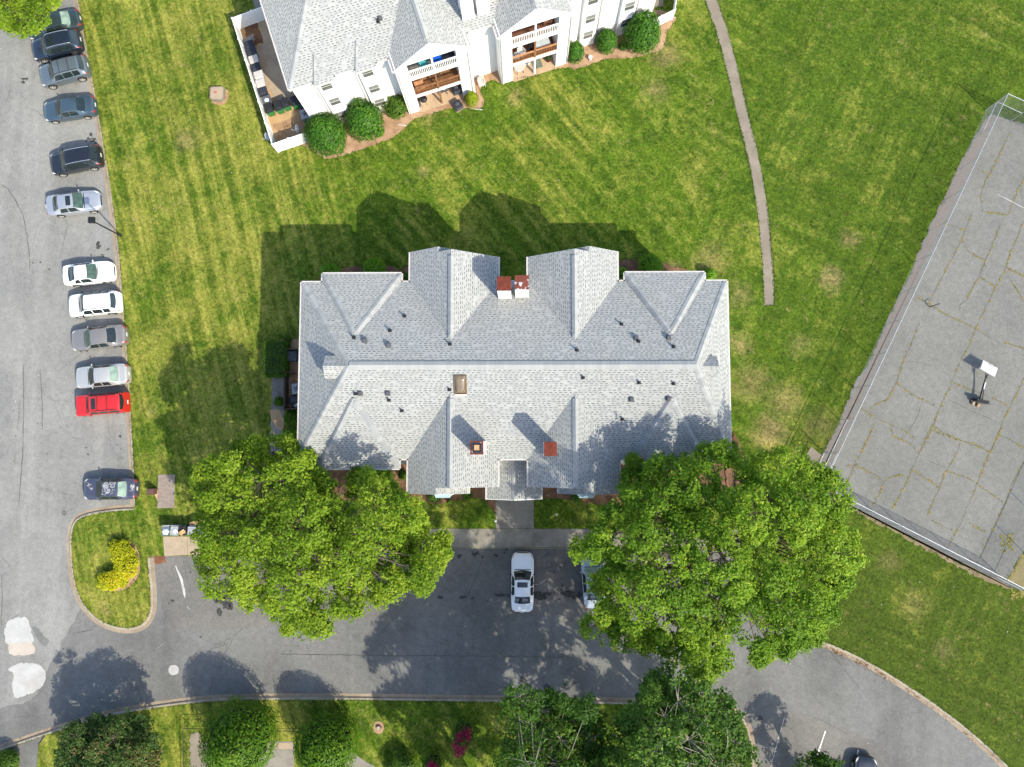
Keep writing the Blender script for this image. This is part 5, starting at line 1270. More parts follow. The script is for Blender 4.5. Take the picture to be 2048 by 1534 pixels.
def big_tree(name, label, outline, holes, zlow, zhigh, mat, seed, trunk_px, spacing=26, leaf=0.20, per=46, subn=10, bark='bark', group=None, sub_r=(0.28, 0.58), dome=75, thin=0.0, aspect=0.55, rise=0.9, zj=2.0, lobr=1.3, under=1.05):
    """outline: how far the crown reaches, seen from above (in photo pixels); lobes fill it, higher toward the middle"""
    r = random.Random(seed); q = np.random.default_rng(seed)
    us = [p[0] for p in outline]; vs = [p[1] for p in outline]; lob = []
    for _ in range(6000):
        u, v = r.uniform(min(us), max(us)), r.uniform(min(vs), max(vs))
        if not inside(outline, u, v): continue
        d = dist_edge(outline, u, v)
        if d < 7: continue
        if any(math.hypot(u-hu, v-hv) < hr for hu, hv, hr in holes): continue
        if r.random() < thin: continue
        if any(math.hypot(u-a, v-b) < spacing*(0.62 if d < 22 else 1.0) for a, b, _, _ in lob): continue
        z = zlow+(zhigh-zlow)*(1-math.exp(-d/dome))**rise+r.uniform(-zj, zj)
        lob.append((u, v, z, d))
    tb = at(*trunk_px, 0); tree = thing(name, label, 'tree', (tb.x, tb.y, 0), 0, group); base = Vector((tb.x, tb.y, 0))
    C, O, E_ = [], [], []
    g = G(); ctr = at(sum(us)/len(us), sum(vs)/len(vs), zlow)
    fork = Vector((tb.x, tb.y, zlow*0.45)); limbs = []; kb = .5 if bark == 'palebark' else 1.0
    for k in range(7):
        a = 2*PI*k/7+r.uniform(-.3, .3); R_ = r.uniform(.3, .5)*math.sqrt(len(lob))*0.55
        limbs.append(fork+Vector((math.cos(a)*R_, math.sin(a)*R_, (zhigh-zlow*0.45)*r.uniform(.45, .65))))
    g.tube([base, base+Vector((.05, .03, zlow*.2)), fork], [.42, .32, .27], 9)
    for l in limbs: g.tube([fork-Vector((0, 0, .2)), fork.lerp(l, .5)+Vector((0, 0, .5)), l], [.19, .13*kb, .09*kb], 6)
    low = []                                               # a lower, sparser storey of leaves inside the crown
    for _ in range(1500):
        u, v = r.uniform(min(us), max(us)), r.uniform(min(vs), max(vs))
        if not inside(outline, u, v): continue
        d = dist_edge(outline, u, v)
        if d < 26 or any(math.hypot(u-hu, v-hv) < hr for hu, hv, hr in holes): continue
        if any(math.hypot(u-a, v-b) < spacing*under for a, b, _, _ in low): continue
        low.append((u, v, zlow+(zhigh-zlow)*(1-math.exp(-d/dome))**rise-r.uniform(2.6, 4.0), d))
    for storey, (u, v, z, d) in [(0, l) for l in lob]+[(1, l) for l in low]:
        c = at(u, v, z); rad = min(lobr, 0.28+d/24.4*0.8)*r.uniform(.75, 1.25)
        l = min(limbs, key=lambda p: (p-c).length); g.tube([l, l.lerp(c, .5)+Vector((r.uniform(-.3, .3), r.uniform(-.3, .3), .3)), c], [.07*kb, .045*kb, .02*kb], 5)
        tone = r.uniform(-.24, .28)
        if storey: tone -= .1
        ex = Vector((r.uniform(.8, 1.3), r.uniform(.8, 1.3), r.uniform(.5, .75))); tilt = Vector((r.uniform(-.25, .25), r.uniform(-.25, .25), 1))
        def put(p_, O_, t_): C.append(p_); O.append(O_); E_.append(t_)
        for k in range(5 if d < 40 else 3):                       # thin sprays that stick out of the clump
            th = r.uniform(0, 2*PI); dv = Vector((math.cos(th), math.sin(th), r.uniform(-.1, .5))).normalized(); L_ = rad*r.uniform(1.0, 1.55); n = int(per*.42)
            tt = q.uniform(.5, 1.0, n); w_ = (1.12-tt)*.42
            put(np.array(c)+np.array(dv)*L_*tt[:, None]+q.normal(0, 1, (n, 3))*w_[:, None]*np.array([1, 1, .5])*.6, np.tile(np.array(dv)*.4+np.array([0, 0, .5]), (n, 1)), np.full(n, tone+.06))
            g.tube([c, c+dv*L_*.9], [.02, .007], 4)
        for k in range(subn if not storey else max(4, subn//2)):
            th = r.uniform(0, 2*PI); ph = math.acos(r.uniform(-.25, 1.0)); rr = rad*r.uniform(.70, 1.0)
            dirv = Vector((math.sin(ph)*math.cos(th), math.sin(ph)*math.sin(th), math.cos(ph))); sc = c+Vector((dirv.x*ex.x, dirv.y*ex.y, dirv.z*ex.z+(dirv.x*tilt.x+dirv.y*tilt.y)))*rr
            if r.random() < .4: g.tube([c, c.lerp(sc, .6)+Vector((0, 0, .06)), sc], [.022, .014, .008], 4)
            sr = r.uniform(*sub_r); n = int(per*r.uniform(.6, 1.3)*(sr/.45)**1.5)
            p = q.normal(0, 1, (n, 3)); p /= np.linalg.norm(p, axis=1)[:, None]; rr_ = q.uniform(.1, 1, n)**.5
            put(np.array(sc)+p*rr_[:, None]*sr*np.array([1, 1, .5]), p*.6+np.array(dirv)*.6, np.full(n, tone+r.uniform(-.10, .14)))
    g2 = G(); g2.v = [tuple(Vector(p)-base) for p in g.v]; g2.f = g.f; g2.m = g.m; g2.uv = g.uv
    g2.build('trunk', MT[bark], tree, smooth=True)
    C = np.concatenate(C)-np.array(base); O = np.concatenate(O); E_ = np.concatenate(E_)
    o = leaf_mesh('crown', C, O, leaf, MT[mat], tree, up=.95, rnd=.55, seed=seed, extra=E_, aspect=aspect)
    return tree

sc_ = lambda l, s_, ox_, oy_: [(ox_+x/s_, oy_+y/s_) for x, y in l]
left_out = sc_([(340, 100), (420, 110), (500, 70), (600, 60), (690, 50), (760, 120), (900, 190), (910, 260), (960, 310), (1040, 400), (1000, 470), (1090, 560), (1060, 500), (1080, 420), (1160, 400), (1170, 290), (1230, 265), (1300, 300), (1330, 350), (1480, 400), (1530, 480), (1640, 510), (1720, 640), (1710, 780), (1800, 740), (1870, 750), (1885, 850), (1880, 990), (1800, 1000), (1790, 1080), (1720, 1180), (1640, 1140), (1640, 980), (1580, 950), (1580, 1100), (1480, 1200), (1390, 1290), (1300, 1230), (1280, 1290), (1080, 1350), (1060, 1390), (940, 1470), (780, 1480), (690, 1450), (640, 1380), (580, 1310), (420, 1300), (330, 1200), (150, 1180), (90, 1000), (90, 850), (70, 640), (110, 540), (40, 430), (90, 270), (220, 190)], 3.652, 380, 860)
right_out = sc_([(880, 60), (960, 50), (1030, 120), (1110, 150), (1110, 220), (1200, 250), (1220, 170), (1330, 130), (1500, 170), (1580, 220), (1570, 270), (1690, 270), (1750, 380), (1740, 500), (1760, 640), (1800, 700), (1790, 850), (1750, 960), (1680, 1010), (1690, 1110), (1620, 1180), (1610, 1260), (1500, 1320), (1300, 1400), (1190, 1410), (1110, 1360), (1090, 1230), (1030, 1280), (1050, 1400), (1000, 1450), (900, 1500), (820, 1470), (690, 1430), (690, 1380), (620, 1340), (560, 1320), (440, 1330), (340, 1260), (290, 1190), (280, 1260), (190, 1260), (110, 1180), (120, 1130), (270, 1090), (215, 1000), (205, 930), (290, 860), (265, 785), (90, 770), (60, 680), (160, 640), (230, 620), (280, 500), (390, 440), (360, 370), (430, 310), (400, 240), (470, 140), (530, 130), (540, 190), (700, 210), (860, 220)], 3.0677, 1120, 860)
big_tree('broadleaf_tree', 'large yellow-green tree over the house corner and the parking bay, next to the bin pad', left_out, [(678, 985, 34), (688, 1022, 30), (565, 1080, 27), (800, 1125, 20)], 8.3, 12.4, 'leaf_oak', 3, (655, 1045), 40, 0.205, 44, 20, dome=45, group='large trees before the house')
big_tree('broadleaf_tree', 'largest tree of all, round green crown between the pale blue car and the sports court', right_out, [(1368, 1160, 32), (1412, 1072, 28), (1475, 1290, 38), (1472, 1255, 30), (1195, 1215, 16), (1560, 1120, 24), (1290, 1040, 22)], 9.2, 14.8, 'leaf_right', 8, (1400, 1065), 40, 0.205, 44, 20, dome=50, group='large trees before the house')
big_tree('broadleaf_tree', 'yellow-green tree in the far corner hanging over the dark teal sedan', [(-60, -60), (110, -60), (118, 0), (100, 15), (92, 40), (75, 62), (50, 70), (30, 62), (15, 50), (-10, 40), (-60, 30)], [], 5.0, 8.0, 'leaf_oak', 14, (20, -30), 30, 0.20, 44, 18, dome=40)
# darker trees on the near side of the road
shade_a = sc_([(190, 640), (260, 590), (340, 590), (420, 660), (520, 620), (660, 660), (680, 760), (740, 740), (830, 700), (860, 780), (940, 800), (900, 880), (870, 920), (1000, 1300), (900, 1800), (100, 1800), (60, 1400), (160, 1000), (140, 760)], 4.096, 980, 1234)
shade_b = sc_([(1320, 560), (1350, 500), (1420, 480), (1430, 410), (1500, 390), (1550, 430), (1630, 540), (1650, 620), (1700, 590), (1750, 530), (1790, 600), (1870, 640), (1950, 700), (2000, 780), (2045, 900), (2060, 1060), (2110, 1080), (2150, 1180), (2130, 1300), (2050, 1800), (1000, 1800), (1020, 1060), (1060, 900), (1120, 780), (1180, 700), (1270, 640)], 4.096, 980, 1234)
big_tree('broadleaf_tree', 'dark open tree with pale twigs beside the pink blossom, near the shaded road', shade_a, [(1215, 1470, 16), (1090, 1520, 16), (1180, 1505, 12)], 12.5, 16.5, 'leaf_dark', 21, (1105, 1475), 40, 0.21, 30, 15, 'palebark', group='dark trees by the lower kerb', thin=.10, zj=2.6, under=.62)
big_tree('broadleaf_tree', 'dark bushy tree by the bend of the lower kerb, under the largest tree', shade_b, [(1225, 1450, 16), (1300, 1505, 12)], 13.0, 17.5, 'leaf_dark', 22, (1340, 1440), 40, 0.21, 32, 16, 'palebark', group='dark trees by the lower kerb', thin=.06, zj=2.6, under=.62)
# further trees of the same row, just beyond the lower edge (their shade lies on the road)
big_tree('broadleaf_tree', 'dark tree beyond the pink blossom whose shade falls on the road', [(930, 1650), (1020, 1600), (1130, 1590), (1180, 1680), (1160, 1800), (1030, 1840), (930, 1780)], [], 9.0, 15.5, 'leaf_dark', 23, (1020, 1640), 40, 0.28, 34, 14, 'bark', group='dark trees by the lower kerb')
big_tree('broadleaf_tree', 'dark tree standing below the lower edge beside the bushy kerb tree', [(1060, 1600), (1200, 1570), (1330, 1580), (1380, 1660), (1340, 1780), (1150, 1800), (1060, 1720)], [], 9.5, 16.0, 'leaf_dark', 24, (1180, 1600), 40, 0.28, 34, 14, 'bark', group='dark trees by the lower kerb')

big_tree('broadleaf_tree', 'dark tree in the lower bays, only its top leaves showing between the painted stall lines', [(1598, 1524), (1625, 1509), (1650, 1513), (1674, 1530), (1690, 1570), (1670, 1610), (1620, 1610), (1592, 1565)], [], 2.8, 4.2, 'leaf_dark', 25, (1640, 1580), 36, 0.22, 34, 14, 'bark', group='dark trees by the lower kerb', under=.62)

big_tree('broadleaf_tree', 'dark tree beyond the lower edge behind the bushy kerb tree', [(1400, 1612), (1500, 1585), (1585, 1620), (1605, 1720), (1500, 1790), (1395, 1750)], [], 8.0, 11.5, 'leaf_dark', 26, (1480, 1600), 36, 0.26, 34, 14, 'bark', group='dark trees by the lower kerb', under=.62)

def shrub(label, u, v, rpx, h, mat, seed, shape='round', leaf=0.15, n=None, name='round_shrub', group=None, ry=None, dens=1.0, tipamt=.25, up=.55, flat=1.0):
    """clipped shrub: u, v = middle of its visible outline in the photo, half width in pixels, height in m"""
    c = at(u, v, h*.55); r0 = rpx/FPX*(CAM_H-h*.55); r1 = (ry or rpx)/FPX*(CAM_H-h*.55)
    T_ = thing(name, label, 'shrub', (c.x, c.y, 0), 0, group); q = np.random.default_rng(seed)
    area = 4*PI*((r0*r1)**.5*h*.5+r0*r1)/2
    n = n or int(area*150*dens*(0.15/leaf)**1.6)
    p = q.normal(0, 1, (n, 3)); p /= np.linalg.norm(p, axis=1)[:, None]; p[:, 2] = np.where(p[:, 2] < -.35, -p[:, 2], p[:, 2])
    # lumpy surface
    lum = np.zeros(n)
    for k in range(34):
        d = q.normal(0, 1, 3); d /= np.linalg.norm(d); lum += np.exp(-(1-p@d)*40)*q.uniform(-.10, .20)
    rad = (0.86+.16*q.uniform(0, 1, n)**2+lum*(1.6 if shape == 'loose' else .85))
    hz = h*.5
    if shape == 'cone':
        zz = (p[:, 2]+.3)/1.3; wd = 1-.75*np.clip(zz, 0, 1); pos = np.stack([p[:, 0]*r0*rad*wd/np.maximum(.35, np.hypot(p[:, 0], p[:, 1])), p[:, 1]*r1*rad*wd/np.maximum(.35, np.hypot(p[:, 0], p[:, 1])), hz*.7+p[:, 2]*hz*rad], 1)
    elif shape == 'egg':
        wz = np.where(p[:, 2] > 0, 1-.18*p[:, 2]**2, 1); pos = np.stack([p[:, 0]*r0*rad*wz, p[:, 1]*r1*rad*wz, hz*.85+p[:, 2]*hz*1.15*rad], 1)
    else: pos = np.stack([p[:, 0]*r0*rad, p[:, 1]*r1*rad, hz*.9+p[:, 2]*hz*rad*1.1], 1)
    pos[:, 2] = np.maximum(pos[:, 2], .05)
    leaf_mesh('foliage', pos, p, leaf, MT[mat], T_, up=up, rnd=.55, seed=seed, extra=(q.uniform(0, 1, n) < tipamt)*.35+lum*1.2)
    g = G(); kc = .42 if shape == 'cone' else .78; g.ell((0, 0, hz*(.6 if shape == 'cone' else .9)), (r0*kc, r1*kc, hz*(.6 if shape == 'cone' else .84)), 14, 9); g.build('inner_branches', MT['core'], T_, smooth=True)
    return T_
GS = 'shrubs along the white building'
shrub('big dome of glossy laurel at the corner by the white bin fence', 649, 265, 45, 3.6, 'leaf_laurel', 1, 'egg', .19, group=GS)
shrub('big laurel dome standing second from the bin fence', 727, 238, 41, 3.6, 'leaf_laurel', 2, 'egg', .19, group=GS)
shrub('dark loose shrub between the second laurel dome and the balcony pier', 791, 212, 25, 1.9, 'leaf_dark', 3, 'loose', .16, group=GS, tipamt=.35)
shrub('low sprawling green plant at the feet of the laurel domes', 757, 263, 11, .7, 'leaf_dark', 4, 'loose', .13, group=GS)
shrub('lime green conical shrub beside the balcony patio', 942, 193, 17, 1.9, 'leaf_lime', 5, 'cone', .12, group=GS, dens=1.4)
shrub('narrow dark green shrub beside the wing with the wooden lower railing', 1151, 103, 19, 2.4, 'leaf_laurel', 6, 'egg', .16, group=GS)
shrub('medium dark green dome between the narrow shrub and the giant dome', 1214, 80, 23, 2.5, 'leaf_laurel', 7, 'egg', .17, group=GS)
shrub('giant glossy dome shrub at the end of the straw bed', 1286, 62, 40, 3.8, 'leaf_laurel', 8, 'egg', .19, group=GS)
shrub('shaded small bush tucked between the two domes by the end windows', 1246, 92, 9, .9, 'leaf_dark', 9, 'loose', .12, group=GS)
GH = 'shrubs round the central house'
for i, (l, u, v, rp, h, m_, sh) in enumerate([
    ('bright green bush showing past the roof corner by the long shadow', 662, 549, 23, 1.6, 'leaf_bright', 'round'),
    ('bright green bush below the middle of the hipped bay eave', 748, 537, 24, 1.7, 'leaf_bright', 'round'),
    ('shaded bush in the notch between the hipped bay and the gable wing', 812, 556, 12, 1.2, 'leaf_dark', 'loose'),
    ('green bush in the narrow notch beside the second gable wing', 1243, 546, 13, 1.4, 'leaf_bright', 'round'),
    ('spreading bright green bush under the far bay eave next to the lawn', 1302, 532, 26, 1.5, 'leaf_bright', 'loose'),
    ('small bright bush at the roof corner near the bare lawn', 1419, 548, 13, 1.1, 'leaf_bright', 'round'),
    ('vivid green bush between the big tree crown and the front eave', 764, 950, 21, 1.6, 'leaf_bright', 'round'),
    ('dark straggly bush in the shaded notch by the front wing', 806, 950, 10, 1.2, 'leaf_dark', 'loose'),
    ('low green plants on the mulch beside the entry canopy', 934, 990, 11, .6, 'leaf_holly', 'loose'),
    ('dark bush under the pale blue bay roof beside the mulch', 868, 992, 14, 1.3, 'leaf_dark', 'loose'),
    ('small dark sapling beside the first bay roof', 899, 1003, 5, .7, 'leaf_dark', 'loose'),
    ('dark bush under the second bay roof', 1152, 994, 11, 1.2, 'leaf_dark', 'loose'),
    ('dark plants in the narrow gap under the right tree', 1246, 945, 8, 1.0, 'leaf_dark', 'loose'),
    ('green bush beside the house wall near the red hose', 1466, 892, 10, 1.2, 'leaf_dark', 'loose'),
    ('small round bush on the side path by the air conditioners', 557, 803, 10, .9, 'leaf_holly', 'round'),
    ('leafy shrubs along the side wall below the air conditioners', 582, 835, 15, 1.1, 'leaf_holly', 'loose'),
    ('leafy shrubs at the side wall next to the tree crown', 584, 868, 13, 1.2, 'leaf_holly', 'loose'),
    ('small dark bush at the foot of the clipped hedge', 575, 680, 8, .7, 'leaf_dark', 'loose')]):
    shrub(l, u, v, rp, h, m_, 30+i, sh, .13, name='garden_shrub', group=GH)
# clipped box hedge by the side wall
def hedge(label, u0, v0, u1, v1, h, mat, seed):
    a = at(u0, v1, h); b = at(u1, v0, h); c = (a+b)/2; T_ = thing('clipped_hedge', label, 'hedge', (c.x, c.y, 0)); q = np.random.default_rng(seed)
    sx, sy = (b.x-a.x)/2, (b.y-a.y)/2; n = 5200; f = q.integers(0, 5, n); u = q.uniform(-1, 1, (n, 2)); P_ = np.zeros((n, 3)); O = np.zeros((n, 3))
    rx = 1-np.abs(u[:, 1])**6*.12
    for k, (ax, sg) in enumerate(((2, 1), (0, 1), (0, -1), (1, 1), (1, -1))):
        m = (f == k)
        if ax == 2: P_[m] = np.stack([u[m, 0]*sx*rx[m], u[m, 1]*sy, np.full(m.sum(), h)-.12*np.abs(u[m, 0])**5-.12*np.abs(u[m, 1])**7], 1); O[m] = (0, 0, 1)
        elif ax == 0: P_[m] = np.stack([np.full(m.sum(), sg*sx)*rx[m], u[m, 0]*sy, (u[m, 1]+1)/2*h*.95], 1); O[m] = (sg, 0, .2)
        else: P_[m] = np.stack([u[m, 0]*sx*.95, np.full(m.sum(), sg*sy), (u[m, 1]+1)/2*h*.95], 1); O[m] = (0, sg, .2)
    P_ += q.normal(0, .05, (n, 3)); P_[:, 2] = np.maximum(P_[:, 2], .03)
    leaf_mesh('foliage', P_, O, .11, MT[mat], T_, up=.4, rnd=.6, seed=seed)
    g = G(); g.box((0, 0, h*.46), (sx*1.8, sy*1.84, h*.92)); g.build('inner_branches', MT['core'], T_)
hedge('clipped dark green hedge standing between the lawn and the fenced air conditioners', 524, 683, 570, 750, 1.5, 'leaf_holly', 5)
# lower edge
shrub('tall clipped holly ball casting an oval shadow onto the road', 472, 1486, 74, 6.2, 'leaf_holly', 61, 'egg', .20, group='round clipped trees by the patio', name='holly_tree', dens=.8)
shrub('shorter clipped holly ball partly cut off by the lower edge', 650, 1497, 63, 5.2, 'leaf_holly', 62, 'egg', .20, group='round clipped trees by the patio', name='holly_tree', dens=.8)
big_tree('photinia_tree', 'dense dark shrub tree with reddish tips casting a ragged shadow onto the road', [(128, 1470), (140, 1448), (165, 1452), (185, 1432), (215, 1440), (240, 1438), (262, 1428), (292, 1440), (305, 1456), (314, 1490), (312, 1534), (310, 1600), (130, 1610), (116, 1560), (118, 1510)], [], 3.0, 5.2, 'leaf_photinia', 63, (225, 1495), 24, 0.18, 40, 16, dome=25, sub_r=(.25, .45), lobr=.8, zj=.9)
shrub('dark low bush beside the asphalt footway in the bottom corner', 14, 1524, 22, 1.4, 'leaf_dark', 64, 'loose', .15, name='garden_shrub')
shrub('clump of dark leaves at the curved patio path', 800, 1532, 32, 1.2, 'leaf_dark', 65, 'loose', .15, name='garden_shrub')
def crape(label, u, v, rp, h, seed):
    T_ = shrub(label, u, v, rp, h, 'leaf_dark', seed, 'loose', .15, name='flowering_shrub', dens=.6, group='pink flowering shrubs'); r = np.random.default_rng(seed+500); C, O = [], []
    R0 = rp/FPX*60
    for k in range(22):
        th = r.uniform(0, 6.28); rr = R0*r.uniform(.0, 1.0)*np.array([.55, 1.0]); ang = math.radians(58)
        x0_, y0_ = rr[0]*math.cos(th), rr[1]*math.sin(th); x, y = x0_*math.sin(ang)+y0_*math.cos(ang), -x0_*math.cos(ang)+y0_*math.sin(ang); n = 50
        p = r.normal(0, 1, (n, 3))*np.array([.14, .14, .16]); C.append(p+np.array([x, y, h*.95+r.uniform(-.25, .2)])); O.append(p/np.linalg.norm(p, axis=1)[:, None])
    leaf_mesh('blossom', np.concatenate(C), np.concatenate(O), .12, MT['leaf_pink'], T_, seed=seed, aspect=.8)
crape('upper pink blossoming shrub in the shade of the dark open tree', 926, 1472, 26, 3.2, 71); crape('lower pink blossoming shrub cut by the bottom edge', 866, 1531, 20, 2.6, 72)
# yellow shrub on the island: three clumps of one crescent hedge
ys = thing('yellow_shrub', 'crescent of golden yellow shrubs on the grass island', 'shrub', at(245, 1135, 0)); C, O, E_ = [], [], []; q = np.random.default_rng(90); r = random.Random(4)
o_ = at(245, 1135, 0)
gy = G()
for (u, v, rp, h) in ((233, 1100, 14, 1.0), (245, 1094, 13, 1.0), (240, 1114, 15, 1.1), (256, 1108, 12, 1.0), (262, 1124, 13, 1.0), (246, 1132, 16, 1.1), (258, 1142, 13, 1.0), (240, 1150, 15, 1.0), (226, 1160, 17, 1.1), (209, 1164, 15, 1.0), (206, 1154, 9, .8), (222, 1170, 11, .8), (244, 1164, 10, .8), (228, 1088, 8, .8)):
    c = at(u, v, h*.6)-o_; rad = rp*1.15/FPX*63; n = int(520*rad*rad/.3)
    p = q.normal(0, 1, (n, 3)); p /= np.linalg.norm(p, axis=1)[:, None]; p[:, 2] = np.abs(p[:, 2]+.2)
    C.append(np.array([c.x, c.y, h*.35])+p*np.array([rad, rad, h*.6])*(.75+.3*q.uniform(0, 1, (n, 1)))); O.append(p); E_.append(np.full(n, r.uniform(-.15, .3)))
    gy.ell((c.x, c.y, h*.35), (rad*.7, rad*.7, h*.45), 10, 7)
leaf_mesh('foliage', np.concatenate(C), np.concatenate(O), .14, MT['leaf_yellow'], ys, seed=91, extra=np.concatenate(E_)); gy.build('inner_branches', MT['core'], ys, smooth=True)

# grass creeping over the edges of path, kerbs and beds; dry leaves in the gutter
def fringe(name, lines, n_per_m, w, mat, size, z, seed, side=0.0):
    q = np.random.default_rng(seed); C = []
    for l in lines:
        l = [Vector((p[0], p[1], 0)) for p in l]
        for a, b in zip(l[:-1], l[1:]):
            L = (b-a).length
            if L > 40 or L < 1e-4: continue
            d = (b-a)/L; nn = np.array([-d.y, d.x]); n = q.poisson(L*n_per_m); t = q.uniform(0, 1, n); dens = 0.5+0.5*np.sin(t*L*1.7+a.x*3.1)
            t = t[q.uniform(0, 1, n) < 0.35+.65*dens]; n = len(t)
            off = q.normal(side, w, n); P_ = np.stack([a.x+(b.x-a.x)*t+nn[0]*off, a.y+(b.y-a.y)*t+nn[1]*off, np.full(n, z)+q.uniform(0, .03, n)], 1); C.append(P_)
    C = np.concatenate(C); o = leaf_mesh(name, C, np.tile(np.array([0, 0, .3]), (len(C), 1)), size, MT[mat], None, up=.5, rnd=.6, seed=seed, aspect=.4)
    o['kind'] = 'stuff'; return o
pl = [vs_ for vs_ in pc]
left_e, right_e = [], []
for i, p in enumerate(pc):
    d = (pc[min(i+1, len(pc)-1)]-pc[max(i-1, 0)]).normalized(); nn = Vector((-d.y, d.x, 0)); hw = 0.50-0.09*i/len(pc)
    left_e.append(p+nn*hw); right_e.append(p-nn*hw)
fringe('edge_grass', [left_e, right_e, [left_e[-1], right_e[-1]]], 42, .05, 'leaf_grass', .13, .02, 301)
fringe('edge_grass', [kw, ki, ke], 22, .05, 'leaf_grass', .12, .03, 302, side=.13)
fringe('edge_grass', [ks], 22, .05, 'leaf_grass', .12, .03, 303, side=-.13)
beds = [o for o in bpy.data.objects if o.name.startswith('planting_bed')]
lines = []
for o in beds:
    v = [vv.co for vv in o.data.vertices]; lines.append(v+v[:1])
cv = [vv.co for vv in bpy.data.objects['sports_court'].data.vertices]; lines.append(cv+cv[:1])
fringe('edge_grass', lines, 16, .07, 'leaf_grass', .13, .02, 304)
fringe('gutter_leaves', [ke], 16, .10, 'leaf_litter', .11, ZR+.03, 305, side=-.22)
fringe('gutter_leaves', [[p for p in ke if at(1640, 1283).x < p.x < at(1790, 1360).x]], 60, .13, 'leaf_litter', .12, ZR+.03, 306, side=-.28)
fringe('gutter_leaves', [ks], 5, .12, 'leaf_litter', .10, ZR+.03, 307, side=.25)
# ------------------------------------------------------------------ court fence
FH = 3.05
fw0, fw1 = at(1971.6, 220, 0), at(1618, 968, 0)               # west line, from the far corner to the near corner
fe = (fw1-fw0); fdir = fe.normalized(); fl = fe.length; fperp = Vector((-fdir.y, fdir.x, 0))   # points east
if fperp.x < 0: fperp = -fperp
wide = (at(2044, 1119, 0)-fw0).dot(fperp)
fence = thing('chain_link_fence', 'tall chain-link fence with pale rails round the grey sports court', 'fence', fw0)
corners = [Vector((0, 0, 0)), fdir*fl, fdir*(fl+.2)+fperp*wide, fperp*wide]
def wires(a, b, z0, z1, sp=0.075, rad=0.0034):
    e = (b-a); L = e.length; e = e/L; g = G(); h = z1-z0
    for sg in (1, -1):
        k = -h
        while k < L+(0 if sg > 0 else h):
            # line x = k + t (or k - t), z = t
            if sg > 0: t0, t1 = max(0, -k), min(h, L-k)
            else: t0, t1 = max(0, k-L), min(h, k)
            if t1-t0 > .05:
                p = a+e*(k+sg*t0)+Vector((0, 0, z0+t0)); q_ = a+e*(k+sg*t1)+Vector((0, 0, z0+t1)); n = Vector((-e.y, e.x, 0))*(.003*sg)
                g.tube([p+n, q_+n], rad, 3, cap=False)
            k += sp*1.414
    return g
for si, (a, b, nb) in enumerate(((corners[0], corners[1], 12), (corners[1], corners[2], 8), (corners[2], corners[3], 12), (corners[3], corners[0], 8))):
    for k in range(nb):
        p, q_ = a.lerp(b, k/nb), a.lerp(b, (k+1)/nb)
        g = G(); g.tube([p, p+Vector((0, 0, FH))],   .026 if k else .036, 8); g.lathe([(.045, 0), (.03, .06)], p+Vector((0, 0, FH)), 8); g.build('fence_post', MT['steel'], fence)
        gate = (si == 0 and k == nb-1)
        g = wires(p, q_, .04 if not gate else .12, FH-.02); g.build('mesh_panel', MT['wire'], fence)
        if k in (0, nb-1) or (si == 0 and k == nb-2):
            g = G(); g.tube([p+Vector((0, 0, FH*.52)), q_+Vector((0, 0, FH*.52))], .022, 6); g.build('brace_rail', MT['steel'], fence)
        if gate:
            g = G(); o2 = fperp*.02
            for s_ in (.04, .5, .96): g.tube([p.lerp(q_, s_)+o2+Vector((0, 0, .1)), p.lerp(q_, s_)+o2+Vector((0, 0, FH-.3))], .025, 6)
            for z_ in (.1, FH*.5, FH-.3): g.tube([p.lerp(q_, .04)+o2+Vector((0, 0, z_)), p.lerp(q_, .96)+o2+Vector((0, 0, z_))], .022, 6)
            g.build('gate', MT['steel'], fence)
    g = G(); g.tube([a+Vector((0, 0, FH)), b+Vector((0, 0, FH))], .023, 8); g.build('top_rail', MT['steel'], fence)
# basketball stand
pb = at(1953, 801, 0); bq = at(1978, 738, .95); hd = Vector((bq.x-pb.x, bq.y-pb.y, 0)); bl = hd.length
bb = thing('basketball_stand', 'toppled basketball stand with a pale backboard lying across the court', 'basketball stand', pb, math.atan2(hd.y, hd.x))
g = G(); g.box((-.05, -.1, .42), (.22, 1.15, .74), taper=.85); g.build('base', MT['blackmetal'], bb)
g = G(); g.span((-.12, -1.0, .30), (-.12, .55, .22), .10, .12); g.build('base_bar', MT['ventgrey'], bb)
g = G(); g.tube([(.05, 0, .40), (bl*.5, -.02, .55), (bl-.45, 0, .78)], [.06, .055, .05], 8); g.span((.05, -.1, .62), (bl*.45, -.06, .62), .05, .05); g.build('pole', MT['blackmetal'], bb)
g = G(); g.span((bl*.32, -.07, .60), (bl*.58, -.07, .68), .08, .05); g.build('pole_sleeve', MT['white_plastic'], bb)
g = G()
for yy in (-.13, .13): g.span((bl-.75, yy*.4, .74), (bl-.05, yy, .84), .05, .06)
g.build('arm', MT['blackmetal'], bb)
M_ = Matrix.Rotation(math.radians(-18), 3, 'Z') @ Matrix.Rotation(math.radians(-72), 3, 'Y')
g = G(); cb = Vector((bl+.05, 0, .93)); g.box(cb, (.05, 1.30, .86), M=M_); bd = g.build('backboard', MT['white_plastic'], bb)
g = G()
for yy in (-.65, 0, .65): g.box(cb+M_ @ Vector((-.036, yy, 0)), (.03, .04, .88), M=M_)
for zz in (-.43, 0, .43): g.box(cb+M_ @ Vector((-.037, 0, zz)), (.03, 1.34, .04), M=M_)
g.build('backboard_frame', MT['greylid'], bd)
g = G(); cr = cb+M_ @ Vector((.05, 0, -.25))
for k in range(20):
    t0, t1 = 2*PI*k/20, 2*PI*(k+1)/20; g.tube([cr+M_ @ Vector((.25+.225*math.cos(t0), .225*math.sin(t0), 0)), cr+M_ @ Vector((.25+.225*math.cos(t1), .225*math.sin(t1), 0))], .012, 5, cap=False)
g.build('rim', MT['rust'], bb)
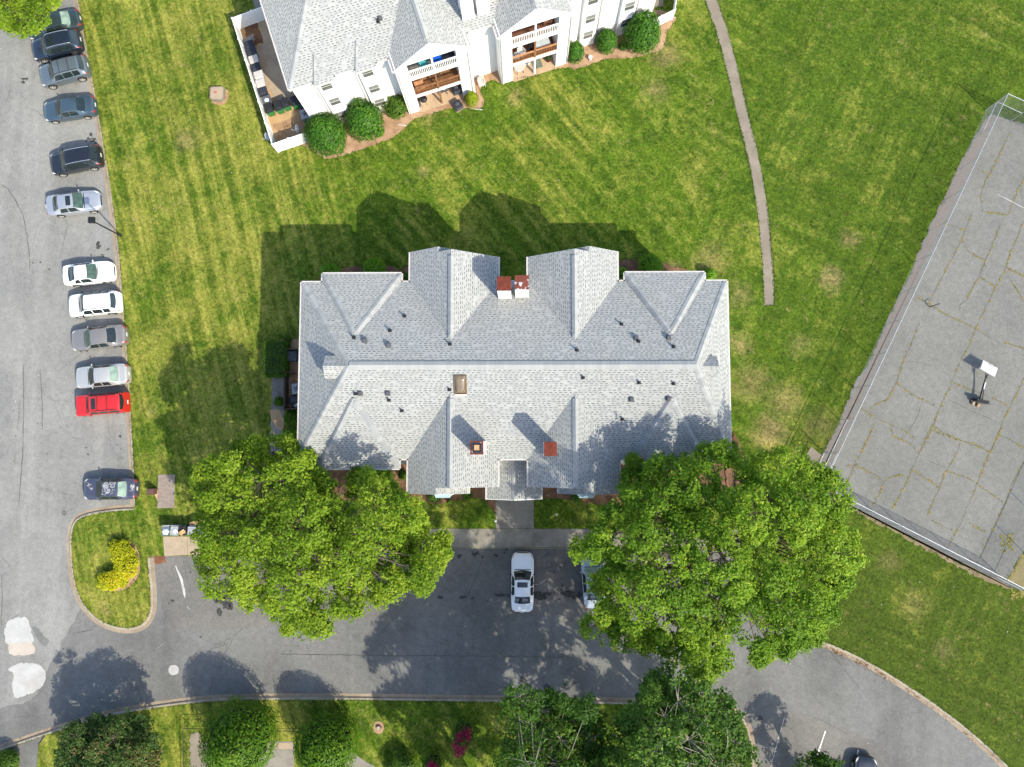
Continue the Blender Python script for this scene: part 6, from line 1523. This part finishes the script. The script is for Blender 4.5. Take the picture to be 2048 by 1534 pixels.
g = G(); g.ell((-.28, .30, .14), (.20, .15, .12), 8, 6); g.build('ballast', MT['pad'], bb)
g = G(); g.ell((-.36, -.12, .12), (.18, .13, .11), 8, 6); g.build('ballast', MT['card'], bb)
pt_ = at(1859, 614, 0); st = thing('bent_post', 'short bent black post leaning over a court crack near the fence', 'post', pt_)
g = G(); g.tube([(0, 0, 0), (.02, .0, .5), (.06, .02, .66)], .04, 8); g.build('pole', MT['blackmetal'], st)
g = G(); g.tube([(.05, .02, .64), (.25, .08, .70), (.42, .13, .70)], .04, 8); g.ell((.42, .13, .70), (.06, .06, .06), 8, 6); g.build('bent_end', MT['blackmetal'], st)

# ------------------------------------------------------------------ lamp post
lb = at(241, 471, 0); lamp = thing('street_lamp', 'black lamp post with a square head leaning over the kerb', 'street lamp', lb)
LH = 4.3
g = G(); g.lathe([(.13, 0), (.12, .25), (.07, .3)], (0, 0, 0), 12); g.build('base', MT['blackmetal'], lamp)
g = G(); g.tube([(0, 0, .2), (0, 0, LH)], [.065, .05], 10); g.build('pole', MT['blackmetal'], lamp)
g = G(); g.box((-.02, .05, LH+.08), (.50, .50, .22), taper=.9); g.box((-.02, .05, LH+.20), (.10, .10, .06)); hd_ = g.build('lamp_head', MT['blackmetal'], lamp)
g = G(); g.box((-.02, .05, LH-.035), (.38, .38, .03)); g.build('lens', MT['white_plastic'], hd_)

# ------------------------------------------------------------------ bins
def wheelie(label, loc, rz, body, lid, group, contents=None, open_=False, h=1.05, w=.62, d=.72):
    T_ = thing('wheeled_bin', label, 'bin', loc, rz, group)
    g = G(); g.box((0, 0, h*.47+.05), (w*.82, d*.80, h*.9)); 
    vs = [(-w*.36, -d*.36, .06), (w*.36, -d*.36, .06), (w*.36, d*.32, .06), (-w*.36, d*.32, .06), (-w*.48, -d*.5, h*.92), (w*.48, -d*.5, h*.92), (w*.48, d*.44, h*.92), (-w*.48, d*.44, h*.92)]
    g = G(); g.add(vs, [(3, 2, 1, 0), (0, 1, 5, 4), (1, 2, 6, 5), (2, 3, 7, 6), (3, 0, 4, 7), (4, 5, 6, 7)]); g.span((-w*.5, -d*.5, h*.91), (w*.5, -d*.5, h*.91), .05, .05); g.build('body', MT[body], T_)
    g = G()
    if open_:
        g.box((0, d*.52, h*.62), (w*.96, .05, h*.6))
    else:
        g.box((0, -.02, h*.95), (w*1.0, d*.98, .06), taper=.92); g.box((0, -.04, h*.985), (w*.7, d*.6, .03), taper=.85)
    g.build('lid', MT[lid], T_)
    g = G()
    for sx in (-1, 1): g.tube([(sx*w*.34, d*.42, .12), (sx*w*.42, d*.42, .12)], .12, 12)
    g.build('wheels', MT['tyre'], T_)
    g = G(); g.tube([(-w*.32, d*.52, h*.88), (w*.32, d*.52, h*.88)], .018, 6)
    for sx in (-1, 1): g.tube([(sx*w*.32, d*.42, h*.88), (sx*w*.32, d*.52, h*.88)], .018, 5)
    g.build('handle', MT[lid], T_)
    return T_
GB = 'bins lined up on the pad beside the big tree'
def bag(label, loc, s_=.3, seed=1, mat='bag', name='rubbish_bag'):
    r = random.Random(seed); g = G(); g.ell((0, 0, 0), (s_, s_*.9, s_*.62), 12, 8)
    g.v = [tuple(Vector(v)*(1+.22*math.sin(v[0]*23+seed)*math.cos(v[1]*19)+r.uniform(-.06, .06))) for v in g.v]
    o = g.build(name, MT[mat], smooth=True); o.location = loc; return tag(o, label, 'bag')
y_ = 1061
spec = [(332, 'open bin full of a white bag, at the grass end of the pad', 'bluelid', 'white_plastic', True), (349, 'white-lidded bin with its lid half lifted, second on the bin pad', 'greylid', 'greylid', True), (366, 'black bin stuffed with cardboard on the bin pad', 'black', 'black', True), (384, 'bin with a large grey flat lid beside the cardboard bin', 'bluelid', 'greylid', False), (402, 'blue-grey bin half under the tree leaves', 'bluelid', 'bluelid', False)]
for i, (u, l, b_, ld, op) in enumerate(spec):
    p = at(u, y_, .9); wheelie(l, (p.x, p.y, .02), random.Random(i).uniform(-.08, .08), b_, ld, GB, open_=op)
p = at(332, 1063, .9); bag('white rubbish bag bulging from the end bin of the pad row', (p.x, p.y, .95), .27, 2)
p = at(350, 1062, .9); bag('blue-white bag lying in the second bin of the pad row', (p.x+.05, p.y, .93), .22, 5)
def carton(label, loc, d, rz, tilt=0.0):
    g = G(); M_ = Matrix.Rotation(rz, 3, 'Z') @ Matrix.Rotation(tilt, 3, 'X'); g.box((0, 0, 0), d, M=M_); 
    g.box(M_ @ Vector((d[0]*.5, 0, d[2]*.5)), (d[0]*.4, d[1], .015), M=M_ @ Matrix.Rotation(.5, 3, 'Y')); g.box(M_ @ Vector((-d[0]*.5, 0, d[2]*.5)), (d[0]*.4, d[1], .015), M=M_ @ Matrix.Rotation(-.5, 3, 'Y'))
    o = g.build('cardboard_box', MT['card']); o.location = loc; return tag(o, label, 'box', 'flattened boxes by the bins')
p = at(366, 1064, .9); carton('folded cardboard sticking out of the black bin', (p.x, p.y-.05, 1.0), (.38, .45, .08), .6, .5)
p = at(386, 1048, .9); carton('brown cardboard box behind the grey-lidded bin', (p.x, p.y, .55), (.55, .4, .35), .35); carton('second brown box behind the bins near the tree crown', (p.x+.62, p.y+.05, .5), (.5, .4, .3), -.2)
# brown pedestal by the brick pad
p = at(303, 983, .5); bx = thing('utility_pedestal', 'small dark brown pedestal box beside the brick pad', 'utility box', (p.x, p.y, 0))
g = G(); g.box((0, 0, .38), (.48, .46, .76), taper=.95); g.build('cabinet', MT['brownbox'], bx); g = G(); g.box((0, 0, .79), (.54, .52, .06), taper=.85); g.build('lid', MT['brownbox'], bx)
# concrete utility box on the lawn
p = at(435, 188, .2); ub = thing('utility_vault', 'octagonal concrete utility box with a red mark on the sunny lawn', 'utility box', (p.x, p.y, 0))
g = G(); l8 = [(-.62, -.42), (-.42, -.60), (.36, -.62), (.60, -.40), (.62, .46), (.44, .62), (-.5, .60), (-.62, .5)]
g.prism(l8, -.1, .34); g.build('box', MT['path'], ub); g = G(); g.prism([(x*.86, y*.86) for x, y in l8], .343, .38); g.build('lid', MT['pad'], ub)
g = G(); g.prism([(-.12+.16*math.cos(k*.9)*(1+.3*(k % 2)), .08+.13*math.sin(k*.9)) for k in range(7)], .38, .384); g.build('red_mark', MT['redmark'], ub)
# loose sand ring round the box
sheet('bare_soil', rough_edge([(p.x+.75*math.cos(k*.4)+.12, p.y+.78*math.sin(k*.4)-.1) for k in range(16)], .08, .15, 3), .006, MT['straw'])

# ------------------------------------------------------------------ bin yard of the top building
NW, NE_, GW, SW, SE = at(463.6, 36, 1.8), at(502, 21.5, 1.8), at(530, 11, 1.8), at(543.8, 288, 1.8), at(608, 266, 1.8)
yard = thing('yard_fence', 'white panel fence enclosing the bin yard of the top building', 'fence', (NW.x, NW.y, 0)); o_ = Vector((NW.x, NW.y, 0))
def fence_run(root, a, b, n, h, o_, mat='trim', gate=False, name='panel'):
    a = Vector((a.x, a.y, 0))-o_; b = Vector((b.x, b.y, 0))-o_
    for k in range(n):
        p, q_ = a.lerp(b, k/n), a.lerp(b, (k+1)/n); d = (q_-p).normalized()
        g = G(); g.box(p+Vector((0, 0, h/2+.05)), (.11, .11, h+.1), math.atan2(d.y, d.x)); g.box(p+Vector((0, 0, h+.12)), (.14, .14, .04), math.atan2(d.y, d.x), taper=.5); g.build('post', MT[mat], root)
        m = 9
        g0 = None
        for j in range(m):
            s0, s1 = p+d*(.06+((q_-p).length-.12)*j/m), p+d*(.06+((q_-p).length-.12)*(j+1)/m-.008)
            g = G(); g.span(s0+Vector((0, 0, h/2)), s1+Vector((0, 0, h/2)), .03, h-.12); g.build('board', MT[mat], root)
        g = G(); g.span(p+d*.055+Vector((0, 0, h-.02)), q_-d*.055+Vector((0, 0, h-.02)), .07, .09); g.build('top_rail', MT[mat], root)
        g = G(); g.span(p+d*.055+Vector((0, 0, .12)), q_-d*.055+Vector((0, 0, .12)), .06, .10); g.build('bottom_rail', MT[mat], root)
    d = (b-a).normalized(); g = G(); g.box(b+Vector((0, 0, h/2+.05)), (.11, .11, h+.1), math.atan2(d.y, d.x)); g.build('post', MT[mat], root)
fence_run(yard, NW, SW, 6, 1.75, o_); fence_run(yard, NW, NE_, 1, 1.75, o_); fence_run(yard, NE_, GW, 1, 1.75, o_); fence_run(yard, SW, SE, 2, 1.75, o_)
yd = G(); yd.prism([(p.x, p.y) for p in pts([(470, 48), (520, 28), (560, 120), (612, 215), (612, 262), (556, 284), (540, 270)])], -.1, .004, top_only=True); struct(yd.build('yard_soil', MT['sandy']))
sheet('yard_walk', [(p.x, p.y) for p in pts([(516, 40), (536, 30), (600, 150), (640, 200), (586, 208), (548, 200), (520, 130), (510, 95), (528, 86)])], .014, MT['pad'])
sheet('planting_bed', rough_edge([(p.x, p.y) for p in pts([(487, 47), (514, 40), (528, 85), (508, 93), (496, 80), (490, 62)])], .05, .2, 3), .012, MT['mulch'])
sheet('planting_bed', rough_edge([(p.x, p.y) for p in pts([(545, 250), (580, 238), (596, 228), (612, 232), (618, 256), (556, 280)])], .05, .2, 4), .012, MT['straw'])
sheet('service_walk', [(p.x, p.y) for p in pts([(503, -60), (520, -60), (528, 0), (534, 20), (512, 22), (506, 0)])], .012, MT['walk'])
GY = 'bins in the white-fenced yard'
Zy = lambda x, y: (400+x/5.1125, y/5.1125)
ang = math.atan2((SW-NW).y, (SW-NW).x)
ybins = [((500, 455), 'navybin', 'navybin', 'dark navy bin nearest the grey planks in the yard row'), ((523, 525), 'navybin', 'navybin', 'dark navy bin directly before the first pale lid of the yard row'), ((545, 605), 'greylid', 'offwhite_lid', 'pale-lidded bin between two dark pairs in the yard row'), ((563, 688), 'navybin', 'navybin', 'single dark bin between pale lids in the yard row'), ((597, 765), 'greylid', 'offwhite_lid', 'pale-lidded bin touching its twin, the one nearer the grey planks'), ((615, 850), 'greylid', 'offwhite_lid', 'pale-lidded bin touching its twin, the one nearer the open bin'), ((637, 932), 'navybin', 'navybin', 'dark bin between the pale lids and the open bin in the yard row')]
for (x, y), b_, ld, l in ybins:
    p = at(*Zy(x, y), 1.0); wheelie(l, (p.x, p.y, .02), ang-PI/2+PI/2+PI, b_, ld, GY, w=.70, d=.78)
p = at(*Zy(675, 1015), 1.0); wheelie('open grey bin with white bags at the end of the yard row', (p.x, p.y, .02), ang+PI, 'ventgrey', 'greylid', GY, open_=True, w=.7, d=.78); bag('white bag inside the open grey yard bin', (p.x+.05, p.y-.05, .98), .2, 7)
for (x, y), l in (((700, 1105), 'green bin with black lid, at the corner of the yard fence'), ((795, 1080), 'green bin with black lid, middle of the three touching ones'), ((868, 1050), 'green bin with black lid, house side of the three touching ones'), ((965, 1030), 'green bin with black lid, standing apart against the house wall')):
    p = at(*Zy(x, y), 1.0); wheelie(l, (p.x, p.y, .02), A+.05, 'greenbin', 'black', 'green bins in the yard', w=.66, d=.86)
# planks
p = at(*Zy(505, 395), .3)
for k, (dx, dy, rz, L) in enumerate(((0, 0, .62, .95), (.12, -.14, .45, .7), (.32, -.28, .3, .45))):
    g = G(); g.box((0, 0, 0), (L, .16, .05), rz); o = g.build('loose_plank', MT['plank']); o.location = (p.x+dx, p.y+dy, .45+.06*k); tag(o, ['long grey plank leaning by the dark yard bins', 'middle grey plank on the pile by the yard bins', 'short pale plank end beside the pile of yard planks'][k], 'plank', 'planks in the yard')
def condenser(label, loc, rz, s_=.82, h=.8, mat='greylid', group='air conditioners', top='black'):
    T_ = thing('air_conditioner', label, 'air conditioner', loc, rz, group)
    g = G(); g.box((0, 0, h/2+.06), (s_, s_, h)); g.build('cabinet', MT[mat], T_)
    g = G(); g.box((0, 0, .03), (s_+.1, s_+.1, .06)); g.build('plinth', MT['pad'], T_)
    g = G(); g.lathe([(s_*.42, 0), (s_*.42, .05), (s_*.34, .05), (s_*.34, .01)], (0, 0, h+.06), 24); g.build('fan_ring', MT[mat], T_)
    g = G(); g.lathe([(s_*.34, 0), (s_*.34, .012)], (0, 0, h+.055), 20); g.build('fan_well', MT[top], T_)
    g = G()
    for k in range(5):
        a = 2*PI*k/5; g.span((.05*math.cos(a), .05*math.sin(a), h+.075), (s_*.3*math.cos(a+.3), s_*.3*math.sin(a+.3), h+.075), .10, .012)
    g.lathe([(.07, 0), (.05, .03)], (0, 0, h+.07), 10); g.build('fan', MT['ventgrey'], T_)
    g = G()
    for k in range(7): 
        zz = .18+k*h/8; 
        for sx, sy, lx, ly in ((1, 0, .015, s_*.9), (-1, 0, .015, s_*.9), (0, 1, s_*.9, .015), (0, -1, s_*.9, .015)): g.box((sx*(s_/2+.006), sy*(s_/2+.006), zz), (lx, ly, .03))
    g.build('louvres', MT['ventgrey'], T_)
    return T_
p = at(*Zy(1078, 1165), .8); condenser('air conditioner with dark fan at the corner by the first laurel dome', (p.x, p.y, 0), A)
p = at(*Zy(1050, 1060), .8); condenser('air conditioner half hidden by the wall corner, next to the separate green bin', (p.x+.1, p.y, 0), A, mat='navybin')
def dish(label, base, h, face, mat='greylid'):
    T_ = thing('satellite_dish', label, 'satellite dish', base, face, 'satellite dishes')
    g = G(); g.tube([(0, 0, 0), (0, 0, h)], .025, 8); g.build('mast', MT['steel'], T_)
    M_ = Matrix.Rotation(math.radians(52), 3, 'Y'); g = G(); pr = [(.001, -.07), (.12, -.062), (.24, -.04), (.33, 0), (.335, .012), (.33, .012), (.24, -.028), (.12, -.05), (.001, -.058)]
    g.lathe(pr, (.08, 0, h+.05), 20, M=M_); g.build('reflector', MT[mat], T_, sharp=40)
    g = G(); g.tube([(.0, 0, h-.15), (.42, 0, h-.02), (.48, 0, h+.1)], .014, 6); g.box((.48, 0, h+.14), (.07, .06, .10)); g.build('feed_arm', MT['steel'], T_)
    return T_
p = at(536, 272, .9); dish('satellite dish outside the yard fence on the lawn side', (p.x, p.y, 0), .9, math.radians(-140)); p = at(596, 257, .9); dish('satellite dish inside the yard beside the first laurel dome', (p.x, p.y, 0), .9, math.radians(-160))
p = at(835, 207, .8); dish('dark satellite dish on the patio pier beside the barbecue', (p.x, p.y, 0), .75, math.radians(-110), 'ventgrey')
dish('satellite dish on the roof slope between the two gables of the front', (mo.x+X(4.6), mo.y+Y(-.2)-.0, RM.z(X(4.6), Y(-.2))), .5, math.radians(-120)) if False else None
# white fence at the far end of the top building
Fa, Fb, Fc = at(1318, 40, 1.2), at(1350, 19, 1.5), at(1300, 44, 1.2)
ef = thing('yard_fence', 'short white fence beyond the giant dome shrub', 'fence', (Fb.x, Fb.y, 0)); fence_run(ef, Fb, at(1296, 46, 1.5), 2, 1.5, Vector((Fb.x, Fb.y, 0)))
fence_run(ef, Fb, at(1362, -60, 1.5), 2, 1.5, Vector((Fb.x, Fb.y, 0)))
sheet('service_walk', [(p.x, p.y) for p in pts([(1312, -40), (1330, -40), (1326, 12), (1310, 14)])], .012, MT['path'])

# ------------------------------------------------------------------ patio and balcony furniture (local frame of the top building)
def tw(x, y, z=0.0): return (to.x+x*ca-y*sa, to.y+x*sa+y*ca, z)
def chair(label, loc, rz, mat, group='patio chairs', w=.55):
    T_ = thing('patio_chair', label, 'chair', loc, rz, group)
    g = G(); g.box((0, 0, .42), (w, w*.95, .05)); g.build('seat', MT[mat], T_); g = G(); g.box((0, w*.46, .72), (w, .05, .56)); g.build('backrest', MT[mat], T_)
    for sx in (-1, 1):
        for sy in (-1, 1): g = G(); g.span((sx*w*.44, sy*w*.42, 0), (sx*w*.44, sy*w*.42, .40), .04, .04, up=(0, 1, 0)); g.build('leg', MT[mat], T_)
        g = G(); g.span((sx*w*.5, -w*.42, .62), (sx*w*.5, w*.44, .62), .06, .03); g.build('armrest', MT[mat], T_)
    return T_
def table(label, loc, rz, mat, r_=.5, h=.72, legm='blackmetal', square=None, slats=False):
    T_ = thing('patio_table', label, 'table', loc, rz)
    g = G()
    if square: g.box((0, 0, h), (*square, .05))
    else: g.lathe([(r_, 0), (r_, .035), (r_*.9, .045)], (0, 0, h), 24)
    g.build('tabletop', MT[mat], T_)
    for k in range(4):
        a = PI/4+k*PI/2; rr = r_*.75 if not square else .5; sx = (square[0]*.9 if square else 1)*rr; sy = (square[1]*.9 if square else 1)*rr
        g = G(); g.span((sx*math.cos(a)*.9, sy*math.sin(a)*.9, h), (sx*math.cos(a)*1.2, sy*math.sin(a)*1.2, 0), .035, .035, up=(0, 1, 0)); g.build('leg', MT[legm], T_)
    return T_
Z1F, Z2F = 2.76, 5.72
# first wing, top balcony
T_ = thing('beach_lounger', 'bright blue lounge pad on the top balcony of the first wing', 'lounger', tw(3.55, .75, Z2F), A); g = G(); g.box((0, 0, .40), (.72, .5, .12), taper=.9); g.build('cushion', MT['bluefab'], T_)
for sx in (-1, 1):
    g = G(); g.span((sx*.3, -.2, .34), (sx*.3, .2, .34), .04, .04); g.span((sx*.3, -.2, 0), (sx*.3, -.2, .34), .04, .04, up=(0, 1, 0)); g.span((sx*.3, .2, 0), (sx*.3, .2, .34), .04, .04, up=(0, 1, 0)); g.build('leg', MT['bluefab'], T_)
chair('teal folding chair on the top balcony of the first wing', tw(2.45, .75, Z2F), A+.6, 'teal')
g = G(); g.box((0, 0, 0), (1.5, .9, .02)); o = g.build('balcony_rug', MT['navybin']); o.location = tw(4.3, 1.2, Z2F+.01); o.rotation_euler = (0, 0, A); tag(o, 'dark rug on the top balcony of the first wing', 'rug')
# first wing, middle balcony
T_ = thing('storage_box', 'rounded tan storage box on the wooden middle balcony', 'box', tw(1.65, .75, Z1F), A); g = G(); g.box((0, 0, .28), (.75, .55, .5), taper=.9); g.build('body', MT['orangebox'], T_); g = G(); g.box((0, 0, .56), (.78, .58, .06), taper=.7); g.build('lid', MT['orangebox'], T_)
chair('small dark chair on the wooden middle balcony', tw(3.25, 1.2, Z1F), A, 'darkwood')
# first wing, patio
T_ = thing('barbecue', 'black kettle barbecue on the patio of the first wing', 'barbecue', tw(1.65, .55, .02), A)
g = G(); g.ell((0, 0, .82), (.32, .28, .2), 14, 8); g.build('bowl', MT['black'], T_); g = G(); g.ell((0, 0, .92), (.32, .28, .16), 14, 8); g.build('lid', MT['blackmetal'], T_)
for k in range(4):
    a = PI/4+k*PI/2; g = G(); g.span((.2*math.cos(a), .2*math.sin(a), .75), (.34*math.cos(a), .34*math.sin(a), 0), .03, .03, up=(0, 1, 0)); g.build('leg', MT['steel'], T_)
g = G(); g.box((-.5, 0, .78), (.34, .4, .03)); g.build('side_shelf', MT['black'], T_)
condenser('air conditioner with pale top on the patio of the first wing', tw(4.6, .75, .02), A, .72, .7, 'navybin', top='bench_glass'); condenser('air conditioner with pale top on the straw beside the lime shrub', tw(4.25, -.62, .0), A+.25, .66, .5, 'navybin', top='bench_glass')
table('dark table on the patio of the first wing', tw(3.4, .95, .02), A, 'ventgrey', square=(.9, .6)); g = G(); g.box((0, 0, 0), (.3, .22, .16)); o = g.build('white_carton', MT['white_plastic']); o.location = tw(3.6, .95, .86); o.rotation_euler = (0, 0, A+.3); tag(o, 'white carton on the dark patio table', 'box')
chair('cream chair on the straw between the two wings', tw(6.75, .55, .0), A+PI*.0, 'offwhite_lid')
# second wing
chair('red-brown chair in the corner of the top balcony of the second wing', tw(12.6, .9, Z2F), A-.6, 'redwood')
table('pale glass table on the cluttered balcony of the second wing', tw(12.1, .75, Z1F), A, 'bench_glass', square=(1.25, .6)); chair('black wire chair on the cluttered balcony of the second wing', tw(11.55-.25, .75, Z1F), A+1.2, 'black')
chair('white chair at the railing of the cluttered balcony', tw(10.35, .65, Z1F), A+.4, 'white_plastic'); 
T_ = thing('storage_box', 'white storage box on the cluttered balcony', 'box', tw(9.95, .6, Z1F), A); g = G(); g.box((0, 0, .25), (.4, .35, .5)); g.build('body', MT['white_plastic'], T_); g = G(); g.box((0, 0, .52), (.43, .38, .05), taper=.9); g.build('lid', MT['offwhite_lid'], T_)
p = tw(9.6, .6, Z1F+.3); bag('lilac and grey bag at the corner of the cluttered balcony', p, .26, 9, 'greylid', 'laundry_bag')
table('round slatted table on the patio of the second wing', tw(10.15, .75, .02), A, 'offwhite_lid', .46); 
T_ = thing('drinks_cooler', 'pale drinks cooler on the patio of the second wing', 'cooler', tw(10.9, 1.15, .02), A); g = G(); g.box((0, 0, .22), (.5, .36, .42), taper=1.05); g.build('body', MT['white_plastic'], T_); g = G(); g.box((0, 0, .46), (.53, .39, .07), taper=.92); g.build('lid', MT['greylid'], T_)
g = G(); g.box((0, 0, 0), (.85, 1.3, .015)); o = g.build('door_mat', MT['mat_green']); o.location = tw(11.75, 1.1, .03); o.rotation_euler = (0, 0, A); tag(o, 'dull green mat on the patio of the second wing', 'mat')
T_ = thing('plant_pot', 'dark planter in the shaded patio corner of the second wing', 'pot', tw(12.75, .8, .02), A); g = G(); g.lathe([(.16, 0), (.22, .4), (.19, .4), (.18, .34)], (0, 0, 0), 14); g.build('pot', MT['rust'], T_); g = G(); g.ell((0, 0, .5), (.2, .2, .2), 9, 6); g.build('plant', MT['leaf_dark'], T_)
chair('pale chair deep in the patio of the second wing', tw(12.1, 1.6, .02), A+2.0, 'offwhite_lid')
p = at(1181, 115, .3); T_ = thing('bucket', 'white bucket on the straw bed beside the narrow shrub', 'bucket', (p.x, p.y, 0)); g = G(); g.lathe([(.13, 0), (.17, .38), (.185, .38), (.185, .34), (.15, .34)], (0, 0, 0), 16); g.build('body', MT['white_plastic'], T_); g = G(); g.tube([(-.17, 0, .36), (-.1, .1, .5), (.1, .1, .5), (.17, 0, .36)], .008, 5); g.build('handle', MT['steel'], T_)
# white drain pipes on the straw
for (a, b, l) in (((949, 218), (965, 219.5), 'white plastic pipe lying beside the lime shrub bed'), ((796, 249), (813, 251), 'white plastic pipe lying on the straw by the dark loose shrub'), ((963, 158), (967, 172), 'thin white pipe lying between the two wings')):
    p, q_ = at(*a, .04), at(*b, .04); g = G(); g.tube([p, q_], .028, 8); o = g.build('drain_pipe', MT['white_plastic']); tag(o, l, 'pipe', 'white pipes on the straw')

# ------------------------------------------------------------------ side yard of the main house
sy0, sy1 = at(569, 698, 1.2), at(568, 818, 1.2)
sf = thing('side_fence', 'dark weathered wooden fence round the air conditioners by the side wall', 'fence', (sy0.x, sy0.y, 0)); o_ = Vector((sy0.x, sy0.y, 0))
fence_run(sf, sy0, sy1, 3, 1.2, o_, 'darkwood'); fence_run(sf, sy0, at(599, 698, 1.2), 1, 1.2, o_, 'darkwood'); fence_run(sf, sy1, at(597, 817, 1.2), 1, 1.2, o_, 'darkwood'); fence_run(sf, at(570, 744, 1.2), at(583, 745, 1.2), 1, 1.2, o_, 'darkwood')
p = at(583, 712, .8); condenser('round-topped air conditioner at the hedge end of the side yard', (p.x, p.y, 0), 0, .8, .8, 'ventgrey'); p = at(592, 777, .8); condenser('pale air conditioner under the side eave', (p.x+.1, p.y, 0), .12, .85, .8, 'greylid')
p = at(588, 800, .5); bag('silver-grey tarpaulin bundle in the side yard', (p.x, p.y, .35), .48, 12, 'ventgrey', 'tarpaulin'); p = at(592, 809, .5); bag('pale crumpled cover at the end of the side yard', (p.x, p.y, .3), .28, 14, 'bag', 'tarpaulin')
# garden lights before the entry, hose, litter
for (u, v, l) in ((991, 1042, 'small white garden light at the edge of the entry walk'), (1113, 1029, 'small white garden light on the shaded lawn right of the entry walk')):
    p = at(u, v, .3); T_ = thing('garden_light', l, 'garden light', (p.x, p.y, 0), 0, 'garden lights by the entry'); g = G(); g.tube([(0, 0, 0), (0, 0, .3)], .02, 6); g.build('stake', MT['black'], T_); g = G(); g.lathe([(.03, .28), (.10, .33), (.06, .40), (.01, .42)], (0, 0, 0), 12); g.build('lamp_cap', MT['white_plastic'], T_)
p = at(1464, 868, .3); g = G(); g.tube([(0, 0, .3), (.15, .18, .25), (.22, -.1, .15), (.1, -.35, .1), (.3, -.5, .05)], .035, 7); o = g.build('garden_hose', MT['red_hose'] if 'red_hose' in MT else MT['rust']); o.location = (p.x, p.y, 0); tag(o, 'red-brown hose hanging at the house corner beside the dry lawn', 'hose')
# tree stump in the lower lawn
p = at(757, 1456, .1); T_ = thing('tree_stump', 'cut tree stump in the shaded lawn below the road', 'stump', (p.x, p.y, 0)); g = G(); g.lathe([(.26, 0), (.19, .10), (.17, .18)], (0, 0, 0), 14); g.build('bark', MT['bark'], T_); g = G(); g.lathe([(.165, .18), (.16, .186)], (0, 0, 0), 14); g.build('cut_face', MT['pad'], T_)
sheet('bare_soil', rough_edge([(p.x+.42*math.cos(k*.5), p.y+.5*math.sin(k*.5)) for k in range(13)], .06, .15, 3), .006, MT['straw'])
# thin black handrail round the lower patio
hr = at(366, 1457, 1.0); T_ = thing('handrail', 'thin black handrail round the patio at the bottom edge', 'railing', (hr.x, hr.y, 0)); o_ = Vector((hr.x, hr.y, 0))
for (a, b) in (((366, 1457), (600, 1463)), ((366, 1457), (368, 1600))):
    p, q_ = at(*a, 1.0)-o_, at(*b, 1.0)-o_; g = G(); g.tube([p, q_], .025, 6); g.build('rail', MT['blackmetal'], T_); g = G(); g.tube([p-Vector((0, 0, .55)), q_-Vector((0, 0, .55))], .015, 6); g.build('lower_rail', MT['blackmetal'], T_)
    for k in range(4): g = G(); c_ = p.lerp(q_, k/3); g.tube([(c_.x, c_.y, 0), c_], .022, 6); g.build('baluster', MT['blackmetal'], T_)
p = at(1530, 1345, ZR)
